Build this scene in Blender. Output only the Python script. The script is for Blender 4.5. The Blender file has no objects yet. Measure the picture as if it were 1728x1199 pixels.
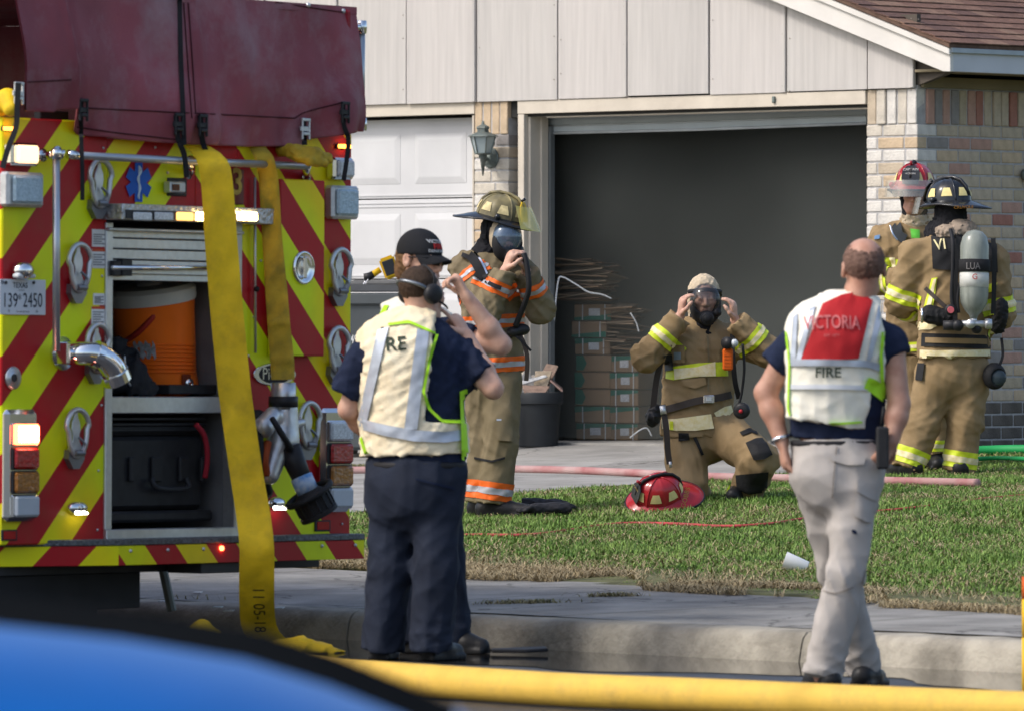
import bpy, bmesh, math, random
import numpy as np
from mathutils import Vector, Matrix
from mathutils.bvhtree import BVHTree
random.seed(7); rng = np.random.default_rng(7)
SC = bpy.context.scene
COL = SC.collection

# ------------------------------------------------------------------ camera, sky, sun, exposure
FPX, CX, HY, CAMH = 12000.0, 864.0, 560.0, 1.44       # measured: focal length in photo pixels, centre, horizon row, eye height
cam = bpy.data.cameras.new('camera'); camo = bpy.data.objects.new('camera', cam); COL.objects.link(camo)
camo.location = (0, 0, CAMH); camo.rotation_euler = (math.pi/2, 0, 0)
cam.sensor_fit = 'HORIZONTAL'; cam.sensor_width = 36; cam.lens = 36*FPX/1728; cam.shift_y = -(599.5-HY)/1728
cam.clip_start = 0.5; cam.clip_end = 3000
cam.dof.use_dof = True; cam.dof.focus_distance = 41.0; cam.dof.aperture_fstop = 7.5
SC.camera = camo
SUN_AZ, SUN_EL = (-0.93, -0.36), math.radians(46)
W = bpy.data.worlds.new('World'); SC.world = W; W.use_nodes = True
nt = W.node_tree; sky = nt.nodes.new('ShaderNodeTexSky'); sky.sky_type = 'NISHITA'; sky.sun_disc = False
sky.sun_elevation = SUN_EL; sky.sun_rotation = math.atan2(SUN_AZ[0], SUN_AZ[1]); sky.dust_density = 3.0; sky.air_density = 1.0
nt.links.new(sky.outputs[0], nt.nodes['Background'].inputs[0]); nt.nodes['Background'].inputs[1].default_value = 0.15
sl = bpy.data.lights.new('sun', 'SUN'); sl.energy = 1.35; sl.angle = math.radians(11); sl.color = (1.0, 0.965, 0.91)
so = bpy.data.objects.new('sun', sl); COL.objects.link(so)
_sd = Vector((SUN_AZ[0]*math.cos(SUN_EL), SUN_AZ[1]*math.cos(SUN_EL), math.sin(SUN_EL))).normalized()
so.rotation_euler = _sd.to_track_quat('Z', 'Y').to_euler(); so.location = (-20, 10, 30)
vs = SC.view_settings; vs.view_transform = 'Standard'; vs.look = 'None'; vs.exposure = 0.66; vs.gamma = 1.0
SC.cycles.use_denoising = True; SC.cycles.max_bounces = 6; SC.cycles.volume_bounces = 1
SC.cycles.sample_clamp_indirect = 4.0

# ------------------------------------------------------------------ pixel <-> place
def P(px, py, Y):
    return np.array([(px-CX)/FPX*Y, Y, CAMH-(py-HY)/FPX*Y])
def ray(px, py):
    return np.array([(px-CX)/FPX, 1.0, -(py-HY)/FPX])
CAMP = np.array([0, 0, CAMH])

# ------------------------------------------------------------------ materials
MATS = {}
def mat(name, col, rough=.6, metal=0.0, var=.12, vs_=6.0, bump=0.0, bs=80.0, col2=None, spec=.2, emit=None, es=0.0,
        trans=0.0, coat=0.0, alpha=1.0, island=0.0, stretch=None, dirt=0.0, dirtcol=(.05,.04,.03), ds=3.0, sheen=0.0, det=4.0, crease=0.0, cs=9.0, crack=0.0):
    if name in MATS: return MATS[name]
    m = bpy.data.materials.new(name); m.use_nodes = True; t = m.node_tree; N = t.nodes; L = t.links
    b = N['Principled BSDF']
    b.inputs['Roughness'].default_value = rough; b.inputs['Metallic'].default_value = metal
    b.inputs['Specular IOR Level'].default_value = spec
    if trans: b.inputs['Transmission Weight'].default_value = trans
    if coat: b.inputs['Coat Weight'].default_value = coat; b.inputs['Coat Roughness'].default_value = .08
    if sheen: b.inputs['Sheen Weight'].default_value = sheen
    if alpha < 1: b.inputs['Alpha'].default_value = alpha
    if emit: b.inputs['Emission Color'].default_value = (*emit, 1); b.inputs['Emission Strength'].default_value = es
    tc = N.new('ShaderNodeTexCoord'); vec = tc.outputs['Object']
    if stretch:
        mp = N.new('ShaderNodeMapping'); mp.inputs['Scale'].default_value = stretch; L.new(vec, mp.inputs[0]); vec = mp.outputs[0]
    c2 = col2 if col2 else tuple(min(1, c*(1+var)) for c in col); c1 = col if col2 else tuple(c*(1-var) for c in col)
    nz = N.new('ShaderNodeTexNoise'); nz.inputs['Scale'].default_value = vs_; nz.inputs['Detail'].default_value = det; L.new(vec, nz.inputs['Vector'])
    rp = N.new('ShaderNodeMapRange'); rp.inputs[1].default_value = .3; rp.inputs[2].default_value = .7; L.new(nz.outputs[0], rp.inputs[0])
    mx = N.new('ShaderNodeMix'); mx.data_type = 'RGBA'; mx.inputs[6].default_value = (*c1, 1); mx.inputs[7].default_value = (*c2, 1)
    L.new(rp.outputs[0], mx.inputs[0]); out = mx.outputs[2]
    if island:
        g = N.new('ShaderNodeNewGeometry'); h = N.new('ShaderNodeHueSaturation')
        mr = N.new('ShaderNodeMapRange'); mr.inputs[3].default_value = 1-island; mr.inputs[4].default_value = 1+island
        L.new(g.outputs['Random Per Island'], mr.inputs[0]); L.new(mr.outputs[0], h.inputs['Value']); L.new(out, h.inputs['Color']); out = h.outputs[0]
    if dirt:
        n2 = N.new('ShaderNodeTexNoise'); n2.inputs['Scale'].default_value = ds; n2.inputs['Detail'].default_value = 6; n2.inputs['Roughness'].default_value = .7
        L.new(vec, n2.inputs['Vector'])
        r2 = N.new('ShaderNodeMapRange'); r2.inputs[1].default_value = .48; r2.inputs[2].default_value = .75; r2.inputs[4].default_value = dirt
        L.new(n2.outputs[0], r2.inputs[0])
        m2 = N.new('ShaderNodeMix'); m2.data_type = 'RGBA'; m2.inputs[7].default_value = (*dirtcol, 1)
        L.new(r2.outputs[0], m2.inputs[0]); L.new(out, m2.inputs[6]); out = m2.outputs[2]
    if crack:
        vo = N.new('ShaderNodeTexVoronoi'); vo.feature = 'DISTANCE_TO_EDGE'; vo.inputs['Scale'].default_value = 1.1
        wn = N.new('ShaderNodeTexNoise'); wn.inputs['Scale'].default_value = 3; wn.inputs['Detail'].default_value = 5; L.new(vec, wn.inputs['Vector'])
        wm = N.new('ShaderNodeMix'); wm.data_type = 'VECTOR'; wm.inputs[0].default_value = .35; L.new(vec, wm.inputs[4]); L.new(wn.outputs['Color'], wm.inputs[5]); L.new(wm.outputs[1], vo.inputs['Vector'])
        cr = N.new('ShaderNodeMapRange'); cr.inputs[1].default_value = .0; cr.inputs[2].default_value = .012; cr.inputs[3].default_value = crack; cr.inputs[4].default_value = 0; L.new(vo.outputs['Distance'], cr.inputs[0])
        cm = N.new('ShaderNodeMix'); cm.data_type = 'RGBA'; cm.inputs[7].default_value = (.05, .045, .04, 1); L.new(cr.outputs[0], cm.inputs[0]); L.new(out, cm.inputs[6]); out = cm.outputs[2]
    L.new(out, b.inputs['Base Color'])
    prev = None
    if crease:
        n4 = N.new('ShaderNodeTexNoise'); n4.noise_type = 'RIDGED_MULTIFRACTAL'; n4.inputs['Scale'].default_value = cs; n4.inputs['Detail'].default_value = 3; n4.inputs['Distortion'].default_value = .6; L.new(vec, n4.inputs['Vector'])
        bq = N.new('ShaderNodeBump'); bq.inputs['Strength'].default_value = crease; bq.inputs['Distance'].default_value = .012; L.new(n4.outputs[0], bq.inputs['Height']); L.new(bq.outputs[0], b.inputs['Normal']); prev = bq.outputs[0]
    if bump:
        n3 = N.new('ShaderNodeTexNoise'); n3.inputs['Scale'].default_value = bs; n3.inputs['Detail'].default_value = 5; L.new(vec, n3.inputs['Vector'])
        bp = N.new('ShaderNodeBump'); bp.inputs['Strength'].default_value = min(1, bump); bp.inputs['Distance'].default_value = .01
        L.new(n3.outputs[0], bp.inputs['Height']); L.new(bp.outputs[0], b.inputs['Normal'])
        if prev is not None: L.new(prev, bp.inputs['Normal'])
    MATS[name] = m
    return m

# ------------------------------------------------------------------ scene graph helpers
def org(o):
    v = Vector((0, 0, 0))
    while o is not None: v = v + o.location; o = o.parent
    return np.array(v)
def tag(o, label, cat, group=None):
    o['label'] = label; o['category'] = cat
    if group: o['group'] = group
    return o
def thing(name, label, cat, loc=(0, 0, 0), group=None):
    o = bpy.data.objects.new(name, None); o.empty_display_size = .2; COL.objects.link(o); o.location = tuple(float(v) for v in loc)
    return tag(o, label, cat, group)
WV = {}
def mk(name, V, Fc, m, parent=None, smooth=False, mi=None, bevel=0, seg=1, keep=False):
    V = np.asarray(V, dtype=float).reshape(-1, 3)
    me = bpy.data.meshes.new(name)
    Vl = V - org(parent) if parent is not None else V
    if isinstance(Fc, np.ndarray):
        n = len(Fc); k = Fc.shape[1]
        me.vertices.add(len(Vl)); me.vertices.foreach_set('co', Vl.astype(np.float32).ravel())
        me.loops.add(n*k); me.loops.foreach_set('vertex_index', Fc.astype(np.int32).ravel())
        me.polygons.add(n); me.polygons.foreach_set('loop_start', (np.arange(n)*k).astype(np.int32))
        me.update(calc_edges=True)
    else:
        me.from_pydata([tuple(v) for v in Vl], [], Fc)
    ms = m if isinstance(m, (list, tuple)) else [m]
    for x in ms: me.materials.append(x)
    if mi is not None: me.polygons.foreach_set('material_index', np.asarray(mi, dtype=np.int32))
    if bevel or not isinstance(Fc, np.ndarray):
        bm = bmesh.new(); bm.from_mesh(me)
        bmesh.ops.recalc_face_normals(bm, faces=bm.faces)
        if bevel: bmesh.ops.bevel(bm, geom=list(bm.edges), offset=bevel, segments=seg, affect='EDGES', clamp_overlap=True)
        bm.to_mesh(me); bm.free()
    if smooth: me.polygons.foreach_set('use_smooth', np.ones(len(me.polygons), dtype=bool))
    me.update()
    o = bpy.data.objects.new(name, me); COL.objects.link(o)
    if parent is not None: o.parent = parent
    if keep: WV[o.name] = (V, Fc)
    return o
def dup(o, parent, loc=(0, 0, 0), rot=None, name=None):
    c = o.copy(); COL.objects.link(c); c.parent = parent; c.location = tuple(loc)
    if rot is not None: c.rotation_euler = rot
    return c
def nrm(v):
    v = np.asarray(v, float); return v/ (np.linalg.norm(v)+1e-12)
IDF = (np.zeros(3), np.eye(3))
class G:
    """collects shapes given in a local frame (origin, rows = axes)"""
    def __init__(s, fr=IDF): s.V = []; s.F = []; s.o, s.A = fr
    def w(s, p): p = np.asarray(p, float); return s.o + p @ s.A
    def add(s, V, Fc):
        n = len(s.V); s.V += [tuple(x) for x in s.w(np.asarray(V, float).reshape(-1, 3))]; s.F += [tuple(i+n for i in f) for f in Fc]; return s
    def box(s, lo, hi):
        x0, y0, z0 = lo; x1, y1, z1 = hi
        return s.add([(x0,y0,z0),(x1,y0,z0),(x1,y1,z0),(x0,y1,z0),(x0,y0,z1),(x1,y0,z1),(x1,y1,z1),(x0,y1,z1)],
                     [(0,3,2,1),(4,5,6,7),(0,1,5,4),(1,2,6,5),(2,3,7,6),(3,0,4,7)])
    def hexa(s, q, h):      # quad q (4 pts) and its copy h
        return s.add(list(q)+list(h), [(0,3,2,1),(4,5,6,7),(0,1,5,4),(1,2,6,5),(2,3,7,6),(3,0,4,7)])
    def prism(s, pts, off):  # polygon extruded by vector
        pts = np.asarray(pts, float); n = len(pts); q = pts+np.asarray(off, float)
        return s.add(list(pts)+list(q), [tuple(range(n-1, -1, -1)), tuple(range(n, 2*n))]+[(i, (i+1) % n, n+(i+1) % n, n+i) for i in range(n)])
    def tube(s, path, r, n=10, caps=True, closed=False):
        path = [np.asarray(p, float) for p in path]; m = len(path); rs = r if hasattr(r, '__len__') else [r]*m
        V = []; up = None
        for i, p in enumerate(path):
            if closed: t = nrm(path[(i+1) % m]-path[i-1])
            else: t = nrm(path[min(i+1, m-1)]-path[max(i-1, 0)])
            if up is None: up = np.array([0, 0, 1.0]) if abs(t[2]) < .9 else np.array([1.0, 0, 0])
            a = nrm(np.cross(t, up)); b = np.cross(a, t); up = b
            for k in range(n):
                th = 2*math.pi*k/n; V.append(p+rs[i]*(math.cos(th)*a+math.sin(th)*b))
        Fc = []
        for i in range(m if closed else m-1):
            j = (i+1) % m
            for k in range(n): Fc.append((i*n+k, i*n+(k+1) % n, j*n+(k+1) % n, j*n+k))
        if caps and not closed: Fc += [tuple(range(n-1, -1, -1)), tuple((m-1)*n+k for k in range(n))]
        return s.add(V, Fc)
    def lathe(s, prof, c, ax=(0, 0, 1), n=24, caps=True):  # prof: (r, h)
        ax = nrm(ax); up = np.array([1., 0, 0]) if abs(ax[0]) < .9 else np.array([0, 1., 0]); a = nrm(np.cross(ax, up)); b = np.cross(ax, a); c = np.asarray(c, float)
        V = [c+h*ax+r*(math.cos(2*math.pi*k/n)*a+math.sin(2*math.pi*k/n)*b) for r, h in prof for k in range(n)]
        Fc = [(i*n+k, i*n+(k+1) % n, (i+1)*n+(k+1) % n, (i+1)*n+k) for i in range(len(prof)-1) for k in range(n)]
        if caps: Fc += [tuple(range(n-1, -1, -1)), tuple((len(prof)-1)*n+k for k in range(n))]
        return s.add(V, Fc)
    def sphere(s, c, r, n=14, sc=(1, 1, 1)):
        c = np.asarray(c, float); prof = [(math.sin(math.pi*i/8), -math.cos(math.pi*i/8)) for i in range(1, 8)]
        V = [c+np.array([r*sc[0]*q*math.cos(2*math.pi*k/n), r*sc[1]*q*math.sin(2*math.pi*k/n), r*sc[2]*h]) for q, h in prof for k in range(n)]
        Fc = [(i*n+k, i*n+(k+1) % n, (i+1)*n+(k+1) % n, (i+1)*n+k) for i in range(6) for k in range(n)]+[tuple(range(n-1, -1, -1)), tuple(6*n+k for k in range(n))]
        return s.add(V, Fc)
    def build(s, name, m, parent=None, smooth=False, bevel=0, seg=1, keep=False):
        return mk(name, s.V, s.F, m, parent, smooth, bevel=bevel, seg=seg, keep=keep)
def spline(pts, n=8):
    pts = [np.asarray(p, float) for p in pts]; out = []
    for i in range(len(pts)-1):
        p0 = pts[max(i-1, 0)]; p1 = pts[i]; p2 = pts[i+1]; p3 = pts[min(i+2, len(pts)-1)]
        for k in range(n):
            t = k/n; out.append(.5*((2*p1)+(-p0+p2)*t+(2*p0-5*p1+4*p2-p3)*t*t+(-p0+3*p1-3*p2+p3)*t**3))
    out.append(pts[-1]); return out
def smoothen(o, ang=40):
    me = o.data; me.polygons.foreach_set('use_smooth', np.ones(len(me.polygons), dtype=bool))
    try: me.set_sharp_from_angle(angle=math.radians(ang))
    except Exception: pass
    return o

# text: flat letters as a mesh of their own
def text_mesh(s, bold=0.0, ext=0.0):
    cu = bpy.data.curves.new('t', 'FONT'); cu.body = s; cu.align_x = 'CENTER'; cu.align_y = 'CENTER'; cu.offset = bold; cu.resolution_u = 3; cu.extrude = ext
    o = bpy.data.objects.new('t', cu); COL.objects.link(o)
    dg = bpy.context.evaluated_depsgraph_get(); me = o.evaluated_get(dg).to_mesh()
    V = np.array([v.co[:] for v in me.vertices]); Fc = [tuple(p.vertices) for p in me.polygons]
    bpy.data.objects.remove(o); bpy.data.curves.remove(cu)
    return V, Fc
def text(name, s, c, right, up, size, m, parent, target=None, off=.003, bold=.0, sx=1.0, arc=0.0):
    V, Fc = text_mesh(s, bold); right = nrm(right); up = nrm(up); n = np.cross(right, up); c = np.asarray(c, float)
    X = V[:, 0]*size*sx; Z = V[:, 1]*size
    if arc: Z = Z - arc*X*X
    Wd = c+X[:, None]*right+Z[:, None]*up+n*off
    if target is not None:
        bv, = [bvh(target)]
        for i in range(len(Wd)):
            h = bv.ray_cast(Vector(Wd[i]+n*.3), Vector(-n), .8)
            if h[0] is not None: Wd[i] = np.array(h[0])+n*off
    return mk(name, Wd, Fc, m, parent)
BV = {}
def bvh(o):
    objs = o if isinstance(o, (list, tuple)) else [o]; key = tuple(x.name for x in objs)
    if key not in BV:
        V = []; Fc = []; n = 0
        for x in objs:
            v, f = WV[x.name]; V += [tuple(a) for a in np.asarray(v)]
            Fc += [tuple(int(i)+n for i in q) for q in f]; n += len(v)
        BV[key] = BVHTree.FromPolygons(V, Fc)
    return BV[key]
def resample(pl, n):
    pl = np.asarray(pl, float); d = np.r_[0, np.cumsum(np.linalg.norm(np.diff(pl, axis=0), axis=1))]; t = np.linspace(0, d[-1], n)
    return np.stack([np.interp(t, d, pl[:, i]) for i in range(pl.shape[1])], 1)
def decal(name, top, bot, target, m, parent, nu=16, nv=5, off=.006, thick=.006):
    """cloth patch sewn on a garment: outline measured in the photo, laid on the garment's own surface, with thickness"""
    bv = bvh(target); T = resample(top, nu); B = resample(bot, nu); V = []; ok = []
    for j in range(nv):
        f = j/(nv-1)
        for i in range(nu):
            q = T[i]*(1-f)+B[i]*f; d = ray(*q); d = d/np.linalg.norm(d)
            h = bv.ray_cast(Vector(CAMP), Vector(d))
            if h[0] is None: V.append(None); ok.append(False)
            else: V.append(np.array(h[0])); ok.append(True)
    if not any(ok): return None
    # drop hits that belong to something far behind the patch
    ys = np.array([v[1] for v in V if v is not None]); med = np.median(ys)
    n = len(V); Fc = []; idx = {}; W0 = []
    for k, v in enumerate(V):
        if v is not None and abs(v[1]-med) < .35:
            idx[k] = len(W0); W0.append(v-nrm(v-CAMP)*off)
    W1 = [v-nrm(v-CAMP)*thick for v in W0]; q = len(W0); used = {}
    quads = []
    for j in range(nv-1):
        for i in range(nu-1):
            a = (j*nu+i, j*nu+i+1, (j+1)*nu+i+1, (j+1)*nu+i)
            if all(x in idx for x in a): quads.append(tuple(idx[x] for x in a))
    ed = {}
    for f in quads:
        Fc.append(tuple(x+q for x in reversed(f)))
        for a, b in zip(f, f[1:]+f[:1]):
            if (b, a) in ed: del ed[(b, a)]
            else: ed[(a, b)] = 1
    for a, b in ed: Fc.append((a, b, b+q, a+q))
    for f in quads: Fc.append(f)
    if not Fc: return None
    o = mk(name, W0+W1, Fc, m, parent); smoothen(o, 50); return o
def strap(name, path, wpx, target, m, parent, off=.008, thick=.006, step=5):
    p = np.array([x[:2] for x in spline([(a, b) for a, b in path], 6)]); L = np.linalg.norm(np.diff(p, axis=0), axis=1).sum(); n = max(6, int(L/step))
    p = resample(p, n); t = np.gradient(p, axis=0); t /= (np.linalg.norm(t, axis=1)[:, None]+1e-9); nn = np.stack([-t[:, 1], t[:, 0]], 1)
    return decal(name, p+nn*wpx/2, p-nn*wpx/2, target, m, parent, n, 3, off, thick)

# ------------------------------------------------------------------ signed-distance modelling (people, cloth, soft things)
class SDF:
    def __init__(s): s.ops = []
    def cone(s, a, b, ra, rb, k=.02, flat=None, caps=(0, 0), sub=False):
        s.ops.append(('c', np.asarray(a, float), np.asarray(b, float), ra, rb, k, flat, caps, sub)); return s
    def chain(s, pr, k=.02, flat=None):
        for (a, ra), (b, rb) in zip(pr[:-1], pr[1:]): s.cone(a, b, ra, rb, k, flat)
        return s
    def ell(s, c, r, R=None, k=.02, sub=False):
        s.ops.append(('e', np.asarray(c, float), np.asarray(r, float), np.eye(3) if R is None else R, k, sub)); return s
    def box(s, c, hf, R=None, rd=.01, k=.01, sub=False):
        s.ops.append(('b', np.asarray(c, float), np.asarray(hf, float), np.eye(3) if R is None else R, rd, k, sub)); return s
    def half(s, co, no, bb=None):   # keep the side where (p-co).no < 0
        s.ops.append(('h', np.asarray(co, float), nrm(no), bb)); return s
    def bbox(s):
        lo = np.full(3, 1e9); hi = -lo
        for o in s.ops:
            if o[0] == 'c' and not o[8]:
                r = max(o[3], o[4]); lo = np.minimum(lo, np.minimum(o[1], o[2])-r); hi = np.maximum(hi, np.maximum(o[1], o[2])+r)
            elif o[0] in 'eb' and not o[5 if o[0] == 'e' else 6]:
                r = np.abs(o[3].T) @ o[2] + (o[4] if o[0] == 'b' else 0); lo = np.minimum(lo, o[1]-r); hi = np.maximum(hi, o[1]+r)
        return lo, hi
    def mesh(s, h=.008, disp=None):
        lo, hi = s.bbox(); lo = lo-4*h; hi = hi+4*h; n = np.ceil((hi-lo)/h).astype(int)+1
        D = np.full(n, 1.0, dtype=np.float32); ax = [lo[i]+h*np.arange(n[i]) for i in range(3)]
        for o in s.ops:
            if o[0] == 'h':
                _, co, no, bb = o; sl = [slice(0, n[i]) for i in range(3)]
                if bb is not None: sl = [slice(max(0, int((bb[0][i]-lo[i])/h)), max(0, min(n[i], int((bb[1][i]-lo[i])/h)+1))) for i in range(3)]
                g = [ax[i][sl[i]] for i in range(3)]
                e = (g[0]-co[0])[:, None, None]*no[0]+(g[1]-co[1])[None, :, None]*no[1]+(g[2]-co[2])[None, None, :]*no[2]
                D[tuple(sl)] = np.maximum(D[tuple(sl)], e); continue
            if o[0] == 'c': _, a, b, ra, rb, k, flat, caps, sub = o; r = max(ra, rb); l0 = np.minimum(a, b)-r; l1 = np.maximum(a, b)+r
            elif o[0] == 'e': _, c, rr, R, k, sub = o; r = np.abs(R.T) @ rr; l0 = c-r; l1 = c+r
            else: _, c, hf, R, rd, k, sub = o; r = np.abs(R.T) @ hf+rd; l0 = c-r; l1 = c+r
            mg = k+3*h; sl = tuple(slice(max(0, int((l0[i]-mg-lo[i])/h)), max(0, min(n[i], int((l1[i]+mg-lo[i])/h)+2))) for i in range(3))
            x = ax[0][sl[0]][:, None, None]; y = ax[1][sl[1]][None, :, None]; z = ax[2][sl[2]][None, None, :]
            if 0 in (x.size, y.size, z.size): continue
            if o[0] == 'c':
                px, py, pz = x-a[0], y-a[1], z-a[2]; ba = b-a; fs = 1.0
                L2 = ba @ ba+1e-12; L = math.sqrt(L2); t = (px*ba[0]+py*ba[1]+pz*ba[2])/L2
                tr = np.clip(t, -9 if caps[0] else 0, 9 if caps[1] else 1)
                qx, qy, qz = px-tr*ba[0], py-tr*ba[1], pz-tr*ba[2]
                q2 = qx*qx+qy*qy+qz*qz
                if flat is not None:
                    fd, ff = flat; fd = nrm(fd); fd = nrm(fd-ba*(fd@ba)/L2); f = qx*fd[0]+qy*fd[1]+qz*fd[2]; q2 = q2+f*f*(ff*ff-1)
                rad = ra+(rb-ra)*(np.clip(t, 0, 1) if flat is None or True else t)
                d = np.sqrt(q2)-rad
                if caps[0]: d = np.maximum(d, -t*L)
                if caps[1]: d = np.maximum(d, (t-1)*L)
            elif o[0] == 'e':
                px, py, pz = x-c[0], y-c[1], z-c[2]; u = [px*R[i, 0]+py*R[i, 1]+pz*R[i, 2] for i in range(3)]
                k0 = np.sqrt((u[0]/rr[0])**2+(u[1]/rr[1])**2+(u[2]/rr[2])**2)
                k1 = np.sqrt((u[0]/rr[0]**2)**2+(u[1]/rr[1]**2)**2+(u[2]/rr[2]**2)**2)+1e-9
                d = k0*(k0-1)/k1
            else:
                px, py, pz = x-c[0], y-c[1], z-c[2]; u = [np.abs(px*R[i, 0]+py*R[i, 1]+pz*R[i, 2])-hf[i] for i in range(3)]
                d = np.sqrt(sum(np.maximum(q, 0)**2 for q in u))+np.minimum(np.maximum(u[0], np.maximum(u[1], u[2])), 0)-rd
            B = D[sl]
            if sub:
                hh = np.clip(.5-.5*(B+d)/k, 0, 1); D[sl] = B*(1-hh)-d*hh+k*hh*(1-hh)
            else:
                hh = np.clip(.5+.5*(B-d)/k, 0, 1); D[sl] = B*(1-hh)+d*hh-k*hh*(1-hh)
        if disp is not None:
            I = np.argwhere(np.abs(D) < .035); pts = lo+h*I
            D[I[:, 0], I[:, 1], I[:, 2]] += disp(pts)
        return nets(D, lo, h)
def nets(D, lo, h):
    S = D < 0; n = D.shape; cnt = np.zeros((n[0]-1, n[1]-1, n[2]-1), np.int8); offs = [(i, j, k) for i in (0, 1) for j in (0, 1) for k in (0, 1)]
    for i, j, k in offs: cnt += S[i:n[0]-1+i, j:n[1]-1+j, k:n[2]-1+k]
    act = (cnt > 0) & (cnt < 8); cells = np.argwhere(act); idx = np.full(act.shape, -1, np.int32); idx[act] = np.arange(len(cells))
    pos = np.zeros((len(cells), 3)); w = np.zeros(len(cells)); val = {o: D[cells[:, 0]+o[0], cells[:, 1]+o[1], cells[:, 2]+o[2]] for o in offs}
    for a in offs:
        for x in range(3):
            if a[x] == 0:
                b = tuple(a[i]+(i == x) for i in range(3)); v1 = val[a]; v2 = val[b]; m = (v1 < 0) != (v2 < 0)
                t = np.where(m, v1/np.where(m, v1-v2, 1), 0); q = np.array(a)[None, :]+t[:, None]*(np.array(b)-np.array(a))[None, :]
                pos += q*m[:, None]; w += m
    V = lo+h*(cells+pos/np.maximum(w, 1)[:, None]); Q = []
    for x in range(3):
        y, z = (x+1) % 3, (x+2) % 3
        s0 = [slice(None)]*3; s1 = [slice(None)]*3; s0[x] = slice(0, n[x]-1); s1[x] = slice(1, n[x])
        a = S[tuple(s0)]; b = S[tuple(s1)]; E = np.argwhere(a != b)
        E = E[(E[:, y] > 0) & (E[:, z] > 0) & (E[:, y] < n[y]-1) & (E[:, z] < n[z]-1)]
        ins = a[E[:, 0], E[:, 1], E[:, 2]]
        def c(dy, dz):
            e = E.copy(); e[:, y] += dy; e[:, z] += dz; return idx[e[:, 0], e[:, 1], e[:, 2]]
        q = np.stack([c(-1, -1), c(0, -1), c(0, 0), c(-1, 0)], 1); q[~ins] = q[~ins][:, ::-1]; Q.append(q)
    Q = np.concatenate(Q); Q = Q[(Q >= 0).all(1)]
    return V, Q
def folds(amp=.004, seed=0, wl=(.05, .14), n=7, dirs=None, wr=(), ridge=.8):
    r = np.random.default_rng(seed); ks = []
    for i in range(n):
        d = r.normal(size=3) if dirs is None else np.asarray(dirs[i % len(dirs)], float)+r.normal(size=3)*.35
        d = nrm(d); l = r.uniform(*wl); ks.append((d*2*math.pi/l, r.uniform(0, 7), r.normal(size=3)*2*math.pi/(l*3.2), r.uniform(0, 7), l/wl[1]))
    def f(p):
        o = np.zeros(len(p))
        for k, ph, m, ps, a in ks:
            w = np.sin(p @ k+ph+1.8*np.sin(p @ m+ps)); o += a*((1-ridge)*w+ridge*(2*np.abs(w)**.75-1.1))
        o *= amp/ math.sqrt(n)*1.6
        for c, axv, rad, am, l in wr:
            q = p-np.asarray(c); g = np.exp(-(q*q).sum(1)/rad**2)
            for w in range(2):
                a2 = nrm(nrm(axv)+r.normal(size=3)*.55); m2 = r.normal(size=3)*9; a3 = r.normal(size=3)*7
                o -= 1.15*am*g*((1-np.abs(np.sin(math.pi*(q @ a2)/(l*(1.3+.5*w))+1.0*np.sin(q @ m2+w)+w*2)))**1.6*1.7-.6)*(.6+.4*np.sin(q @ a3+w))
        return o
    return f
def sdf_obj(name, s, m, parent, h=.008, disp=None, keep=True):
    V, Q = s.mesh(h, disp); return mk(name, V, Q, m, parent, True, keep=keep)
def band(name, src, a, axis, t0, t1, m, parent, rad=.2, off=.005, pred=None, thick=True):
    """a strip of trim sewn round a garment: the slice of its surface between two planes, lifted off it"""
    V, Q = WV[src.name]; a = np.asarray(a, float); ax = nrm(axis); C = V[Q].mean(1); t = (C-a) @ ax; rr = np.linalg.norm((C-a)-t[:, None]*ax, axis=1)
    k = (t > t0-.03) & (t < t1+.03) & (rr < rad)
    if pred is not None: k &= pred(C)
    Fs = Q[k]
    if len(Fs) == 0: return None
    u, inv = np.unique(Fs, return_inverse=True); Fs = inv.reshape(Fs.shape); bm = bmesh.new(); o0 = org(parent)
    vs_ = [bm.verts.new(v-o0) for v in V[u]]
    for f in Fs:
        try: bm.faces.new([vs_[i] for i in f])
        except ValueError: pass
    for t_, sg in ((t0, -1), (t1, 1)):
        bmesh.ops.bisect_plane(bm, geom=list(bm.verts)+list(bm.edges)+list(bm.faces), dist=1e-5, plane_co=Vector(a+ax*t_-o0), plane_no=Vector(ax*sg), clear_outer=True)
    bm.normal_update()
    mv = [(v, v.co+v.normal*off) for v in bm.verts]
    for v, c in mv: v.co = c
    me = bpy.data.meshes.new(name); bm.to_mesh(me); bm.free(); me.materials.append(m); me.polygons.foreach_set('use_smooth', np.ones(len(me.polygons), dtype=bool))
    o = bpy.data.objects.new(name, me); COL.objects.link(o); o.parent = parent
    return o
# ================================================================== THE SETTING
K0 = np.array([-.72, 33.15, 0.]); UA = np.array([.669, -.743, 0.]); UV = np.array([.743, .669, 0.])
KF = (K0, np.array([UA, UV, [0, 0, 1.]]))
_vz = np.array([0, .2, 2.7, 6.1, 7.1, 10.6, 12.4, 14, 60]); _zz = np.array([.14, .142, .185, .371, .44, .53, .64, .66, .66])
def vkerb(X, Y): return (X-K0[0])*UV[0]+(Y-K0[1])*UV[1]
def zg(X, Y): return np.interp(vkerb(X, Y), _vz, _zz)
def ghit(px, py, add=0.0):
    d = ray(px, py); Y = 40.
    for _ in range(60):
        z = zg(d[0]*Y, Y)+add; Yn = (z-CAMH)/d[2] if d[2] < 0 else Y; Y = .6*Y+.4*Yn
    return np.array([d[0]*Y, Y, zg(d[0]*Y, Y)])
def struct(o, kind='structure'): o['kind'] = kind; return o
def grid(name, us, vs_, f, m, parent=None):
    V = np.array([f(u, v) for v in vs_ for u in us]); nu = len(us)
    Fc = np.array([(j*nu+i, j*nu+i+1, (j+1)*nu+i+1, (j+1)*nu+i) for j in range(len(vs_)-1) for i in range(nu-1)])
    return mk(name, V, Fc, m, parent, True)

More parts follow.
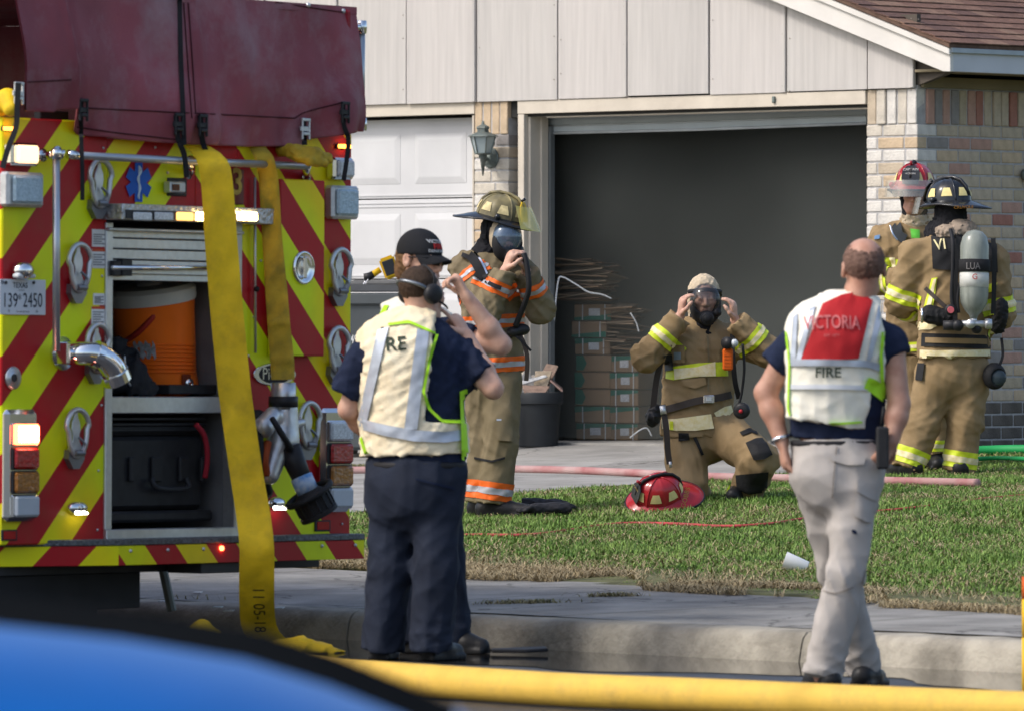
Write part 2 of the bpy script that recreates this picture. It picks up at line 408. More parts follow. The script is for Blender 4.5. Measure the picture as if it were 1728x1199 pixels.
M_conc = mat('concrete', (.25,.24,.22), .88, var=.3, vs_=2.6, bump=.7, bs=55, dirt=.6, dirtcol=(.11,.10,.09), ds=1.6, det=9, crack=.8)
M_conc2 = mat('driveway concrete', (.29,.28,.26), .88, var=.22, vs_=2.2, bump=.5, bs=60, dirt=.55, dirtcol=(.14,.13,.115), ds=1.3, det=9, crack=.6)
M_kerb = mat('kerb concrete', (.30,.275,.225), .88, var=.35, vs_=3.5, bump=.8, bs=40, dirt=.8, dirtcol=(.085,.075,.06), ds=2.4, det=9)
M_asph = mat('wet asphalt', (.035,.035,.037), .42, var=.4, vs_=14, bump=.5, bs=160, det=8)
M_water = mat('puddle water', (.018,.016,.014), .05, var=.3, vs_=2, bump=.006, bs=3, spec=.6)
M_soil = mat('lawn soil', (.11,.11,.05), .95, var=.4, vs_=5, bump=.6, bs=40)
M_far = mat('far ground', (.07,.08,.05), .95, var=.3, vs_=.2)
struct(mk('ground', [(-900,-900,-.12),(900,-900,-.12),(900,900,-.12),(-900,900,-.12)], [(0,1,2,3)], M_far))
g = G(KF); g.add([(-70,-45,0),(70,-45,0),(70,.02,0),(-70,.02,0)], [(0,1,2,3)]); struct(g.build('road', M_asph))
# puddle along the gutter with an uneven outer edge
us = np.linspace(-12, 9, 120); V = []; Fc = []
for i, u in enumerate(us):
    e = -1.15-.28*math.sin(u*.9+1)-.16*math.sin(u*2.7)-.07*math.sin(u*7.1)
    V += [(u, e, .004), (u, .01, .004)]
for i in range(len(us)-1): Fc.append((2*i, 2*i+2, 2*i+3, 2*i+1))
g = G(KF); g.add(V, Fc); struct(g.build('puddle', M_water))
# kerb in cast lengths with a rounded nose
kerb = bpy.data.objects.new('kerb', None); COL.objects.link(kerb); kerb.location = tuple(K0); struct(kerb)
prof = [(-.012, -.1), (-.005, .0), (.012, .085), (.022, .110), (.045, .134), (.08, .142), (.21, .144), (.21, -.1)]
u0 = -12.0
for ln in (3.0, 3.0, 3.0, 2.93, 3.02, 3.04, 3.0, 3.0, 3.0):
    g = G(KF); n = 13; V = []; dz = random.uniform(-.004, .004); dv = random.uniform(-.004, .004)
    for i in range(n):
        u = u0+.006+(ln-.012)*i/(n-1)
        for v, z in prof: V.append((u, v+dv+(.004*math.sin(u*9)+.003*math.sin(u*23) if z > .02 else 0), z+dz+(.003*math.sin(u*13+v*30) if z > .1 else 0)))
    k = len(prof); Fc = [(i*k+j, (i+1)*k+j, (i+1)*k+(j+1) % k, i*k+(j+1) % k) for i in range(n-1) for j in range(k)]+[tuple(range(k)), tuple((n-1)*k+j for j in range(k-1, -1, -1))]
    g.add(V, Fc); smoothen(g.build('kerb_segment', M_kerb, kerb), 50); u0 += ln
# footway slabs behind the kerb
walk = bpy.data.objects.new('sidewalk', None); COL.objects.link(walk); walk.location = tuple(K0); struct(walk)
u0 = -12.4
while u0 < 13:
    ln = 1.5; g = G(KF); V = []
    for u in np.linspace(u0+.008, u0+ln-.008, 6):
        for v in np.linspace(.222, 2.75, 8):
            V.append((u, v, np.interp(v, _vz, _zz)+.004*math.sin(u*2.1+v*1.3)))
    Fc = [(i*8+j, (i+1)*8+j, (i+1)*8+j+1, i*8+j+1) for i in range(5) for j in range(7)]
    g.add(V, Fc); smoothen(g.build('slab', M_conc, walk), 40); u0 += ln
# lawn soil and driveway meet along a straight edge that runs up to the house
B0 = ghit(585, 872); B1 = ghit(1728, 762); UB = nrm((B1-B0)*[1, 1, 0]); UN = np.array([-UB[1], UB[0], 0])      # UN points to the driveway side
def bside(X, Y): return (X-B0[0])*UN[0]+(Y-B0[1])*UN[1]
def ve(a): return np.clip(2.7-.185*(a+2.5), 1.45, 3.0)          # where lawn meets footway, along the kerb
def edge(q): return vkerb(q[:, 0], q[:, 1])-(ve((q[:, 0]-K0[0])*UA[0]+(q[:, 1]-K0[1])*UA[1])-2.7)
def lawnf(u, v):
    p = K0+UA*u+UV*v; return (p[0], p[1], zg(p[0], p[1])+(-.04 if v < ve(u) else .007))
struct(grid('lawn', np.linspace(-16, 16, 50), np.r_[np.linspace(.3, 4, 60), np.linspace(4.3, 30, 50)], lawnf, M_soil))
drive = bpy.data.objects.new('driveway', None); COL.objects.link(drive); drive.location = tuple(B0); struct(drive)
for i in range(-6, 8):
    for j in range(0, 6):
        a0, b0 = i*1.9, j*2.1+(.0 if j else .03); V = []
        for a in np.linspace(a0+.008, a0+1.892, 5):
            for b in np.linspace(b0+.008, j*2.1+2.092, 5):
                p = B0+UB*a+UN*b; V.append((p[0], p[1], zg(p[0], p[1])+.02+.003*math.sin(a*3+b)))
        if vkerb(V[0][0], V[0][1]) < 2.9 or vkerb(V[0][0], V[0][1]) > 13.2: continue
        Fc = [(q*5+r, (q+1)*5+r, (q+1)*5+r+1, q*5+r+1) for q in range(4) for r in range(4)]
        smoothen(mk('slab', V, Fc, M_conc2, drive), 40)

# grass: one mass of blades
def blades(name, pts, hgt, wid, lean, m):
    n = len(pts); th = rng.uniform(0, 2*np.pi, n); d = np.stack([np.cos(th), np.sin(th), 0*th], 1); b = np.stack([-np.sin(th), np.cos(th), 0*th], 1)
    hgt = hgt[:, None]; wid = wid[:, None]; ln = lean[:, None]; up = np.array([0, 0, 1.])
    v0 = pts-b*wid; v1 = pts+b*wid; v2 = pts+d*ln*.35*hgt+up*hgt*.6+b*wid*.7; v3 = pts+d*ln*.35*hgt+up*hgt*.6-b*wid*.7
    v4 = pts+d*ln*hgt+up*hgt*(1-.35*ln)
    V = np.stack([v0, v1, v2, v3, v4], 1).reshape(-1, 3); k = np.arange(n)*5
    T = np.concatenate([np.stack([k, k+1, k+2], 1), np.stack([k, k+2, k+3], 1), np.stack([k+3, k+2, k+4], 1)])
    return struct(mk(name, V, T, m, None, False), 'stuff')
def fld(p, sd=0):
    return np.sin(p[:, 0]*2.1+sd)*np.sin(p[:, 1]*1.7+1.3*sd)+.6*np.sin(p[:, 0]*5.3+p[:, 1]*3.1+sd)+.4*np.sin(p[:, 0]*11+2*sd)*np.sin(p[:, 1]*9.)
def scatter(n, test):
    out = []
    while sum(map(len, out)) < n:
        q = np.stack([rng.uniform(-5.2, 5.2, n*2), rng.uniform(31.0, 50, n*2), np.zeros(n*2)], 1)
        px = q[:, 0]/q[:, 1]*FPX+CX; q = q[(px > -40) & (px < 1800)]; q = q[test(q)]; out.append(q)
    q = np.concatenate(out)[:n]; q[:, 2] = zg(q[:, 0], q[:, 1])-.006; return q
M_grass = mat('grass blades', (.095,.19,.028), .65, col2=(.22,.32,.08), vs_=2.6, island=.4, spec=.25)
M_straw = mat('dry straw', (.25,.19,.10), .85, col2=(.42,.34,.20), vs_=4, island=.4)
q = scatter(200000, lambda q: (edge(q)+.28*fld(q*1.5) > 3.0) & (bside(q[:, 0], q[:, 1])+.035*fld(q*4) < .02) & (vkerb(q[:, 0], q[:, 1]) < 13))
n = len(q); hh = rng.uniform(.022, .06, n)*(1+.18*fld(q, 2)); near = np.clip((edge(q)-2.7)/1.2, .35, 1)
blades('grass', q, hh*near, rng.uniform(.0025, .005, n), rng.uniform(.1, 1.1, n), M_grass)
q = scatter(52000, lambda q: (np.abs(edge(q)-2.92+.28*fld(q*1.3, 1)) < .30*np.clip(.55+.75*fld(q*1.1, 4), 0, 1.6)) | ((edge(q) > 3) & (bside(q[:, 0], q[:, 1]) < 0) & (rng.uniform(size=len(q)) < .15*np.clip(.45+.5*fld(q*1.7, 6), 0, 1))))
n = len(q); q[:, 2] += .008; blades('dry_grass', q, rng.uniform(.015, .065, n), rng.uniform(.0015, .0038, n), rng.uniform(.8, 3.2, n), M_straw)
# small tufts in the cracks of the footway and driveway
pts = []
for px, py, k, sp in ((215, 1012, 420, .16), (260, 1017, 300, .1), (322, 1022, 250, .06), (880, 1018, 330, .10), (1035, 1006, 260, .07), (905, 746, 120, .12), (600, 792, 160, .1), (470, 1022, 80, .06)):
    c = ghit(px, py); a = rng.normal(size=(k, 2)); t = np.stack([c[0]+a[:, 0]*sp, c[1]+a[:, 1]*sp*.45, np.zeros(k)], 1); pts.append(t)
q = np.concatenate(pts); q = q[vkerb(q[:, 0], q[:, 1]) > .3]; q[:, 2] = zg(q[:, 0], q[:, 1])+np.where(bside(q[:, 0], q[:, 1]) > 0, .02, 0); n = len(q)
M_tuft = mat('crack weeds', (.09,.11,.03), .8, col2=(.26,.21,.11), vs_=9, island=.4)
blades('crack_weeds', q, rng.uniform(.012, .04, n), rng.uniform(.002, .004, n), rng.uniform(.8, 3, n), M_tuft)

# ================================================================== THE HOUSE
HO = np.array([2.736, 48.0, 0.0]); HX = np.array([.731, -.682, 0]); HX = HX/np.linalg.norm(HX); HYv = np.array([-HX[1], HX[0], 0]); HF = (HO, np.array([HX, HYv, [0, 0, 1.]]))
HANG = math.atan2(HX[1], HX[0])
def onplane(px, py, fr, axis, val):
    o, A = fr; d = ray(px, py); n = A[axis]; t = (val-(CAMP-o) @ n)/(d @ n); p = CAMP+t*d; return (p-o) @ A.T
def GH(px, py, d=0.): return onplane(px, py, HF, 1, d)
def SH(px, py, u=0.): return onplane(px, py, HF, 0, u)
house = thing('brick_house', 'single-storey brick house with pale board gable over two garage doors', 'house', HO+[0, 0, .66])
FL = .665
M_sid = mat('gable board paint', (.49,.465,.435), .8, var=.07, vs_=7, bump=.35, bs=26, stretch=(4, 4, .22), dirt=.45, dirtcol=(.33,.315,.30), ds=.7)
M_sid2 = mat('gable board paint warm', (.51,.48,.45), .8, var=.06, vs_=7, bump=.35, bs=26, stretch=(4, 4, .22), dirt=.5, dirtcol=(.36,.34,.325), ds=.6)
M_gap = mat('dark joint', (.10,.085,.07), .9)
M_trim = mat('trim paint', (.58,.52,.43), .7, var=.07, vs_=4, bump=.25, bs=25, stretch=(1, 1, 1), dirt=.3, dirtcol=(.36,.31,.25), ds=2.5)
M_fasc = mat('fascia paint', (.68,.65,.60), .6, var=.05, vs_=3, bump=.15, bs=20, dirt=.2, dirtcol=(.45,.42,.38), ds=2)
M_mort = mat('mortar', (.40,.39,.385), .9, var=.15, vs_=20, bump=.5, bs=90)
M_door = mat('garage door paint', (.56,.56,.56), .55, var=.06, vs_=2, dirt=.22, dirtcol=(.42,.42,.43), ds=1.6)
M_doorb = mat('open door panel', (.42,.47,.49), .55, var=.08, vs_=3, dirt=.3, dirtcol=(.25,.27,.28), ds=2)
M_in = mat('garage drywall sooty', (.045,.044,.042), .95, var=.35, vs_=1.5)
ZS = 3.085        # underside of the gable boards
def hb(name, lo, hi, m, bevel=.003, parent=None): return G(HF).box(lo, hi).build(name, m, parent or house, bevel=bevel)
# gable boards with open joints, cut along the rake
RA = GH(1600, 121, -.06); RB = GH(1310, 0, -.06); RS = (RB[2]-RA[2])/(RB[0]-RA[0])
def rake(u): return RA[2]+RS*(u-RA[0])
hb('wall_backing', (-9, .02, ZS+.01), (-.02, .06, ZS+.5), M_gap, 0)
G(HF).prism([(-9, .014, ZS+.4), (-.0, .014, ZS+.02), (.3, .014, rake(.3)), (-9, .014, rake(-9))], (0, .05, 0)).build('gable_backing', M_gap, house)
seams = [-9.0, -8.1, -7.3]+[GH(x, y)[0] for x, y in ((330, 100), (450, 100), (573, 100), (689, 100), (807, 100), (944, 100), (1062, 90), (1200, 80), (1330, 80), (1467, 110), (1547, 130))]
for i, (a, b) in enumerate(zip(seams[:-1], seams[1:])):
    z0 = ZS+random.uniform(-.008, .006); g = G(HF)
    e0 = -.006 if i % 3 else -.012
    g.prism([(a+.009, e0-.016, z0), (b-.004, e0-.016, z0), (b-.004, e0-.016, rake(b)), (a+.009, e0-.016, rake(a))], (0, .024, 0)); g.build('board', M_sid if i % 2 else M_sid2, house, bevel=.002)
    if i % 2 == 0 and i > 0:       # narrow lapping edge strip along some joints
        hb('batten_edge', (b-.03, e0-.021, z0+.004), (b-.008, e0-.0165, min(rake(b), rake(b-.03))-.002), M_sid, 0)
ng = G(HF)
for a in seams[2:]:
    for k in range(5): ng.sphere((a-.03, -.0235, ZS+.06+k*.31+random.uniform(-.1, .1)), .0045, 6); ng.sphere((a+.035, -.0235, ZS+.1+k*.37+random.uniform(-.12, .12)), .0045, 6)
nl = ng.build('nail_heads', mat('nail rust', (.30,.25,.21), .8), house); nl['kind'] = 'stuff'
# header boards over the two doors
zh = 2.985
uL = GH(800, 300)[0]; uP = GH(858, 300)[0]; uJ0 = GH(875, 300, -.01)[0]; uO0 = -3.40; uO1 = GH(1462, 400)[0]
hb('header_board', (uJ0-.01, -.012, zh), (uO1, .03, ZS-.006), M_trim)
hb('header_board', (-9, .0, zh+.01), (uL, .04, ZS-.004), M_trim)
hb('header_stop', (uO0-.05, .04, zh-.03), (uO1-.001, .16, zh+.05), M_trim)
# left jamb of the open door: casing, deep reveal, stop
hb('jamb_casing', (uJ0-.005, -.013, FL), (uJ0+.055, .03, zh-.003), M_trim)
hb('jamb_reveal', (uJ0+.045, .031, FL), (uJ0+.075, .2, zh-.003), M_trim)
hb('jamb_stop', (uJ0+.076, .13, FL), (uJ0+.095, .2, zh-.003), M_trim)
hb('door_track', (uJ0+.078, .205, FL), (uJ0+.11, .25, 2.9), mat('track steel', (.25,.27,.28), .5, .6), 0)
# open door: its lowest section hangs under the header, skewed
pA = GH(920, 226, .24); pB = GH(1462, 209, .24); pC = GH(1462, 182, .24); pD = GH(920, 194, .24)
g = G(HF); g.hexa([pA, pB, pC+[0, 0, .12], pD+[0, 0, .12]], [np.array(p)+[0, .045, 0] for p in (pA, pB, pC+[0, 0, .12], pD+[0, 0, .12])]); g.build('door_section', M_doorb, house, bevel=.004)
g = G(HF); a = np.array(pA)+[-.0, -.008, -.0]; b = np.array(pB)+[0, -.008, -.0]
g.tube([a+[0, 0, .055], (a*.6+b*.4)+[0, 0, .05], b+[0, 0, .055]], .006, 6); g.tube([a+[0, .01, .003], (a*.5+b*.5)+[0, .004, -.004], b+[0, .01, .003]], .012, 6)
g.build('weather_strip', mat('weather strip', (.40,.43,.44), .6), house, True)
# closed door: four sections with raised panels
du = GH(800, 300, .14)[0]; secs = 4; hsec = (zh+.0-FL)/secs
for k in range(secs):
    z0 = FL+k*hsec; z1 = z0+hsec-.008
    s = hb('garage_door_section', (du-4.2, .14, z0), (du+.02, .175, z1), M_door, .004)
    for j in range(6):
        a = du-.03-(j+1)*.66+.1; b = a+.52
        g = G(HF); q = [(a, .139, z0+.1), (b, .139, z0+.1), (b, .139, z1-.1), (a, .139, z1-.1)]; r = [(a+.05, .128, z0+.15), (b-.05, .128, z0+.15), (b-.05, .128, z1-.15), (a+.05, .128, z1-.15)]
        g.hexa(q, r); g.build('raised_panel', M_door, s, bevel=.004)
    g = G(HF)
    for zz in (z0+.018, z1-.03, z1-.055): g.box((du-4.2, .134, zz), (du+.02, .141, zz+.009))
    g.build('pressed_line', M_door, s)
hb('door_frame_board', (uL-.02, .0, FL), (uL-.003, .14, zh), M_trim)
# bricks: one object each
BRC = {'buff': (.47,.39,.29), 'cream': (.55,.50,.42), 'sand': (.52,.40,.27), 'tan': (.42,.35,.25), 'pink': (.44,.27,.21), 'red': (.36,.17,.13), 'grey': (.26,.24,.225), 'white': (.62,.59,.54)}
BM = {k: mat('brick '+k, c, .9, var=.16, vs_=14, bump=.6, bs=70, dirt=.3, dirtcol=tuple(x*.65 for x in c), ds=9) for k, c in BRC.items()}
M_soot = mat('sooty wet brick', (.11,.095,.08), .75, var=.3, vs_=6, bump=.6, bs=70)
BMC = {}
def brick(u, d, z, su, sd, sz, kind, parent=house):
    key = (round(su, 2), round(sd, 2), round(sz, 2), kind)
    m = M_soot if kind == 'soot' else BM[kind]
    if key not in BMC:
        g = G(); g.box((-su/2, -sd/2, -sz/2), (su/2, sd/2, sz/2)); o = g.build('brick', m, None, bevel=.005); BMC[key] = o.data; bpy.data.objects.remove(o)
    o = bpy.data.objects.new('brick', BMC[key]); COL.objects.link(o); o.parent = parent
    w = HF[0]+np.array([u, d, z]) @ HF[1]-org(parent); o.location = tuple(w); o.rotation_euler = (random.uniform(-.008, .008), random.uniform(-.006, .006), HANG+random.uniform(-.006, .006))
    return o
CO = .0855; BL = .232; zt = 2.838
hb('mortar_core', (uO1+.006, .006, FL-.1), (-.006, .4, ZS-.01), M_mort, 0)
hb('mortar_core', (-.2, .0075, FL-.1), (-.0065, 4.5, ZS+.02), M_mort, 0)
hb('mortar_core', (uL+.006, .006, FL-.1), (uP-.006, .14, ZS-.01), M_mort, 0)
nrow = int((zt-FL)/CO)+1
for r in range(nrow):
    z = zt-.035-r*CO
    if z < FL-.05: break
    soot = z < FL+.34
    # lit strip of the corner pier
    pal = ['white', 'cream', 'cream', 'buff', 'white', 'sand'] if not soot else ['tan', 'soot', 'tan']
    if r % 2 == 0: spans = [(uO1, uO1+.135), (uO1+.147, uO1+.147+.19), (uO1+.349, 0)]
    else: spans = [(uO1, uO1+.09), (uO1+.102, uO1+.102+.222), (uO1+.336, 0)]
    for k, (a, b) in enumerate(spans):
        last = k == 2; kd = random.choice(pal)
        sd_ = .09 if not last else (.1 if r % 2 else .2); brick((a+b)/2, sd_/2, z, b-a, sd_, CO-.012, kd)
    # shaded side wall
    d = (.1 if r % 2 else .2)+.012
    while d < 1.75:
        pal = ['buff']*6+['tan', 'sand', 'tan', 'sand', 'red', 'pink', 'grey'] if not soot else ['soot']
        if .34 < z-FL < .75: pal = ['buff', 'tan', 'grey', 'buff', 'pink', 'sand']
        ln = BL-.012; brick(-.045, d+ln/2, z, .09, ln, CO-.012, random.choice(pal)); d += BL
    # pier between the doors
    if z > 1.9 or True:
        pal = ['cream', 'white', 'sand', 'cream', 'buff'] if r else ['grey']
        if r % 2: spans = [(uL, uL+.16), (uL+.172, uP)]
        else: spans = [(uL, uL+.04), (uL+.052, uL+.052+.21), (uL+.274, uP)] if uP-uL > .36 else [(uL, uL+.2), (uL+.212, uP)]
        for a, b in spans: brick((a+b)/2, .06 if b < uP-.01 else .08, z, b-a, .12 if b < uP-.01 else .16, CO-.012, random.choice(pal))
# soldier courses
def soldiers(a, b, side, n, pal):
    st = (b-a)/n
    for i in range(n):
        c = a+st*(i+.5); h = ZS-zt-.012; k = random.choice(pal); pr = random.choice([0, 0, .006, .012])
        if side == 'f': brick(c, .045-pr, zt+.008+h/2, st-.012, .09, h, k)
        else: brick(-.045+pr, c, zt+.008+h/2, .09, st-.012, h, k)
soldiers(uO1, 0, 'f', 5, ['cream', 'white', 'cream', 'buff']); soldiers(.09, 1.6, 's', 17, ['tan', 'buff', 'tan', 'red', 'grey', 'pink', 'buff'])
soldiers(uL, uP, 'f', 4, ['sand', 'sand', 'cream', 'grey'])
# eaves, soffit, fascia, rake
eU = GH(1606, 100, -.1)[0]; eZ0 = GH(1606, 121, -.1)[2]; eZ1 = GH(1606, 82, -.1)[2]
hb('frieze_board', (.002, .03, ZS+.006), (.03, 6, eZ0-.02), mat('frieze board brown', (.20,.165,.10), .8, var=.12, vs_=3), .003)
hb('soffit', (.0, -.03, eZ0+.005), (eU-.03, 6, eZ0+.025), mat('soffit paint', (.24,.20,.13), .8))
hb('eave_fascia', (eU-.028, -.085, eZ0), (eU, 6, eZ1-.005), mat('eave fascia paint', (.55,.56,.58), .6, var=.06, dirt=.3, dirtcol=(.35,.35,.35)), .003)
hb('drip_edge', (eU-.02, -.12, eZ1-.03), (eU+.022, 6, eZ1+.004), mat('drip edge', (.36,.40,.43), .45, .3), .003)
g = G(HF); wv = .225
g.prism([(eU, -.115, eZ0-.002), (eU, -.115, eZ1-.03), (-9, -.115, eZ1-.03+RS*(-9-eU)), (-9, -.115, rake(-9)-.03), (RA[0], -.115, RA[2]-.002)], (0, .035, 0)); g.build('rake_board', M_fasc, house, bevel=.004)
g = G(HF); g.prism([(eU+.01, -.14, eZ1-.045), (eU+.01, -.14, eZ1), (-9, -.14, eZ1+RS*(-9-eU)), (-9, -.14, eZ1-.045+RS*(-9-eU))], (0, .03, 0)); g.build('rake_trim', M_fasc, house, bevel=.004)
# roof deck and shingles
M_roof = mat('roof deck', (.12,.075,.055), .9, var=.3, vs_=12, bump=.6, bs=120)
g = G(HF); g.prism([(eU+.02, -.15, eZ1+.004), (-9, -.15, eZ1+.004+RS*(-9-eU)), (-9, -.15, eZ1+.03+RS*(-9-eU)), (eU+.02, -.15, eZ1+.03)], (0, 12, 0)); g.build('roof', M_roof, house)
g = G(HF); g.prism([(-9, -.15, eZ1+.004+RS*(-9-eU)), (-20, -.15, eZ1-.9), (-20, -.15, eZ1-.87), (-9, -.15, eZ1+.03+RS*(-9-eU))], (0, 12, 0)); g.build('roof', M_roof, house)
SHM = [mat('shingle %d' % i, c, .92, var=.22, vs_=30, bump=.7, bs=160) for i, c in enumerate(((.17,.095,.07), (.145,.082,.062), (.19,.11,.08), (.13,.075,.06), (.22,.135,.095)))]
sd = nrm([-1, 0, -RS]); ndir = nrm(np.cross([0, 1., 0], -sd)); ndir = ndir if ndir[2] > 0 else -ndir
for r in range(13):
    d = -.155-random.uniform(0, .3) if r % 2 else -.155
    d = -.155; first = True
    while d < 1.9:
        w = random.choice((.16, .24, .3, .33)) if not first else random.uniform(.1, .3); first = False
        p = np.array([eU+.03, 0, eZ1+.03])+sd*(r*.142); a = p+[0, d+.002, 0]; b = p+[0, d+w-.002, 0]; hi = random.uniform(0, .003)
        q = [a+ndir*(.010+hi), b+ndir*(.010+hi), b+sd*.16+ndir*.002, a+sd*.16+ndir*.002]
        g = G(HF); g.hexa(q, [x-ndir*.008 for x in q]); g.build('shingle', random.choice(SHM), house); d += w
# garage interior
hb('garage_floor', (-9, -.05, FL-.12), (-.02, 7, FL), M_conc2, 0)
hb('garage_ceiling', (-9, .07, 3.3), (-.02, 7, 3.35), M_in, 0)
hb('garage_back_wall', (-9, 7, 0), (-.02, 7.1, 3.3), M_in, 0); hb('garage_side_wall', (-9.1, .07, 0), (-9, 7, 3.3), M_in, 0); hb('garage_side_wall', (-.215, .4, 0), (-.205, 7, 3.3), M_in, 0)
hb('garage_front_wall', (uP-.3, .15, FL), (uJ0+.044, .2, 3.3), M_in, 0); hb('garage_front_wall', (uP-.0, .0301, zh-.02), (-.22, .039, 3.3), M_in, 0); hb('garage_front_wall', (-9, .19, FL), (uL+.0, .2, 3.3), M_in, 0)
# wall lantern on the pier
M_lam = mat('verdigris metal', (.16,.19,.18), .55, .5, var=.3, vs_=20, dirt=.5, dirtcol=(.28,.24,.17), ds=12)
M_lgl = mat('dusty lamp glass', (.34,.40,.40), .25, var=.1, spec=.6)
lc = np.array(GH(815, 245, -.16)); S = 250.
def lz(y): return GH(815, y, -.16)[2]
g = G(HF); g.lathe([(.008, lz(205)), (.012, lz(210)), (.045, lz(214)), (.048, lz(217)), (.042, lz(218)), (.042, lz(223)), (.105, lz(229)), (.112, lz(231)), (.095, lz(231.6))], (lc[0], -.16, 0), n=6)
lamp = smoothen(g.build('wall_lantern', M_lam, house), 30)
g = G(HF); g.lathe([(.088, lz(231.7)), (.055, lz(259))], (lc[0], -.16, 0), n=6); g.build('lamp_glass', M_lgl, lamp)
g = G(HF)
for k in range(6):
    th = 2*math.pi*k/6; c, s_ = math.cos(th), math.sin(th)
    # bars follow the lantern's own corners
    ax = np.array([0, 0, 1.]); up = np.array([1., 0, 0]); a_ = nrm(np.cross(ax, up)); b_ = np.cross(ax, a_)
    p0 = np.array([lc[0], -.16, 0])+.091*(c*a_+s_*b_)+[0, 0, lz(231.6)]; p1 = np.array([lc[0], -.16, 0])+.058*(c*a_+s_*b_)+[0, 0, lz(259)]; g.tube([p0, p1], .005, 6)
g.build('lamp_bars', M_lam, lamp)
g = G(HF); g.lathe([(.062, lz(258.5)), (.055, lz(261)), (.03, lz(262)), (.03, lz(266)), (.022, lz(268)), (.004, lz(297))], (lc[0], -.16, 0), n=8); g.build('lamp_finial', M_lam, lamp, True)
g = G(HF); cz = lz(266); cc = GH(829, 266)[0]
g.lathe([(.075, -.012), (.075, .0), (.05, -.045)][::-1], (cc, 0.0, cz), (0, 1, 0), 16); g.tube(spline([(cc, -.03, cz), ((cc+lc[0])/2, -.12, cz-.02), (lc[0], -.16, cz+.03)], 5), .012, 8); g.build('wall_bracket', M_lam, lamp, True)
g = G(HF); pz = GH(1307, 168, -.012); g.box((pz[0]-.012, -.03, pz[2]-.025), (pz[0]+.012, -.012, pz[2]+.02)); g.build('small_bracket', M_lam, house, bevel=.004)
# smoke that hangs in the garage
g = G(HF); g.box((-8.9, .27, FL+.02), (-.25, 6.9, 3.25)); sm = g.build('smoke', None)
sm.data.materials.clear(); m = bpy.data.materials.new('garage smoke'); m.use_nodes = True; t = m.node_tree; t.nodes.remove(t.nodes['Principled BSDF'])
pv = t.nodes.new('ShaderNodeVolumePrincipled'); pv.inputs['Color'].default_value = (.27, .29, .275, 1); pv.inputs['Density'].default_value = .5
tc = t.nodes.new('ShaderNodeTexCoord'); nz = t.nodes.new('ShaderNodeTexNoise'); nz.inputs['Scale'].default_value = .75; nz.inputs['Detail'].default_value = 2; t.links.new(tc.outputs['Object'], nz.inputs['Vector'])
mr = t.nodes.new('ShaderNodeMapRange'); mr.inputs[1].default_value = .36; mr.inputs[2].default_value = .66; mr.inputs[3].default_value = .4; mr.inputs[4].default_value = 1.25; t.links.new(nz.outputs[0], mr.inputs[0]); t.links.new(mr.outputs[0], pv.inputs['Density'])
t.links.new(pv.outputs[0], t.nodes['Material Output'].inputs['Volume']); sm.data.materials.append(m); struct(sm, 'stuff')
sm['label'] = 'thin grey smoke hanging inside the open garage'
# ================================================================== THE FIRE ENGINE (rear end towards us)
TL = np.array([-2.244, 31.17, 0.]); TR = np.array([-.757, 33.15, 0.]); TX = nrm(TR-TL); TY = np.array([-TX[1], TX[0], 0.]); LEAN = .008
TXl = nrm(TX-np.array([0, 0, LEAN])); TZl = np.cross(TXl, TY); TO = TL.copy(); TF = (TO, np.array([TXl, TY, TZl])); TWID = np.linalg.norm(TR-TL)
def T(px, py, d=0.): return onplane(px, py, TF, 1, d)
eng = thing('fire_engine', 'red fire engine seen from behind with red and lime chevrons and maroon hose cover', 'fire engine', TO)
def chev(name, sg, ph, plain=None):
    m = mat(name, (.5,.55,.01), .4, spec=.22, coat=.04); t = m.node_tree; N = t.nodes; L = t.links; b = N['Principled BSDF']
    tc = N.new('ShaderNodeTexCoord')
    def dot(v):
        n = N.new('ShaderNodeVectorMath'); n.operation = 'DOT_PRODUCT'; n.inputs[1].default_value = tuple(v); L.new(tc.outputs['Object'], n.inputs[0]); return n.outputs['Value']
    def ma(op, a, b_):
        n = N.new('ShaderNodeMath'); n.operation = op
        for i, x in enumerate((a, b_)):
            if x is None: continue
            if isinstance(x, (int, float)): n.inputs[i].default_value = x
            else: L.new(x, n.inputs[i])
        return n.outputs[0]
    val = ma('ADD', dot(TZl-sg*TXl), -ph); fr = ma('FRACT', ma('DIVIDE', val, .43), None); isred = ma('LESS_THAN', fr, .5)
    nz = N.new('ShaderNodeTexNoise'); nz.inputs['Scale'].default_value = 1.3; L.new(tc.outputs['Object'], nz.inputs['Vector'])
    mr = N.new('ShaderNodeMapRange'); mr.inputs[1].default_value = .42; mr.inputs[2].default_value = .6; L.new(nz.outputs[0], mr.inputs[0])
    ye = N.new('ShaderNodeMix'); ye.data_type = 'RGBA'; ye.inputs[6].default_value = (.70, .80, .006, 1); ye.inputs[7].default_value = (.82, .62, .004, 1); L.new(mr.outputs[0], ye.inputs[0])  # gold mixed into the lime stands for light thrown back by the sheeting
    rd = N.new('ShaderNodeMix'); rd.data_type = 'RGBA'; rd.inputs[7].default_value = (.40, .008, .014, 1); L.new(isred, rd.inputs[0]); L.new(ye.outputs[2], rd.inputs[6])
    dn = N.new('ShaderNodeTexNoise'); dn.inputs['Scale'].default_value = 6; dn.inputs['Detail'].default_value = 8; L.new(tc.outputs['Object'], dn.inputs['Vector'])
    d2 = N.new('ShaderNodeMapRange'); d2.inputs[1].default_value = .5; d2.inputs[2].default_value = .8; d2.inputs[4].default_value = .18; L.new(dn.outputs[0], d2.inputs[0])
    dm = N.new('ShaderNodeMix'); dm.data_type = 'RGBA'; dm.inputs[7].default_value = (.16, .12, .05, 1); L.new(d2.outputs[0], dm.inputs[0]); L.new(rd.outputs[2], dm.inputs[6])
    for l in list(b.inputs['Base Color'].links): L.remove(l)
    L.new(dm.outputs[2], b.inputs['Base Color'])
    return m
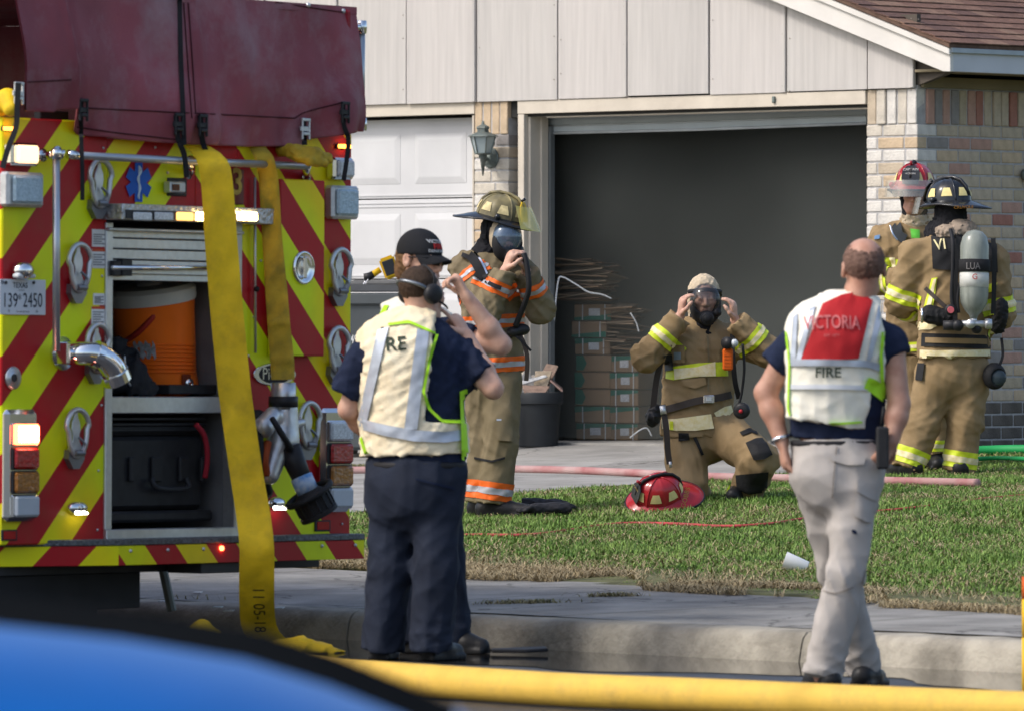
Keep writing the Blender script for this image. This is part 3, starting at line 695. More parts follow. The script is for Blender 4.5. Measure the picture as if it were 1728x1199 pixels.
phL = T(0, 688)[2]-T(0, 688)[0]; phR = T(588, 478)[2]+T(588, 478)[0]
M_chL = chev('chevron sheeting rising', 1, phL); M_chR = chev('chevron sheeting falling', -1, phR); M_chD = chev('chevron sheeting door', -1, phR+.10); M_chB = chev('bumper chevron', -1, phR+.2); M_chBl = chev('bumper chevron left', 1, phL+.12)
M_redp = mat('engine red paint', (.30,.014,.016), .3, var=.05, coat=.6)
M_dkmet = mat('dark trim metal', (.04,.04,.042), .5, .3, var=.2); M_alu = mat('brushed aluminium', (.55,.56,.57), .35, .85, var=.08, vs_=30, bump=.08, bs=200)
M_chr = mat('chrome', (.75,.76,.78), .12, 1.0, var=.03); M_cast = mat('cast aluminium', (.56,.57,.58), .38, .7, var=.15, vs_=20, bump=.1, bs=60, dirt=.3, dirtcol=(.2,.2,.2))
M_blk = mat('black rubber', (.018,.018,.02), .6, var=.2); M_blkp = mat('black plastic', (.022,.022,.024), .42, var=.2, vs_=20); M_web = mat('black webbing', (.02,.02,.022), .85, bump=.3, bs=300)
M_int = mat('compartment grey', (.16,.16,.165), .6, .2, var=.15, bump=.2, bs=40)
def tb(name, lo, hi, m, parent=None, bevel=.004): return G(TF).box([min(a, b) for a, b in zip(lo, hi)], [max(a, b) for a, b in zip(lo, hi)]).build(name, m, parent or eng, bevel=bevel)
def tr(name, x0, y0, x1, y1, d0, d1, m, parent=None, bevel=.004, dref=None):
    a = T(x0, y0, d0 if dref is None else dref); b = T(x1, y1, d0 if dref is None else dref)
    return tb(name, (a[0], d0, b[2]), (b[0], d1, a[2]), m, parent, bevel)
ZB = T(100, 917)[2]; ZT = (T(300, 212)[2]); uo0 = T(180, 600)[0]; uo1 = T(400, 600)[0]; zo0 = T(290, 893)[2]; zo1 = T(290, 372)[2]
ZTc = T(300, 240)[2]
# body shell
tb('body_panel', (0, 0, ZB), (uo0, .05, ZT), M_chL, bevel=.006); tb('body_panel', (uo1, 0, ZB), (TWID, .05, ZT), M_chR, bevel=.006)
umid = T(330, 300)[0]
tb('body_panel', (uo0+.002, .002, zo1), (umid, .05, ZTc), M_chL, bevel=.003); tb('body_panel', (umid+.002, .002, zo1), (uo1-.002, .05, ZTc), M_chR, bevel=.003)
for a, b in ((0, .02), (TWID-.02, TWID)): tb('body_side', (a, .051, ZB), (b, 4.2, 2.5), M_redp, bevel=.0)
tb('body_floor', (0.021, .051, ZB), (TWID-.021, 4.2, ZB+.04), M_int); tb('hose_bed_floor', (.021, .06, ZTc-.2), (TWID-.021, 4.2, ZTc-.15), M_int)
tb('cab', (.02, 4.6, .55), (TWID-.02, 7.6, 2.75), M_redp, bevel=.08); tb('pump_panel', (.03, 4.2, .5), (TWID-.03, 4.6, 2.4), M_alu)
tb('chassis_rail', (.75, .2, .62), (.85, 7.4, .85), M_dkmet); tb('chassis_rail', (1.65, .2, .62), (1.75, 7.4, .85), M_dkmet); tb('undertray', (.1, .1, ZB-.14), (TWID-.1, .9, ZB-.005), M_dkmet); tb('rear_skirt', (.06, .12, ZB-.3), (1.1, .18, ZB-.14), M_blk)
for d in (2.0, 6.6):
    for u0, u1 in ((.05, .62), (TWID-.62, TWID-.05)):
        g = G(TF); g.lathe([(.3, u0), (.46, u0+.02), (.51, u0+.07), (.51, u1-.07), (.46, u1-.02), (.3, u1)], (0, d, .51), (1, 0, 0), 32); w = smoothen(g.build('wheel', M_blk, eng), 40)
        g = G(TF); g.lathe([(.29, u0-.004), (.24, u0+.06), (.1, u0+.06), (.1, u0-.02)], (0, d, .51), (1, 0, 0), 24); g.build('rim', M_alu, w, True)
# mud flap with the maker's script
mf0 = T(-20, 960, 1.35); mf1 = T(165, 1045, 1.35)
mfl = tb('mud_flap', (mf0[0], 1.35, mf1[2]), (mf1[0], 1.362, ZB), M_blk); c = T(100, 1000, 1.345)
text('lettering', 'Pierce', G(TF).w(c), TXl, TZl, .12, mat('mudflap print', (.18,.18,.18), .7), mfl, bold=.0)
# compartment box
tb('compartment_back', (uo0, 1.0, zo0), (uo1, 1.02, zo1), M_int); tb('compartment_side', (uo0-.02, .051, zo0), (uo0, 1.0, zo1), M_int); tb('compartment_side', (uo1, .051, zo0), (uo1+.02, 1.0, zo1), M_int); tb('compartment_roof', (uo0, .051, zo1), (uo1, 1.0, zo1+.02), M_int)
tb('compartment_floor', (uo0, .0, zo0-.04), (uo1, 1.0, zo0), mat('diamond plate', (.3,.3,.31), .4, .7, var=.2, vs_=60, bump=.8, bs=50))
zsh = T(290, 680)[2]; tb('compartment_shelf', (uo0+.02, .06, zsh-.045), (uo1-.02, .95, zsh+.03), M_alu)
for x0, x1 in ((180, 189), (398, 407)): tr('door_rail', x0, 375, x1, 893, -.012, .06, M_alu)
tr('door_sill', 180, 893, 405, 906, -.02, .05, M_alu)
# rolled-up shutter
z = T(290, 386)[2]; zb = T(290, 470)[2]; k = 0
tr('shutter_header', 186, 384, 413, 396, -.035, .05, M_alu)
while z > zb+.02:
    tb('shutter_slat', (uo0+.03, .012, z-.046), (uo1-.03, .026, z-.003), M_alu, bevel=.003); z -= .048
zc = T(290, 457)[2]; tb('shutter_rail', (uo0+.03, -.004, zc-.02), (uo1-.03, .03, zc+.02), M_alu)
g = G(TF); g.tube([T(190, 452, -.03), T(398, 452, -.03)], .011, 10); g.build('lift_bar', M_chr, eng, True)
tr('lift_bracket', 192, 440, 205, 466, -.035, .012, M_blkp); tr('lift_bracket', 207, 438, 224, 466, -.03, .012, M_blkp); tr('sticker', 230, 446, 251, 456, -.0005, .0, mat('warning sticker', (.5,.42,.36), .6, var=.3, vs_=80), bevel=0, dref=0)
# lime light bar above the shutter
lb = tr('light_bar', 186, 344, 443, 379, -.12, .0, mat('diamond plate bright', (.45,.45,.46), .35, .8, var=.25, vs_=50, bump=1, bs=45), bevel=.003, dref=-.05)
tr('lens_recess', 212, 354, 435, 376, -.126, -.119, M_dkmet, lb, .001, dref=-.12)
M_clear = mat('clear lens', (.55,.58,.60), .15, var=.3, vs_=120, spec=.8); M_amb = mat('lit amber lens', (.9,.5,.1), .3, emit=(1., .52, .10), es=9); M_ambh = mat('lit amber core', (1,.8,.5), .3, emit=(1., .66, .25), es=20); M_redlit = mat('lit red lens', (.9,.1,.05), .3, emit=(1., .12, .04), es=9); M_redh = mat('lit red core', (1,.5,.4), .3, emit=(1., .62, .5), es=14)
for x0, x1, m in ((222, 253, M_clear), (258, 289, M_clear), (295, 323, mat('half lit amber', (.7,.45,.2), .3, emit=(1., .5, .12), es=1.6)), (328, 343, M_ambh), (352, 392, M_amb), (398, 431, M_ambh)): tr('lens', x0, 358, x1, 373, -.136, -.124, m, lb, .005, dref=-.12)
# stickers
for x0, y0, x1, y1 in ((155, 387, 178, 417), (155, 420, 178, 453), (157, 495, 176, 515), (154, 517, 176, 549)):
    s = tr('sticker', x0, y0, x1, y1, -.0025, .0, mat('white sticker', (.68,.67,.65), .5), bevel=0, dref=0); g = G(TF); a = T(x0, y0); b = T(x1, y1)
    for q in range(5):
        zz = a[2]-(a[2]-b[2])*(.3+.13*q); g.box((a[0]+.008, -.0035, zz-.003), (b[0]-.008-.02*(q % 2), -.002, zz+.003))
    g.build('print_lines', mat('print grey', (.25,.25,.25), .6), s)
    if y0 in (420, 517): tr('print_band', x0, y0, x1, y0+5, -.0035, -.002, mat('print red', (.5,.08,.03), .6), s, 0, dref=0)
# star of life
cs = T(233, 308); g = G(TF)
def starpoly(r, w):
    pts = []
    for k in range(6):
        th = math.pi/2-k*math.pi/3; d = np.array([math.cos(th), math.sin(th)]); n_ = np.array([-d[1], d[0]])
        pts += [d*r+n_*w, d*r-n_*w]; th2 = th-math.pi/6; pts.append(np.array([math.cos(th2), math.sin(th2)])*w*2.0)
    return pts
pt = starpoly(.088, .027); n0 = len(pt)
sp = [(cs[0]+x, -.004, cs[2]+y) for x, y in pt]; g.add([(cs[0], -.004, cs[2])]+sp, [(0, i+1, (i+1) % n0+1) for i in range(n0)]); g.build('star_emblem', mat('emblem blue', (.015,.10,.42), .4), eng)
g = G(TF); g.tube([(cs[0]+.012*math.sin(t*2.6)*(1.2-t/5), -.007, cs[2]+.07-t*.032) for t in np.linspace(0, 4.4, 26)], .0045, 6); g.tube([(cs[0], -.006, cs[2]+.075), (cs[0], -.006, cs[2]-.075)], .0035, 6); g.build('emblem_staff', mat('emblem white', (.6,.68,.7), .5), eng)
# rear view camera, number three
cb = tr('camera_box', 284, 300, 316, 332, -.006, .01, M_dkmet); tr('camera_housing', 288, 306, 314, 326, -.05, -.006, M_cast, cb, .006); tr('camera_lens', 292, 311, 304, 322, -.056, -.05, mat('camera lens', (.10,.04,.02), .2), cb, .003)
tr('number_plate_panel', 380, 285, 412, 346, -.006, .002, mat('maroon panel', (.13,.018,.016), .35, coat=.4))
text('numeral', '3', G(TF).w(T(398, 309)), TXl, TZl, .17, mat('gold leaf', (.40,.28,.07), .35, .6, var=.2, vs_=40), eng, off=.010, bold=.02)
# grab rails
def rail(p, r=.017): g = G(TF); g.tube(p, r, 12); return g.build('grab_rail', mat('rail grey', (.42,.44,.47), .3, .7, var=.05), eng, True)
def stanch(parent, p, q):
    g = G(TF); g.tube([p, q], [.022, .014], 10); g.lathe([(.03, -.004), (.03, .006)], q, (0, 1, 0), 12); return g.build('stanchion', M_chr, parent, True)
r1 = rail([T(95, 256, -.11), T(95, 592, -.11)]); stanch(r1, T(95, 262, -.11), T(72, 262, .0)); g = G(TF); g.lathe([(.024, -.035), (.026, .0), (.02, .012)], T(95, 256, -.11), (0, 0, 1), 12); g.build('rail_end', M_chr, r1, True)
r2 = rail([T(120, 262, -.11), T(318, 272, -.11), T(520, 281, -.11)]); stanch(r2, T(108, 261, -.11), T(97, 258, -.09)); stanch(r2, T(517, 281, -.11), T(517, 300, -.01)); stanch(r2, T(322, 270, -.11), T(318, 292, 0.))
g = G(TF); g.tube([T(116, 261, -.11), T(134, 263, -.11)], .021, 12); g.build('rail_end', M_chr, r2, True)
dd = -.02; r3 = rail([T(610, 44, dd), T(609, 212, dd)], .018)
for y in (46, 210): g = G(TF); g.tube([T(590, y, dd), T(611, y+1, dd)], [.014, .02], 10); g.lathe([(.024, -.03), (.026, 0), (.024, .03)], T(610, y, dd), (0, 0, 1), 12); g.build('rail_socket', M_chr, r3, True)
# folding steps
def step_proto(px, py):
    c = np.array(T(px, py)); fr = (G(TF).w(c), TF[1]); e = bpy.data.objects.new('folding_step', None)
    g = G(fr); g.tube([(.078*math.cos(t)*(1 if math.sin(t) > 0 else .8), -.035, .03+.088*math.sin(t)*(1 if math.sin(t) > 0 else 1.35)) for t in np.linspace(0, 2*math.pi, 28)[:-1]], .0125, 8, closed=True)
    o = g.build('folding_step', M_cast, eng, True)
    g = G(fr); g.prism([(-.010, -.028, .115), (.010, -.028, .115), (.012, -.028, .085), (.026, -.028, .06), (.030, -.028, .03), (.022, -.028, 0), (.022, -.028, -.02), (.045, -.028, -.055), (.04, -.028, -.085), (-.04, -.028, -.085), (-.045, -.028, -.055), (-.022, -.028, -.02), (-.022, -.028, 0), (-.030, -.028, .03), (-.026, -.028, .06), (-.012, -.028, .085)], (0, .016, 0)); g.build('tread_plate', M_cast, o, bevel=.003)
    g = G(fr); g.prism([(-.05, -.03, -.06), (.05, -.03, -.06), (.055, -.03, -.10), (.02, -.03, -.145), (-.02, -.03, -.145), (-.055, -.03, -.10)], (0, .03, 0)); g.tube([(-.03, -.045, -.075), (.03, -.045, -.075)], .014, 8); g.tube(spline([(.0, -.04, -.005), (.03, -.055, -.04), (.012, -.05, -.085)], 5), .006, 6); g.build('hinge_bracket', mat('hinge steel', (.22,.22,.23), .4, .7), o, bevel=.0)
    return o, c
st, c0 = step_proto(160, 315)
for px, py in ((125, 457), (156, 592), (121, 735), (566, 464), (562, 596), (513, 722)):
    w = G(TF).w(T(px, py))-G(TF).w(c0); o = dup(st, eng, w)
    for ch in st.children: dup(ch, o)
# warning lights
def lampbox(name, x0, y0, x1, y1, lens, rim=M_chr, dp=.06, b=.012):
    o = tr(name, x0, y0, x1, y1, -dp, -.002, rim, bevel=b, dref=0); dx = (x1-x0)*.1; dy = (y1-y0)*.1; tr('lens', x0+dx, y0+dy, x1-dx, y1-dy, -dp-.018, -dp+.004, lens, o, b, dref=0); return o
M_scn = mat('scene light lens', (.34,.45,.52), .18, var=.2, vs_=70, spec=.8, bump=.4, bs=90); M_warm = mat('lit warm lens', (.9,.6,.4), .3, emit=(1., .56, .28), es=1.7)
lampbox('warning_light', 4, 241, 50, 281, M_warm); lampbox('warning_light', 548, 266, 582, 304, M_clear)
lampbox('scene_light', -4, 290, 58, 351, M_scn, M_cast); lampbox('scene_light', 545, 313, 590, 371, M_scn, M_cast)
lampbox('marker_light', 0, 213, 20, 222, mat('lit amber marker', (.9,.3,.05), .3, emit=(1., .33, .04), es=5), M_dkmet, .012, .003); lampbox('marker_light', 565, 243, 587, 252, MATS['lit amber marker'], M_dkmet, .012, .003)
# tail light clusters
M_rl = mat('red lens', (.34,.008,.008), .18, var=.4, vs_=60, spec=.7, bump=.5, bs=70); M_al = mat('amber lens', (.30,.11,.01), .18, var=.4, vs_=60, spec=.7, bump=.5, bs=70); M_gl = mat('reversing lens', (.46,.50,.54), .2, var=.1)
for xa, xb, y0, y1, lit in ((-2, 51, 690, 878, 1), (532, 581, 688, 862, 0)):
    h = (y1-y0); cl = tr('tail_light_cluster', xa, y0, xb, y1, -.05, -.002, M_chr, bevel=.02, dref=0)
    for i, m in enumerate((M_redlit if lit else M_clear, M_rl, M_al, M_gl)):
        ya = y0+h*(.13+.215*i); tr('lens_bezel', xa+6, ya-2, xb-2, ya+h*.195, -.058, -.045, M_dkmet if i in (1, 2) else M_chr, cl, .008, dref=0)
        tr('lens', xa+8, ya, xb-4, ya+h*.185, -.075, -.055, m, cl, .012, dref=0)
    if lit: tr('lit_core', xa+12, y0+h*.15, xb-8, y0+h*.29, -.08, -.07, M_redh, cl, .008, dref=0)
# registration plate with its lamp
pl = tr('registration_plate', 0, 471, 77, 532, -.012, -.006, mat('plate white', (.60,.63,.66), .4, var=.05), bevel=.0015); M_pk = mat('plate print', (.02,.025,.04), .5)
def ptx(s, x, y, size, sx=1., nm='lettering', b=0.): text(nm, s, G(TF).w(T(x, y, -.0125)), TXl, TZl, size, M_pk, pl, off=.001, sx=sx, bold=b)
ptx('TEXAS', 34, 482, .034, 1., b=.01); ptx('COUNTY', 36, 490, .010); ptx('139', 17, 508, .090, .78, b=.0); ptx('2450', 55, 508, .090, .74); ptx('*', 33, 506, .06); ptx('The Lone Star State', 38, 526, .011); ptx('*', 4, 480, .05); ptx('*', 15, 527, .03); ptx('*', 62, 528, .03)
for x in (9, 56): g = G(TF); g.lathe([(.008, -.006), (.006, 0)], T(x, 477, -.013), (0, 1, 0), 10); g.build('screw', M_dkmet, pl)
g = G(TF); c = T(29, 457, -.0); g.sphere((c[0], -.03, c[2]), .05, sc=(1.1, 1, .85)); o = g.build('plate_lamp', M_chr, eng, True); tr('lens', 14, 462, 44, 470, -.06, -.02, M_clear, o, .006, dref=0)
# discharge elbow with cap
c = np.array(T(103, 596)); g = G(TF); g.lathe([(.075, -.012), (.075, 0)], c, (0, 1, 0), 20); g.tube(spline([c+[0, 0, 0], c+[0, -.1, 0], c+[.06, -.16, -.005], c+[.13, -.18, -.05], c+[.165, -.18, -.1]], 5), [.05, .05, .05, .05, .05, .05, .05, .05, .05, .05, .052, .053, .054, .055, .056, .057, .058, .058, .058, .058, .058], 18); el = smoothen(g.build('discharge_elbow', M_chr, eng), 40)
for p, q, r in ((c+[.05, -.152, 0], c+[.075, -.165, -.01], .062), (c+[.15, -.18, -.08], c+[.175, -.18, -.12], .066)): g = G(TF); g.tube([p, q], r, 18); g.build('coupling_ring', M_chr, el)
g = G(TF); g.tube([c+[-.09, -.09, 0], c+[.0, -.1, 0]], .025, 10); g.box(c+[-.1, -.12, -.045], c+[-.075, -.06, .045]); g.build('bleeder_lug', M_chr, el, bevel=.003)
# round inlets, step lamps, reflectors, rivets
c = T(20, 637); g = G(TF); g.lathe([(.05, -.012), (.05, 0), (.04, -.014), (.03, -.006)], c, (0, 1, 0), 20); o = g.build('inlet_port', M_alu, eng, True); g = G(TF); g.lathe([(.018, -.016), (.018, 0)], c, (0, 1, 0), 12); g.build('port_core', M_dkmet, o)
for x, y in ((126, 856), (461, 848)): c = T(x, y); g = G(TF); g.sphere((c[0], -.012, c[2]), .042, sc=(1.5, .9, .75)); o = g.build('step_lamp', M_chr, eng, True); tr('lens', x-9, y+7, x+9, y+11, -.05, -.03, mat('lit step lamp', (1,.95,.8), .3, emit=(1., .95, .8), es=5), o, .003, dref=0)
for x, y in ((14, 902), (543, 886)): o = tr('reflector', x-13, y-9, x+13, y+9, -.008, 0, M_dkmet, dref=0, bevel=.002); tr('reflector_face', x-10, y-6.5, x+10, y+6.5, -.011, -.007, mat('reflector red', (.4,.015,.015), .25), o, .001, dref=0)
g = G(TF)
for x, y in ((172, 466), (171, 683), (166, 793), (164, 893), (415, 700), (579, 783), (577, 883), (174, 250), (262, 249), (170, 207), (283, 292), (440, 440), (428, 535), (419, 600), (433, 630)): g.sphere(T(x, y, -.002), .0065, 8)
o = g.build('rivets', M_cast, eng, True); o['kind'] = 'stuff'
# hinged equipment door on the right with paddle latch
dr = tr('equipment_door', 472, 302, 546, 601, -.075, -.001, M_chD, bevel=.006, dref=-.07)
c = T(511, 452, -.076); g = G(TF); g.lathe([(.078, 0), (.076, -.012), (.068, -.014), (.06, -.004), (.035, -.003), (.0, -.006)][::-1], c, (0, 1, 0), 28, caps=False); la = g.build('paddle_latch', M_chr, dr, True); g = G(TF); g.box(c+[-.012, -.02, -.05], c+[.012, -.004, .05]); g.build('latch_paddle', M_chr, la, bevel=.005)
g = G(TF); g.tube([T(430, 300, -.02), T(431, 595, -.02)], .006, 8); g.build('release_rod', M_alu, eng, True); g = G(TF); g.sphere(T(433, 488, -.025), .014); g.build('rod_knob', M_blk, eng, True)
# maker's oval badge
c = T(461, 631); g = G(TF); g.prism([(c[0]+.155*math.cos(t), -.012, c[2]+.052*math.sin(t)) for t in np.linspace(0, 2*math.pi, 32)[:-1]], (0, .012, 0)); bd = g.build('badge', M_chr, eng, bevel=.002)
g = G(TF); g.prism([(c[0]+.115*math.cos(t), -.015, c[2]+.043*math.sin(t)) for t in np.linspace(0, 2*math.pi, 32)[:-1]], (0, .004, 0)); g.build('badge_field', M_blk, bd); text('lettering', 'Pierce', G(TF).w((c[0], -.0155, c[2])), TXl, TZl, .08, M_chr, bd, off=.001)
# valve and nozzle on the right panel
vl = bpy.data.objects.new('x', None)
g = G(TF); d = -.16; p0 = np.array(T(478, 645, d)); p1 = np.array(T(478, 690, d)); p2 = np.array(T(470, 770, d))
g.tube([p0, p1], .058, 16); valve = g.build('discharge_valve', M_alu, eng, True)
g = G(TF); g.tube([np.array(T(478, 668, d)), np.array(T(478, 686, d))], .068, 16); g.build('black_collar', M_blkp, valve, True)
s = SDF(); w = G(TF).w
s.cone(w(T(480, 692, d)), w(T(478, 745, d)), .062, .075, .02); s.cone(w(T(474, 740, d)), w(T(455, 800, d)), .06, .045, .03); s.cone(w(T(478, 720, d)), w(T(510, 712, d)), .03, .018, .02); s.cone(w(T(460, 700, d)), w(T(445, 720, d)), .04, .05, .02); s.cone(w(T(478, 740, 0)), w(T(478, 740, d)), .06, .06, .02)
sdf_obj('valve_body', s, M_cast, valve, .008)
g = G(TF); g.tube([T(459, 705, -.25), T(484, 745, -.25), T(489, 756, -.24)], [.013, .016, .02], 8); g.build('lever', M_blkp, valve, True)
g = G(TF); a = np.array(T(487, 755, -.2)); b = np.array(T(512, 812, -.26)); g.tube([a, a*.5+b*.5, b], [.058, .05, .045], 16); g.build('nozzle_shaft', M_blkp, valve, True)
g = G(TF); b2 = np.array(T(520, 830, -.28)); g.tube([b*.85+a*.15, b2], .052, 16); g.build('nozzle_sleeve', mat('nozzle sleeve blue', (.08,.25,.55), .4, col2=(.6,.66,.7), vs_=26), valve, True)
c2 = np.array(T(540, 868, -.31)); ax = nrm(c2-b2); L_ = np.linalg.norm(c2-b2)
g = G(TF); g.lathe([(.05, -.01), (.075, .012), (.085, .02), (.085, L_*.8), (.092, L_*.85), (.092, L_), (.07, L_), (.05, L_*.75)], b2, ax, 28); nb = smoothen(g.build('nozzle_bumper', M_blk, valve), 35)
g = G(TF)
for k in range(14):
    t = 2*math.pi*k/14; up = nrm(np.cross(ax, [0, 1., 0])); vv = np.cross(ax, up); r_ = up*math.cos(t)+vv*math.sin(t); g.tube([b2+ax*.03+r_*.086, b2+ax*(L_*.78)+r_*.086], .006, 6)
g.build('grip_ribs', M_blk, nb)
g = G(TF); g.tube([b2+ax*.01+(up*math.cos(t)*.12+vv*math.sin(t)*.10) for t in np.linspace(0, 2*math.pi, 24)[:-1]], .014, 8, closed=True); g.build('nozzle_handle', M_blk, valve, True)
g = G(TF); g.tube(spline([T(436, 700, -.1), T(430, 740, -.14), T(436, 790, -.14), T(447, 830, -.08)], 5), .04, 10); g.build('dark_hose_loop', M_blk, valve, True)
g = G(TF); g.tube(spline([T(452, 745, -.17), T(447, 775, -.18), T(450, 800, -.17)], 5), .02, 8); g.build('orange_tether', mat('tether orange', (.35,.07,.02), .6), valve, True)
# tailboard
d1 = -.13; dz = T(300, 915, d1); zt_ = T(600, 910, d1)[2]; zb_ = T(600, 942, d1)[2]; uf = T(202, 940, d1)[0]; ur = T(616, 930, d1)[0]; ul = T(-15, 930, .1)[0]
M_tread = mat('grip strip', (.12,.125,.13), .5, .5, var=.4, vs_=70, bump=1.0, bs=60)
g = G(TF); g.prism([(ur, d1, zt_), (uf, d1, zt_), (ul, .10, zt_), (ul, .4, zt_), (ur, .0, zt_)], (0, 0, .028)); g.build('tailboard', M_tread, eng, bevel=.004)
g = G(TF); g.hexa([(uf, d1+.004, zb_), (ur, d1+.004, zb_), (ur, d1+.004, zt_-.001), (uf, d1+.004, zt_-.001)], [(uf, d1+.04, zb_), (ur, d1+.04, zb_), (ur, d1+.04, zt_-.001), (uf, d1+.04, zt_-.001)]); bp = g.build('tailboard_face', M_chB, eng, bevel=.002)
g = G(TF); g.hexa([(ul, .104, zb_), (uf-.001, d1+.004, zb_), (uf-.001, d1+.004, zt_-.001), (ul, .104, zt_-.001)], [(ul, .144, zb_), (uf-.001, d1+.04, zb_), (uf-.001, d1+.04, zt_-.001), (ul, .144, zt_-.001)]); g.build('tailboard_face', M_chBl, eng, bevel=.002)
g = G(TF); zc_ = (zt_+zb_)/2
for x in (170, 220, 283, 343, 543, 599): q = T(x, 930, d1+.003) if x > 202 else None; q is not None and g.sphere((q[0], d1+.003, zc_+.02), .009, 8)
o = g.build('bolts', M_cast, eng, True); o['kind'] = 'stuff'
q = T(374, 924, d1); g = G(TF); g.sphere((q[0], d1, q[2]), .012); g.build('tail_lamp', M_redlit, eng, True)
tr('tow_bracket', 340, 946, 405, 965, -.1, .1, M_dkmet, dref=-.1)
# maroon cover over the hose bed: sheet that drapes down the tail, with straps
M_tarp = mat('maroon vinyl', (.25,.06,.076), .55, var=.22, vs_=2.5, bump=.35, bs=220, dirt=.8, dirtcol=(.33,.21,.225), ds=2.2, spec=.25, crease=.35, cs=3.5)
topz = T(585, 14)[2]; uR = T(589, 120)[0]; uLft = T(12, 100)[0]
bx = [12, 30, 78, 84, 122, 128, 145, 220, 298, 345, 420, 510, 516, 560, 588]; by = [183, 188, 190, 186, 184, 218, 228, 237, 244, 246, 248, 247, 238, 228, 222]
ub = [T(x, y, -.05)[0] for x, y in zip(bx, by)]; zb2 = [T(x, y, -.05)[2] for x, y in zip(bx, by)]
nu, nv = 130, 70; us = np.linspace(uLft, uR, nu); Uu, Tt = np.meshgrid(us, np.linspace(0, 1, nv)); zbo = np.interp(Uu, ub, zb2); Zz = topz-.06*(uR-Uu)/2.4*0-(topz-zbo)*Tt
strapu = [T(x, 200)[0] for x in (30, 140, 303, 342, 513, 582)]
Dd = -.05-.035*np.sin(Tt*2.6)
for k, (a, b, c_, am) in enumerate(((.55, -.35, 9, .026), (.8, .3, 13, .015), (1.2, .1, 21, .008), (.3, .9, 15, .009))): Dd += am*np.sin((Uu*a+Zz*b)*c_+k*1.7+.8*np.sin(Uu*5+Zz*4+k))*(.3+.9*Tt)
for su in strapu: Dd += .055*np.exp(-((Uu-su)/.055)**2)*np.clip((Tt-.62)/.38, 0, 1)**1.5-.03*np.exp(-((np.abs(Uu-su)-.13)/.07)**2)*np.clip((Tt-.55)/.45, 0, 1)
lk = T(95, 100)[0]; sl_ = (T(125, 150)[0]-T(82, 0)[0]); 
ln_ = Uu-(T(82, 0)[0]+(1-0)*(topz-Zz)/(topz-1.9)*sl_*1.0); Dd += -.02*np.exp(-(ln_/.02)**2)+.015*np.exp(-((ln_-.05)/.03)**2)
cu = T(305, 120)[0]; Dd += -.012*np.exp(-((Uu-cu-.03)/.022)**2)      # centre seam
Dd = np.minimum(Dd, -.012)
V = np.stack([Uu, Dd, Zz], -1).reshape(-1, 3); back = V+np.array([0, .012, 0]); topr = []
Fq = [(j*nu+i, j*nu+i+1, (j+1)*nu+i+1, (j+1)*nu+i) for j in range(nv-1) for i in range(nu-1)]; n0 = len(V)
Fb = [tuple(x+n0 for x in f[::-1]) for f in Fq]; rim = [((nv-1)*nu+i, (nv-1)*nu+i+1, n0+(nv-1)*nu+i+1, n0+(nv-1)*nu+i) for i in range(nu-1)]
g = G(TF); g.add(list(V)+list(back), Fq+Fb+rim); cov = g.build('hose_bed_cover', M_tarp, eng, True, keep=True)
g = G(TF); g.prism([(uLft, -.045, topz+.004), (uR, -.045, topz+.004), (uR, -.045, topz-.03), (uLft, -.045, topz-.03)], (0, 4.0, 0)); g.build('cover_top', M_tarp, cov)
tb('cover_side', (uR-.012, -.01, 2.3), (uR+.0, 4.0, topz-.031), M_tarp, cov, bevel=0)
tr('cover_corner', 582, 16, 590, 222, -.06, .1, mat('cover edge red', (.25,.01,.02), .4), cov, .01, dref=-.05)
def cl(name, path, r, m): g = G(TF); g.tube(path, r, 6); return g.build(name, m, cov, True)
M_stitch = mat('seam stitching', (.06,.012,.016), .8)
def onc(px, py, off=.004):
    h = bvh(cov).ray_cast(Vector(CAMP), Vector(nrm(ray(px, py)))); return (np.array(h[0])-nrm(ray(px, py))*off) if h[0] is not None else None
def seam(pts, r=.003, m=M_stitch, nm='seam'):
    q = [onc(*p) for p in resample(pts, 30)]; q = [x for x in q if x is not None]
    if len(q) > 3: g = G(); g.tube(q, r, 5); g.build(nm, m, cov, True)
seam([(25, 140), (120, 135)]); seam([(150, 183), (300, 190), (345, 192), (500, 200), (512, 190), (582, 172)]); seam([(27, 20), (36, 135)]); seam([(310, 5), (318, 120), (324, 200)]); seam([(318, 5), (326, 120), (330, 190)])
seam([(450, 2), (585, 22)]); seam([(130, 215), (200, 225), (300, 236)])
def strapc(path, w_, nm='strap'):
    p = resample([x[:2] for x in spline([np.array(a, float) for a in path], 6)], 26); q = []
    for a in p:
        h = onc(a[0], a[1], .012); q.append(h if h is not None else G(TF).w(T(a[0], a[1], -.14)))
    t = np.gradient(p, axis=0); t /= np.linalg.norm(t, axis=1)[:, None]; V = []
    hw = w_/2/372
    for x, tt in zip(q, t): s_ = np.array([tt[1], 0, tt[0]])*hw; V += [x-s_, x+s_, x-s_+[0, -.006, 0], x+s_+[0, -.006, 0]]
    n = len(q); Fc = []
    for i in range(n-1):
        a = 4*i; b = a+4; Fc += [(a+2, a+3, b+3, b+2), (a, b, b+1, a+1), (a, a+2, b+2, b), (a+1, b+1, b+3, a+3)]
    return mk(nm, V, Fc, M_web, cov)
strapc([(303, -10), (305, 90), (309, 190), (311, 245)], 8); strapc([(31, 140), (29, 180), (27, 215), (14, 250), (4, 284)], 9); strapc([(137, 172), (137, 225), (139, 290), (139, 338)], 7); strapc([(297, 195), (300, 232), (311, 262), (315, 300)], 9); strapc([(338, 195), (341, 235), (352, 270), (364, 330)], 9); strapc([(512, 205), (514, 245)], 9); strapc([(579, 172), (580, 210), (588, 240), (580, 305)], 8)
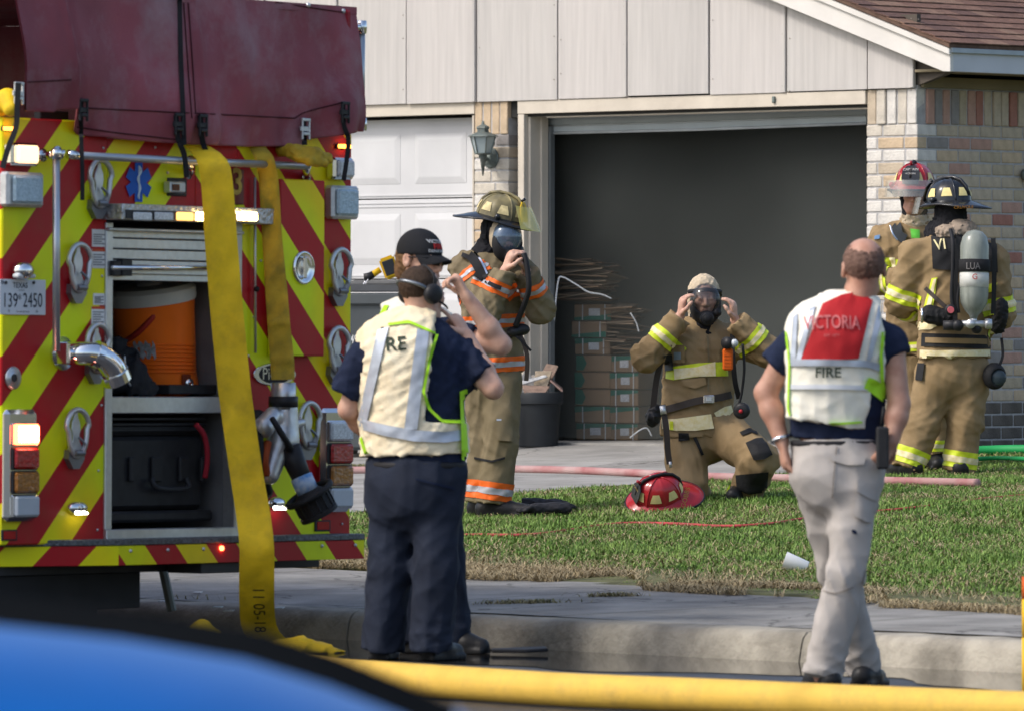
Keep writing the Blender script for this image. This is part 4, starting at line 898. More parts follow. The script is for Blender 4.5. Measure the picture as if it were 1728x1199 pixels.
for x, y in ((29, 158), (138, 186), (299, 210), (340, 212), (513, 218), (580, 190)):
    h = onc(x, y, .02)
    if h is None: h = G(TF).w(T(x, y, -.1))
    g = G((h, TF[1])); g.box((-.035, -.012, -.012), (.035, .0, .012)); g.box((-.03, -.016, -.05), (-.02, -.004, .05)); g.box((.02, -.016, -.05), (.03, -.004, .05)); g.box((-.03, -.018, .035), (.03, -.006, .05)); g.box((-.022, -.02, -.03), (.022, -.008, -.015)); g.build('cam_buckle', M_cast if x in (29, 513) else M_blkp, cov, bevel=.003)
for x, y in ((520, 9), (579, 19)):
    h = onc(x, y, .004)
    if h is not None: g = G(); g.sphere(h, .012, 8); g.build('snap', M_cast, cov, True)
# dark slot under the loose flap of the cover
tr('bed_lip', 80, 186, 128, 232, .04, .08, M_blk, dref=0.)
# ---------------------------------------------------------------- things stowed in the compartment
M_or = mat('orange cooler plastic', (.95,.17,.012), .4, var=.1, vs_=5, bump=.06, bs=30, dirt=.2, dirtcol=(.35,.06,.02), ds=5)
cc_ = np.array(T(272, 655, .36)); cool = thing('drink_cooler', 'orange round drink cooler with off-white lid on the compartment shelf', 'cooler', G(TF).w((cc_[0], .36, zsh+.03)))
cfr = (G(TF).w((cc_[0], .36, zsh+.032)), TF[1]); tilt = nrm(np.array([-.17, 0, 1.]))
hc = .455; g = G(cfr); g.lathe([(.150, 0), (.170, .012), (.178, .03), (.172, .10), (.195, hc-.06), (.20, hc-.02)], (0, 0, 0), tilt, 40); cb_ = smoothen(g.build('body', M_or, cool), 50)
g = G(cfr); g.lathe([(.205, hc-.02), (.21, hc-.005), (.21, hc+.035), (.19, hc+.055), (.06, hc+.06), (.06, hc+.075)], (0, 0, 0), tilt, 40); smoothen(g.build('lid', mat('off white plastic', (.60,.585,.53), .5, var=.08), cool), 40)
g = G(cfr)
for k in range(8): zq = .11+k*.018; g.tube([np.array([math.sin(t), -math.cos(t), 0])*(.174+zq*.058)+tilt*zq for t in np.linspace(-2.2, .4, 14)], .003, 5)
g.build('moulded_ribs', M_or, cool, True)
g = G(cfr); g.tube([np.array([-.03, -.17, .06]), np.array([-.034, -.2, .06])], .022, 12); g.tube([np.array([-.034, -.2, .06]), np.array([-.035, -.215, .035])], .013, 10); g.build('tap', M_chr, cool, True); g = G(cfr); g.box((-.062, -.185, .03), (-.005, -.168, .10)); g.build('tap_recess', mat('tap recess dark', (.16,.03,.01), .6), cool, bevel=.006)
g = G(cfr); a_ = np.linspace(-1.1, .1, 12); g.tube(spline([np.array([-.17, -.10, .40]), np.array([-.205, -.12, .36]), np.array([-.235, -.06, .29]), np.array([-.225, .02, .25])], 5), .014, 10); g.build('carry_handle', mat('cooler handle red', (.36,.03,.02), .45), cool, True)
g = G(cfr); V = []
for i in range(12):
    for j in range(5):
        t = -1.5+.6*i/11; zz = .175+.07*j/4+.012*math.sin(i*2.3+j); V.append(np.array([math.sin(t), -math.cos(t), 0])*(.176+zz*.058+.003)+tilt*zz)
g.add(V, [(j+5*i, j+5*(i+1), j+1+5*(i+1), j+1+5*i) for i in range(11) for j in range(4) if (i*7+j*3) % 9]); g.build('worn_label', mat('worn sticker', (.16,.15,.14), .7, col2=(.45,.45,.45), vs_=40), cool)
# tray under the cooler is part of the shelf outfit
tr('shelf_tray', 235, 648, 372, 664, .12, .7, M_blkp, dref=.3)
# black soft bag
cbg = np.array(T(215, 640, .25)); bag = thing('kit_bag', 'black soft kit bag slumped beside the orange cooler', 'bag', G(TF).w((cbg[0], .2, zsh+.03)))
w = G(TF).w; s = SDF(); s.ell(w(T(205, 640, .2)), (.14, .1, .12), None, .05); s.ell(w(T(235, 655, .2)), (.10, .08, .06), None, .05); s.ell(w(T(198, 600, .25)), (.09, .08, .09), None, .05); s.half(w((0, .2, zsh+.031)), -TZl)
sdf_obj('bag_body', s, mat('black nylon', (.018,.018,.02), .75, var=.3, bump=.3, bs=120), bag, .01, folds(.014, 3, (.08, .2))); g = G(TF); g.tube(spline([T(210, 600, .09), T(213, 635, .085), T(220, 650, .09)], 5), .005, 6); g.build('zip', M_alu, bag, True)
# black hard case below
k0 = T(178, 868, .12); k1 = T(345, 712, .12); case = thing('equipment_case', 'black ribbed hard equipment case in the bottom of the compartment', 'case', w((k0[0], .12, k0[2])))
zc1 = k0[2]+.03+(k1[2]-k0[2])*.78
tb('base_tray', (k0[0]+.0, .10, k0[2]-.035), (T(355, 860, .12)[0], .8, k0[2]+.015), M_blkp, case, .012)
body = tb('case_body', (k0[0]+.02, .125, k0[2]+.02), (k1[0], .75, zc1), M_blkp, case, .02); lid = tb('case_lid', (k0[0]+.02, .12, zc1+.004), (k1[0]+.003, .755, k1[2]), M_blkp, case, .02)
for zz in (.01, .035, .06): tb('lid_rib', (k0[0]+.02, .112, zc1+zz+.012), (k1[0]+.004, .121, zc1+zz+.024), M_blkp, lid, .002)
for x0, x1 in ((254, 270), (300, 316), (216, 224), (336, 344)): a = T(x0, 770, .12); b = T(x1, 812, .12); tb('latch', (a[0], .104, b[2]), (b[0], .124, a[2]), M_blkp, body, .006)
a = np.array(T(256, 806, .1)); b = np.array(T(314, 806, .1)); g = G(TF); g.tube(spline([a, a+[.02, -.02, -.045], b+[-.02, -.02, -.045], b], 6), .013, 8); g.build('handle', M_blkp, body, True)
g = G(TF); g.tube(spline([T(330, 715, .08), T(345, 735, .06), T(350, 770, .06), T(346, 805, .08)], 6), .013, 8); g.build('red_strap', mat('red webbing', (.36,.02,.035), .7), case, True)
# ---------------------------------------------------------------- hoses
def ribbon(name, pts, m, parent, th=.014, lab=None):
    """flat lay hose: pts = (px_left, px_right, py, Y)"""
    L_ = np.array(pts, float); n = 70; d = np.r_[0, np.cumsum(np.abs(np.diff(L_[:, 2]))+1)]; t = np.linspace(0, d[-1], n); Q = np.stack([np.interp(t, d, L_[:, i]) for i in range(4)], 1)
    for _ in range(3): Q[1:-1] = .25*Q[:-2]+.5*Q[1:-1]+.25*Q[2:]
    V = []; k = 10
    for i, (a, b, y, Y) in enumerate(Q):
        p = P(a, y, Y); q = P(b, y, Y); 
        for j in range(k):
            f = j/(k-1); c = p*(1-f)+q*f; wv = .009*math.sin(i*.35+f*3)*math.sin(i*.11)+.004*math.sin(i*.9+f*7)-.012*math.exp(-((i-52)/1.3)**2)-.010*math.exp(-((i-63)/1.2)**2)-.006*math.exp(-((i-34+4*f)/1.5)**2); e = th*.5*math.sqrt(max(0, 1-(2*f-1)**6)); V.append(c+[0, wv-e, 0])
        for j in range(k-1, -1, -1):
            f = j/(k-1); c = p*(1-f)+q*f; wv = .009*math.sin(i*.35+f*3)*math.sin(i*.11)+.004*math.sin(i*.9+f*7)-.012*math.exp(-((i-52)/1.3)**2)-.010*math.exp(-((i-63)/1.2)**2)-.006*math.exp(-((i-34+4*f)/1.5)**2); e = th*.5*math.sqrt(max(0, 1-(2*f-1)**6)); V.append(c+[0, wv+e+.001, 0])
    m2 = 2*k; Fc = [(i*m2+j, i*m2+(j+1) % m2, (i+1)*m2+(j+1) % m2, (i+1)*m2+j) for i in range(n-1) for j in range(m2)]
    o = mk(name, V, Fc, m, parent, keep=True); return smoothen(o, 50)
M_hose = mat('yellow rubber hose', (.85,.57,.02), .5, var=.14, vs_=9, bump=.5, bs=260, dirt=.5, dirtcol=(.42,.26,.03), ds=8, crease=.5, cs=9); M_hold = mat('old grimy yellow hose', (.44,.30,.025), .6, var=.25, vs_=9, bump=.45, bs=200, dirt=.8, dirtcol=(.12,.10,.03), ds=7, crease=.3, cs=7)
sup = thing('supply_hose', 'bright yellow flat supply hose hanging from the cover to the road', 'hose', P(437, 1085, 32.6))
Yp = [32.0, 32.0, 32.1, 32.2, 32.25, 32.3, 32.32, 32.35, 32.4, 32.45, 32.5]
hp = [(312, 352, 246, 32.15), (330, 384, 256, 31.95), (339, 393, 300, 31.98), (345, 400, 400, 32.0), (354, 410, 520, 32.05), (368, 424, 660, 32.1), (385, 441, 780, 32.1), (400, 459, 880, 32.08), (405, 463, 920, 32.0), (403, 463, 980, 32.1), (404, 463, 1030, 32.25), (406, 466, 1062, 32.4), (418, 476, 1084, 32.5), (432, 500, 1088, 32.45)]
sh = ribbon('hose_jacket', hp, M_hose, sup)
for s_, y in (('05-18', 1043), ('I I', 1000)): text('stencil', s_, P(436, y, 32.2), (0, 0, -1), (1, 0, 0), .075, mat('hose stencil', (.08,.06,.02), .8), sup, target=sh, off=.004, sx=.8)
old = thing('attack_hose', 'old grimy yellow hose hanging from the cover into the valve by the nozzle', 'hose', P(475, 640, 32.5))
ribbon('hose_jacket', [(420, 448, 249, 32.55), (428, 462, 262, 32.45), (437, 470, 300, 32.5), (442, 476, 400, 32.52), (447, 484, 480, 32.52), (452, 491, 560, 32.5), (456, 497, 610, 32.48), (458, 497, 640, 32.45)], M_hold, old)
s = SDF(); q = lambda x, y, Y: P(x, y, Y); s.chain([(q(468, 254, 32.75), .028), (q(500, 256, 32.6), .035), (q(530, 262, 32.6), .036), (q(552, 268, 32.65), .03)], .02, ((0, .2, 1), 1.0)); s.chain([(q(490, 262, 32.6), .02), (q(520, 272, 32.55), .026), (q(548, 276, 32.6), .022)], .015)
sdf_obj('folded_hose', s, M_hold, old, .007, folds(.006, 5, (.06, .15)))
s = SDF(); s.chain([(q(0, 180, 31.2), .045), (q(12, 168, 31.15), .045), (q(18, 184, 31.1), .035)], .02); o = sdf_obj('hose_end', s, M_hose, None, .007); tag(o, 'yellow hose loop peeping out under the cover at the picture edge', 'hose')
# charged hose on the road in front
pth = [(430, 1096, 29.6), (520, 1106, 29.0), (600, 1134, 28.45), (760, 1152, 27.9), (960, 1164, 27.3), (1200, 1175, 26.85), (1430, 1186, 26.4), (1728, 1199, 25.9), (2100, 1214, 25.3), (2600, 1236, 24.6)]
pp = []
for x, y, Y in pth: X = (x-CX)/FPX*Y; pp.append((X, Y, .068))
g = G(); g.tube(spline(pp, 10), .0655, 20); chs = g.build('supply_hose', mat('charged yellow hose', (.72,.46,.08), .5, var=.2, vs_=5, bump=.5, bs=220, dirt=.65, dirtcol=(.30,.19,.06), ds=5, crease=.25, cs=5), None, True, keep=True); tag(chs, 'thick charged yellow hose lying across the wet road in the foreground', 'hose')
sf = SDF()
for ch in ([(470, 1092, .05), (510, 1090, .06), (545, 1098, .05), (575, 1105, .035), (598, 1108, .028)], [(500, 1104, .04), (540, 1108, .04), (575, 1108, .04)]):
    sf.chain([(P(x, y, 31.9), r) for x, y, r in ch], .03, ((0, 0, 1), 1.3))
sf.half((0, 0, .002), (0, 0, -1)); o = sdf_obj('hose_pile', sf, M_hose, None, .01, folds(.008, 9, (.08, .2))); tag(o, 'heap of slack yellow hose on the wet road at the feet of the vest men', 'hose')
sf = SDF(); sf.chain([(P(x, y, 31.9), r) for x, y, r in ((320, 1066, .035), (340, 1058, .045), (362, 1068, .035))], .03, ((0, 0, 1), 1.3)); sf.half((0, 0, .002), (0, 0, -1)); o = sdf_obj('hose_pile', sf, M_hose, None, .01, folds(.005, 9, (.08, .2))); tag(o, 'small loop of yellow hose on the road behind the blue car', 'hose')
# ================================================================== SMALLER THINGS ABOUT THE PLACE
# cartons of tile inside the garage, by the left jamb
yaw = math.radians(-24); CXv = np.array([math.cos(yaw), math.sin(yaw), 0]); CYv = np.array([-CXv[1], CXv[0], 0])
M_card = mat('brown cardboard', (.25,.165,.10), .85, var=.15, vs_=6); M_cgrn = mat('carton green print', (.02,.13,.09), .7, var=.2); M_clab = mat('carton label', (.55,.56,.58), .6, var=.15, vs_=60); M_cstr = mat('white strapping', (.55,.57,.58), .5)
def carton(px, py, Yb, wd, dp, ht, label, style, n):
    b = P(px, py, Yb); fr = (b, np.array([CXv, CYv, [0, 0, 1.]])); t = thing('carton', label, 'carton', b, 'tile cartons stacked in the garage')
    j = random.uniform(-.008, .008); G(fr).box((j, 0, .001), (wd+j, dp, ht-.003)).build('box', M_card, t, bevel=.006)
    g = G(fr)
    if style == 0: g.add([(j, -.002, ht*.02), (wd+j, -.002, ht*.02), (wd+j, -.002, ht*.38), (j, -.002, ht*.18)], [(0, 1, 2, 3)])
    elif style == 1: g.add([(j, -.002, ht*.62), (wd+j, -.002, ht*.8), (wd+j, -.002, ht*.97), (j, -.002, ht*.97)], [(0, 1, 2, 3)])
    else: g.add([(j, -.002, .01), (wd*.2+j, -.002, .01), (wd*.3+j, -.002, ht*.5), (wd*.2+j, -.002, ht*.97), (j, -.002, ht*.97)], [(0, 1, 2, 3, 4)])
    g.build('printed_band', M_cgrn, t)
    if n % 3 != 1: G(fr).box((wd*.4+j, -.005, ht*.28), (wd*.7+j, -.001, ht*.72)).build('paper_label', M_clab, t)
    if style < 2:
        for f in (.22, .82): G(fr).box((wd*f+j, -.006, 0.002), (wd*f+.007+j, -.001, ht-.004)).build('strapping', M_cstr, t)
    return t
Yb = 51.0; hpx = 28.6; ORD = ['lowest', 'second from the floor', 'third from the floor', 'fourth from the floor', 'fifth from the floor', 'sixth from the floor', 'seventh from the floor', 'topmost']
for k in range(8):
    sx = [0, 0, 0, 0, 0, -2, -7, -2][k]; wd = [.275, .275, .275, .275, .275, .27, .27, .29][k]
    carton(971+sx, 741-k*hpx, Yb, wd, .42, .1195, 'brown tile carton in the taller left garage stack, '+ORD[k], [1, 1, 2, 2, 2, 1, 0, 0][k], [0, 1, 1, 1, 1, 0, 1, 0][k])
ORD2 = ['lowest', 'second up', 'middle one', 'second from the top', 'top one']
for k in range(5): carton(1028, 742-k*hpx, 50.9, .225, .4, .1195, 'brown tile carton in the shorter right garage stack, '+ORD2[k], 1, [0, 1, 2, 2, 2][k])
# heap of flattened cardboard on top
def heap(label, c, wx, ht, n, seed):
    r = random.Random(seed); t = thing('cardboard_heap', label, 'cardboard', P(*c), 'flattened cardboard on the cartons'); base = P(*c)
    for k in range(n):
        z = ht*k/n; a = yaw+r.uniform(-.3, .3); X = np.array([math.cos(a), math.sin(a), r.uniform(-.12, .16)]); Yv = np.array([-math.sin(a), math.cos(a), r.uniform(-.15, .15)]); Z = nrm(np.cross(X, Yv)); X = nrm(X); w_ = wx*r.uniform(.6, 1.05)
        fr = (base+[r.uniform(-.06, .1)+.02*math.sin(k), r.uniform(-.03, .12), z+.015], np.array([X, nrm(Yv), Z])); g = G(fr); q = [(-w_/2, -.14, 0), (w_/2, -.14+r.uniform(-.04, .04), 0), (w_/2-r.uniform(0, .05), .14, 0), (-w_/2, .15, 0)]
        g.hexa(q, [(x, y, zz-.008) for x, y, zz in q]); g.build('cardboard_sheet', r.choice([M_card, mat('dark cardboard', (.16,.10,.065), .85, var=.2, vs_=8), mat('pale cardboard edge', (.34,.25,.17), .85)]), t)
    return t
heap('heap of flattened brown cardboard on the taller carton stack', (985, 508, 51.0), .44, .28, 30, 3); heap('slumped cardboard sheets on the shorter carton stack', (1050, 594, 50.95), .26, .33, 26, 5)
def strapline(label, pts, r=.006):
    g = G(); g.tube(spline([P(x, y, Y) for x, y, Y in pts], 6), r, 6); tag(g.build('loose_strapping', M_cstr, None, True), label, 'strapping', 'loose white strapping')
strapline('white strapping curling over the heap down the left carton side', [(933, 580, 50.7), (936, 530, 50.6), (942, 475, 50.6), (950, 468, 50.6), (972, 480, 50.6), (993, 493, 50.6), (1015, 497, 50.6), (1032, 504, 50.6)]); strapline('short white strapping end beside the shorter carton stack', [(1064, 528, 50.5), (1074, 545, 50.5), (1078, 560, 50.5)])
strapline('white strapping lying by the carton foot', [(1063, 738, 50.4), (1080, 725, 50.4), (1092, 722, 50.4), (1100, 735, 50.4)])
# planter pot with rubble
pb = ghit(908, 757); s0 = FPX/pb[1]; pot = thing('planter_pot', 'large black plastic planter pot full of broken tile by the garage jamb', 'pot', pb)
hpot = 96/s0; g = G(); M_pot = mat('black planter plastic', (.03,.033,.036), .5, var=.15, vs_=6)
g.lathe([(.125, .02), (.14, 0.02), (.155, hpot*.6), (.163, hpot*.78), (.178, hpot*.8), (.183, hpot*.97), (.175, hpot), (.165, hpot*.97), (.15, hpot*.8)], pb, n=40, caps=False); g.lathe([(.0, hpot*.82), (.16, hpot*.82)], pb, n=24, caps=False)
g.lathe([(.0, .021), (.13, .021)], pb, n=24, caps=False); smoothen(g.build('pot_shell', M_pot, pot), 40)
dsc = ['pale', 'brown', 'speckled pinkish', 'tan', 'brown', 'grey', 'white']; dc = [(.42,.38,.33), (.24,.17,.13), (.30,.20,.17), (.36,.29,.21), (.26,.18,.14), (.32,.31,.30), (.5,.5,.49)]
dl = ['leaning at the back of the planter pot', 'standing highest in the planter pot', 'lying at the right rim of the planter pot', 'upright in the middle of the planter pot', 'lying flat at the front rim of the planter pot', 'poking out left in the planter pot', 'thin, slanting across the planter pot']
for i, (x, y, a, b, t1, t2) in enumerate(((905, 645, .16, .14, .5, .3), (925, 630, .17, .10, -.35, .6), (940, 648, .15, .12, .7, -.3), (915, 642, .12, .16, -.6, .9), (905, 656, .2, .12, .1, .1), (888, 646, .14, .14, .2, 1.0), (898, 640, .03, .22, -.2, .8))):
    c = P(x, y, pb[1]+[.05, .03, 0, -.03, -.1, 0, -.06][i]); R = np.array(Matrix.Rotation(t1, 3, 'Y') @ Matrix.Rotation(t2+.4, 3, 'X') @ Matrix.Rotation(i*.8, 3, 'Z')).T
    g = G((c, R)); q = [(-a/2, -b/2, 0), (a/2, -b*.4, 0), (a*.42, b/2, 0), (-a*.3, b*.45, 0)]; g.hexa(q, [(u, v, w_-.012) for u, v, w_ in q])
    tag(g.build('broken_tile', mat('broken tile %d' % i, dc[i], .8, var=.25, vs_=30, bump=.4, bs=80), None, bevel=.003), dsc[i]+' broken tile piece '+dl[i], 'broken tile', 'rubble in the planter pot')
# grey wheeled bin by the closed door with a yellow hand device on its lid
bb = ghit(622, 772); s0 = FPX/bb[1]; bn = thing('wheeled_bin', 'dark grey wheeled rubbish bin against the closed garage door', 'bin', bb); by = math.radians(-20)
fr = (bb, np.array([[math.cos(by), math.sin(by), 0], [-math.sin(by), math.cos(by), 0], [0, 0, 1.]])); hb_ = (772-484)/s0; M_bin = mat('grey bin plastic', (.075,.085,.09), .5, var=.1, vs_=5); M_binl = mat('bin lid plastic', (.04,.043,.045), .45, var=.15)
g = G(fr); lo = [(-.2, -.24), (.3, -.24), (.3, .24), (-.2, .24)]; hi = [(-.26, -.3), (.36, -.3), (.36, .3), (-.26, .3)]
g.hexa([(x, y, .06) for x, y in lo], [(x, y, hb_-.05) for x, y in hi]); g.build('bin_body', M_bin, bn, bevel=.02, seg=2)
g = G(fr); g.box((-.28, -.32, hb_-.13), (.38, .32, hb_-.045)); g.build('bin_rim', M_bin, bn, bevel=.012)
g = G(fr); g.hexa([(-.285, -.33, hb_-.04), (.385, -.33, hb_-.04), (.385, .34, hb_-.02), (-.285, .34, hb_-.02)], [(-.22, -.27, hb_+.02), (.32, -.27, hb_+.02), (.32, .3, hb_+.05), (-.22, .3, hb_+.05)]); ld = g.build('bin_lid', M_binl, bn, bevel=.012)
for x in (-.24, .3): g = G(fr); g.lathe([(.1, -.03), (.1, .03)], (x+.02, .2, .1), (1, 0, 0), 20); g.build('wheel', M_blk, bn)
text('bin_number', '01497', G(fr).w((-.01, -.285, (772-573)/s0)), fr[1][0], (0, 0, 1), .085, mat('bin number white', (.6,.6,.6), .7), bn, off=.01, sx=.7, bold=.01)
tc_ = P(640, 458, bb[1]-.25); dv = thing('handheld_camera', 'yellow handheld thermal camera with black grip on the grey bin lid', 'camera', P(640, 478, bb[1]-.25)); M_yel = mat('yellow device plastic', (.58,.36,.01), .45)
R = np.array(Matrix.Rotation(-.35, 3, 'Y')).T; fr2 = (P(658, 453, bb[1]-.25), R)
g = G(fr2); g.box((-.055, -.05, -.07), (.055, .05, .085)); g.build('housing', M_yel, dv, bevel=.014, seg=2); g = G(fr2); g.box((-.04, -.056, -.045), (.04, -.049, .06)); g.build('screen', mat('device screen', (.03,.035,.04), .15), dv, bevel=.004)
g = G(); g.tube([P(642, 455, bb[1]-.25), P(628, 464, bb[1]-.25)], [.022, .024], 10); g.build('neck', M_yel, dv, True); g = G(); g.tube([P(630, 463, bb[1]-.25), P(622, 467, bb[1]-.25), P(614, 468, bb[1]-.25)], [.026, .029, .026], 10); g.build('grip', M_blkp, dv, True)
g = G(); g.tube(spline([P(622, 470, bb[1]-.27), P(616, 480, bb[1]-.27), P(612, 482, bb[1]-.27), P(617, 474, bb[1]-.27)], 5), .004, 6); g.build('clip', M_chr, dv, True)
# hoses on the driveway and lawn
def ghose(name, label, pts, r, m, lift=0.0, n=10):
    q = []
    for x, y in pts: p = ghit(x, y); q.append(p+[0, 0, r*.9+lift])
    g = G(); g.tube(spline(q, n), r, 14); return tag(g.build(name, m, None, True), label, 'hose')
M_pk_ = mat('faded pink hose jacket', (.33,.12,.12), .8, col2=(.46,.33,.31), vs_=5, bump=.4, bs=150, dirt=.3, dirtcol=(.24,.10,.10), ds=5)
ghose('hand_line', 'faded pink fire hose running across the driveway past the kneeling firefighter', [(380, 806), (590, 804), (700, 803), (860, 802), (960, 804), (1060, 808), (1200, 815), (1340, 818), (1480, 822), (1560, 824), (1650, 826)], .026, M_pk_, .02)
M_rdh = mat('thin red hose', (.36,.05,.055), .6, var=.3, vs_=6)
ghose('red_line', 'thin red line half sunk in the lawn grass', [(600, 915), (780, 908), (900, 907), (1005, 893), (1060, 888), (1140, 889), (1220, 893), (1300, 889), (1360, 880), (1480, 868), (1560, 860), (1660, 847), (1760, 838)], .009, M_rdh, .012)
M_gr = mat('green hose', (.02,.30,.085), .5, var=.1); ghose('green_hose', 'bright green charged hose by the brick wall', [(1560, 778), (1620, 774), (1680, 771), (1740, 770), (1800, 770)], .032, M_gr, .02)
ghose('green_hose', 'thin flat green hose on the grass under the charged green one', [(1640, 785), (1690, 783), (1760, 786)], .014, M_gr, .03)
# black gloves on the grass
M_glv = mat('black leather glove', (.022,.022,.025), .65, var=.3, vs_=20, bump=.3, bs=60)
def glove(px, py, dirn, label, s_=1.0, seed=0):
    c = ghit(px, py)+[0, 0, .05]; d = nrm([dirn[0], dirn[1], 0]); sd_ = np.array([-d[1], d[0], 0]); s = SDF(); s.cone(c-d*.11, c, .05*s_, .055*s_, .03, ((0, 0, 1), 1.4)); s.cone(c-d*.11, c-d*.2, .05*s_, .058*s_, .03, ((0, 0, 1), 1.3), (0, 1))
    for k, l in zip((-1.5, -.5, .5, 1.5), (.085, .1, .095, .07)):
        a = c+sd_*.024*k; b = a+d*l*.6+[0, 0, .012]; s.chain([(a, .019), (b, .017), (b+d*l*.5-np.array([0, 0, .02]), .015)], .006)
    s.chain([(c-d*.07-sd_*.04, .02), (c-d*.01-sd_*.085, .018), (c+d*.03-sd_*.08, .016)], .012)
    return tag(sdf_obj('work_glove', s, M_glv, None, .006, folds(.004, seed, (.04, .1))), label, 'glove', 'gloves dropped on the lawn')
glove(938, 867, (1, -.25), 'black leather glove lying on the grass, the right one of the pair', 1.1, 1); glove(905, 873, (-1, -.3), 'black leather glove lying on the grass, the left one of the pair', 1., 2)
# paper cup
cp = ghit(1343, 966)+[0, 0, .045]; ax = nrm([.93, -.1, -.30]); g = G(); g.lathe([(.0, -.06), (.047, -.06), (.046, -.052), (.033, .06), (.031, .062), (.0, .058)][::1], cp, ax, 28, caps=False)
cup = g.build('foam_cup', mat('white foam', (.80,.79,.76), .7, var=.03), None, True); smoothen(cup, 40); tag(cup, 'white foam cup lying on its side at the lawn edge', 'cup')
# short steel post by the kerb, small litter and a flattened piece in the gutter
g = G(); a = P(290, 1030, 33.9); b = P(274, 955, 33.9); g.tube([a, b], .022, 8); tag(g.build('steel_post', mat('weathered post', (.16,.17,.15), .6, .3, var=.2), None, False), 'leaning grey steel post on the footway below the fire engine', 'post')
c = P(880, 1106, 31.75); c[2] = .012; g = G((c, np.eye(3))); g.prism([(-.13, -.05, 0), (.02, -.07, 0), (.12, -.03, .004), (.11, .05, .01), (-.03, .07, .004), (-.14, .03, 0)], (0, 0, .016)); tag(g.build('flattened_scrap', M_blk, None, bevel=.004), 'flat black scrap lying in the gutter water', 'scrap')
for i, (x, y) in enumerate(((275, 1016), (332, 1001), (385, 1032), (366, 1026), (470, 1027))):
    c = ghit(x, y)+[0, 0, .004]; g = G((c, np.eye(3))); g.prism([(-.025, -.02, 0), (.02, -.03, 0), (.03, .02, .004), (-.01, .03, .002)], (0, 0, .004)); tag(g.build('paper_scrap', mat('paper white', (.6,.6,.58), .8), None), 'tiny white paper scrap on the footway, number %s from the left' % ['one', 'two', 'three', 'four', 'five'][i] if False else ['tiny white paper scrap on the footway left of the steel post', 'tiny white paper scrap on the footway behind the steel post', 'tiny white paper scrap just left of the hanging hose', 'tiny white paper scrap between steel post and hanging hose', 'tiny white paper scrap right of the hanging hose'][i], 'paper scrap', 'paper scraps on the footway')
g = G(); p0 = P(1727, 1000, 28.2); g.tube([P(1737, 1075, 28.2), P(1737, 1010, 28.2)], .03, 14); tp = g.build('marker_pole', mat('marker yellow', (.7,.42,.02), .5), None, True); tag(tp, 'yellow and orange pole at the right picture edge', 'pole')
# foot of the pole goes down to the road
p0 = P(1737, 1075, 28.2); g = G(); g.tube([p0+[0, 0, .001], (p0[0], p0[1], .0)], .03, 14); g.build('pole_foot', MATS['marker yellow'], tp, True); g = G(); g.tube([P(1737, 1009.8, 28.2), P(1737, 972, 28.2)], .03, 14); g.build('pole_top', mat('marker orange', (.55,.10,.02), .5), tp, True)
# wall tap/light knob at right edge of brick wall
w_ = SH(1727, 295, .0); g = G(HF); g.lathe([(.04, 0), (.05, .03), (.03, .06)], (0.01, w_[1], w_[2]), (1, 0, 0), 16); g.build('wall_fitting', M_lam, house, True)

# ---------------------------------------------------------------- blue car passing close by in the foreground
CARY = 9.0; X0 = (900-CX)/FPX*CARY; car = thing('car', 'blurred glossy blue car close in the foreground, only its bonnet showing', 'car', (X0-2.3, CARY, 0))
M_blue = mat('metallic blue paint', (.002,.11,.40), .28, .35, var=.05, spec=.25); M_glass = mat('car glass', (.02,.025,.03), .05, spec=.8)
hx = [0, .015, .04, .09, .225, .345, .6, 1.1, 1.3, 4.55, 4.75, 4.8]; hz = [.80, .86, .92, .965, 1.027, 1.065, 1.108, 1.135, 1.14, 1.12, 1.0, .9]; hw = [.62, .72, .80, .85, .89, .91, .92, .925, .925, .915, .88, .8]
NS = 44; V = []; xs = np.r_[0, .015, .05, .1, .17, .25, .35, .5, .7, .9, 1.1, 1.3, np.linspace(1.5, 4.5, 16), 4.6, 4.7, 4.76, 4.8]
for x in xs:
    h_ = np.interp(x, hx, hz); w_ = np.interp(x, hx, hw); zb = .25+(.12 if x < .1 else 0)
    for k in range(NS):
        t = math.pi*k/(NS-1); c, s_ = math.cos(t), math.sin(t); yy = -w_*math.copysign(abs(c)**.42, c); zz = zb+(h_-zb)*abs(s_)**.5; zz -= .085*(yy/w_)**2*(zz > .7)
        if yy < 0: yy -= .07*math.exp(-((x-.33)/.17)**2-((zz-.88)/.14)**2)  # bulge added to the near fender so it catches a highlight
        V.append((X0-x, CARY+yy, zz-.008))
n = len(xs); Fc = [(i*NS+k, i*NS+k+1, (i+1)*NS+k+1, (i+1)*NS+k) for i in range(n-1) for k in range(NS-1)]+[tuple(range(NS)), tuple((n-1)*NS+k for k in range(NS))]+[tuple([i*NS for i in range(n)]+[i*NS+NS-1 for i in range(n-1, -1, -1)])]
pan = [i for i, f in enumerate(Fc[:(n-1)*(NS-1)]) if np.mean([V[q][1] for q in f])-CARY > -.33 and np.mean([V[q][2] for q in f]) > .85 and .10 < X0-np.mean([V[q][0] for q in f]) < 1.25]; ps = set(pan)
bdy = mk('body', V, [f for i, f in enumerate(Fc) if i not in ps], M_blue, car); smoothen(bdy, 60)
smoothen(mk('bonnet_reflection', V, [Fc[i] for i in pan], mat('painted dark reflection', (.008,.009,.010), .8, spec=.0), car), 60)  # blue bonnet's dark reflection band, painted as matt black faces
def loft(secs, name, m, par):
    V = []; k = len(secs[0])
    for s_ in secs: V += s_
    Fc = [(i*k+j, i*k+(j+1) % k, (i+1)*k+(j+1) % k, (i+1)*k+j) for i in range(len(secs)-1) for j in range(k)]+[tuple(range(k)), tuple((len(secs)-1)*k+j for j in range(k))]
    return mk(name, V, Fc, m, par, bevel=.03, seg=2)
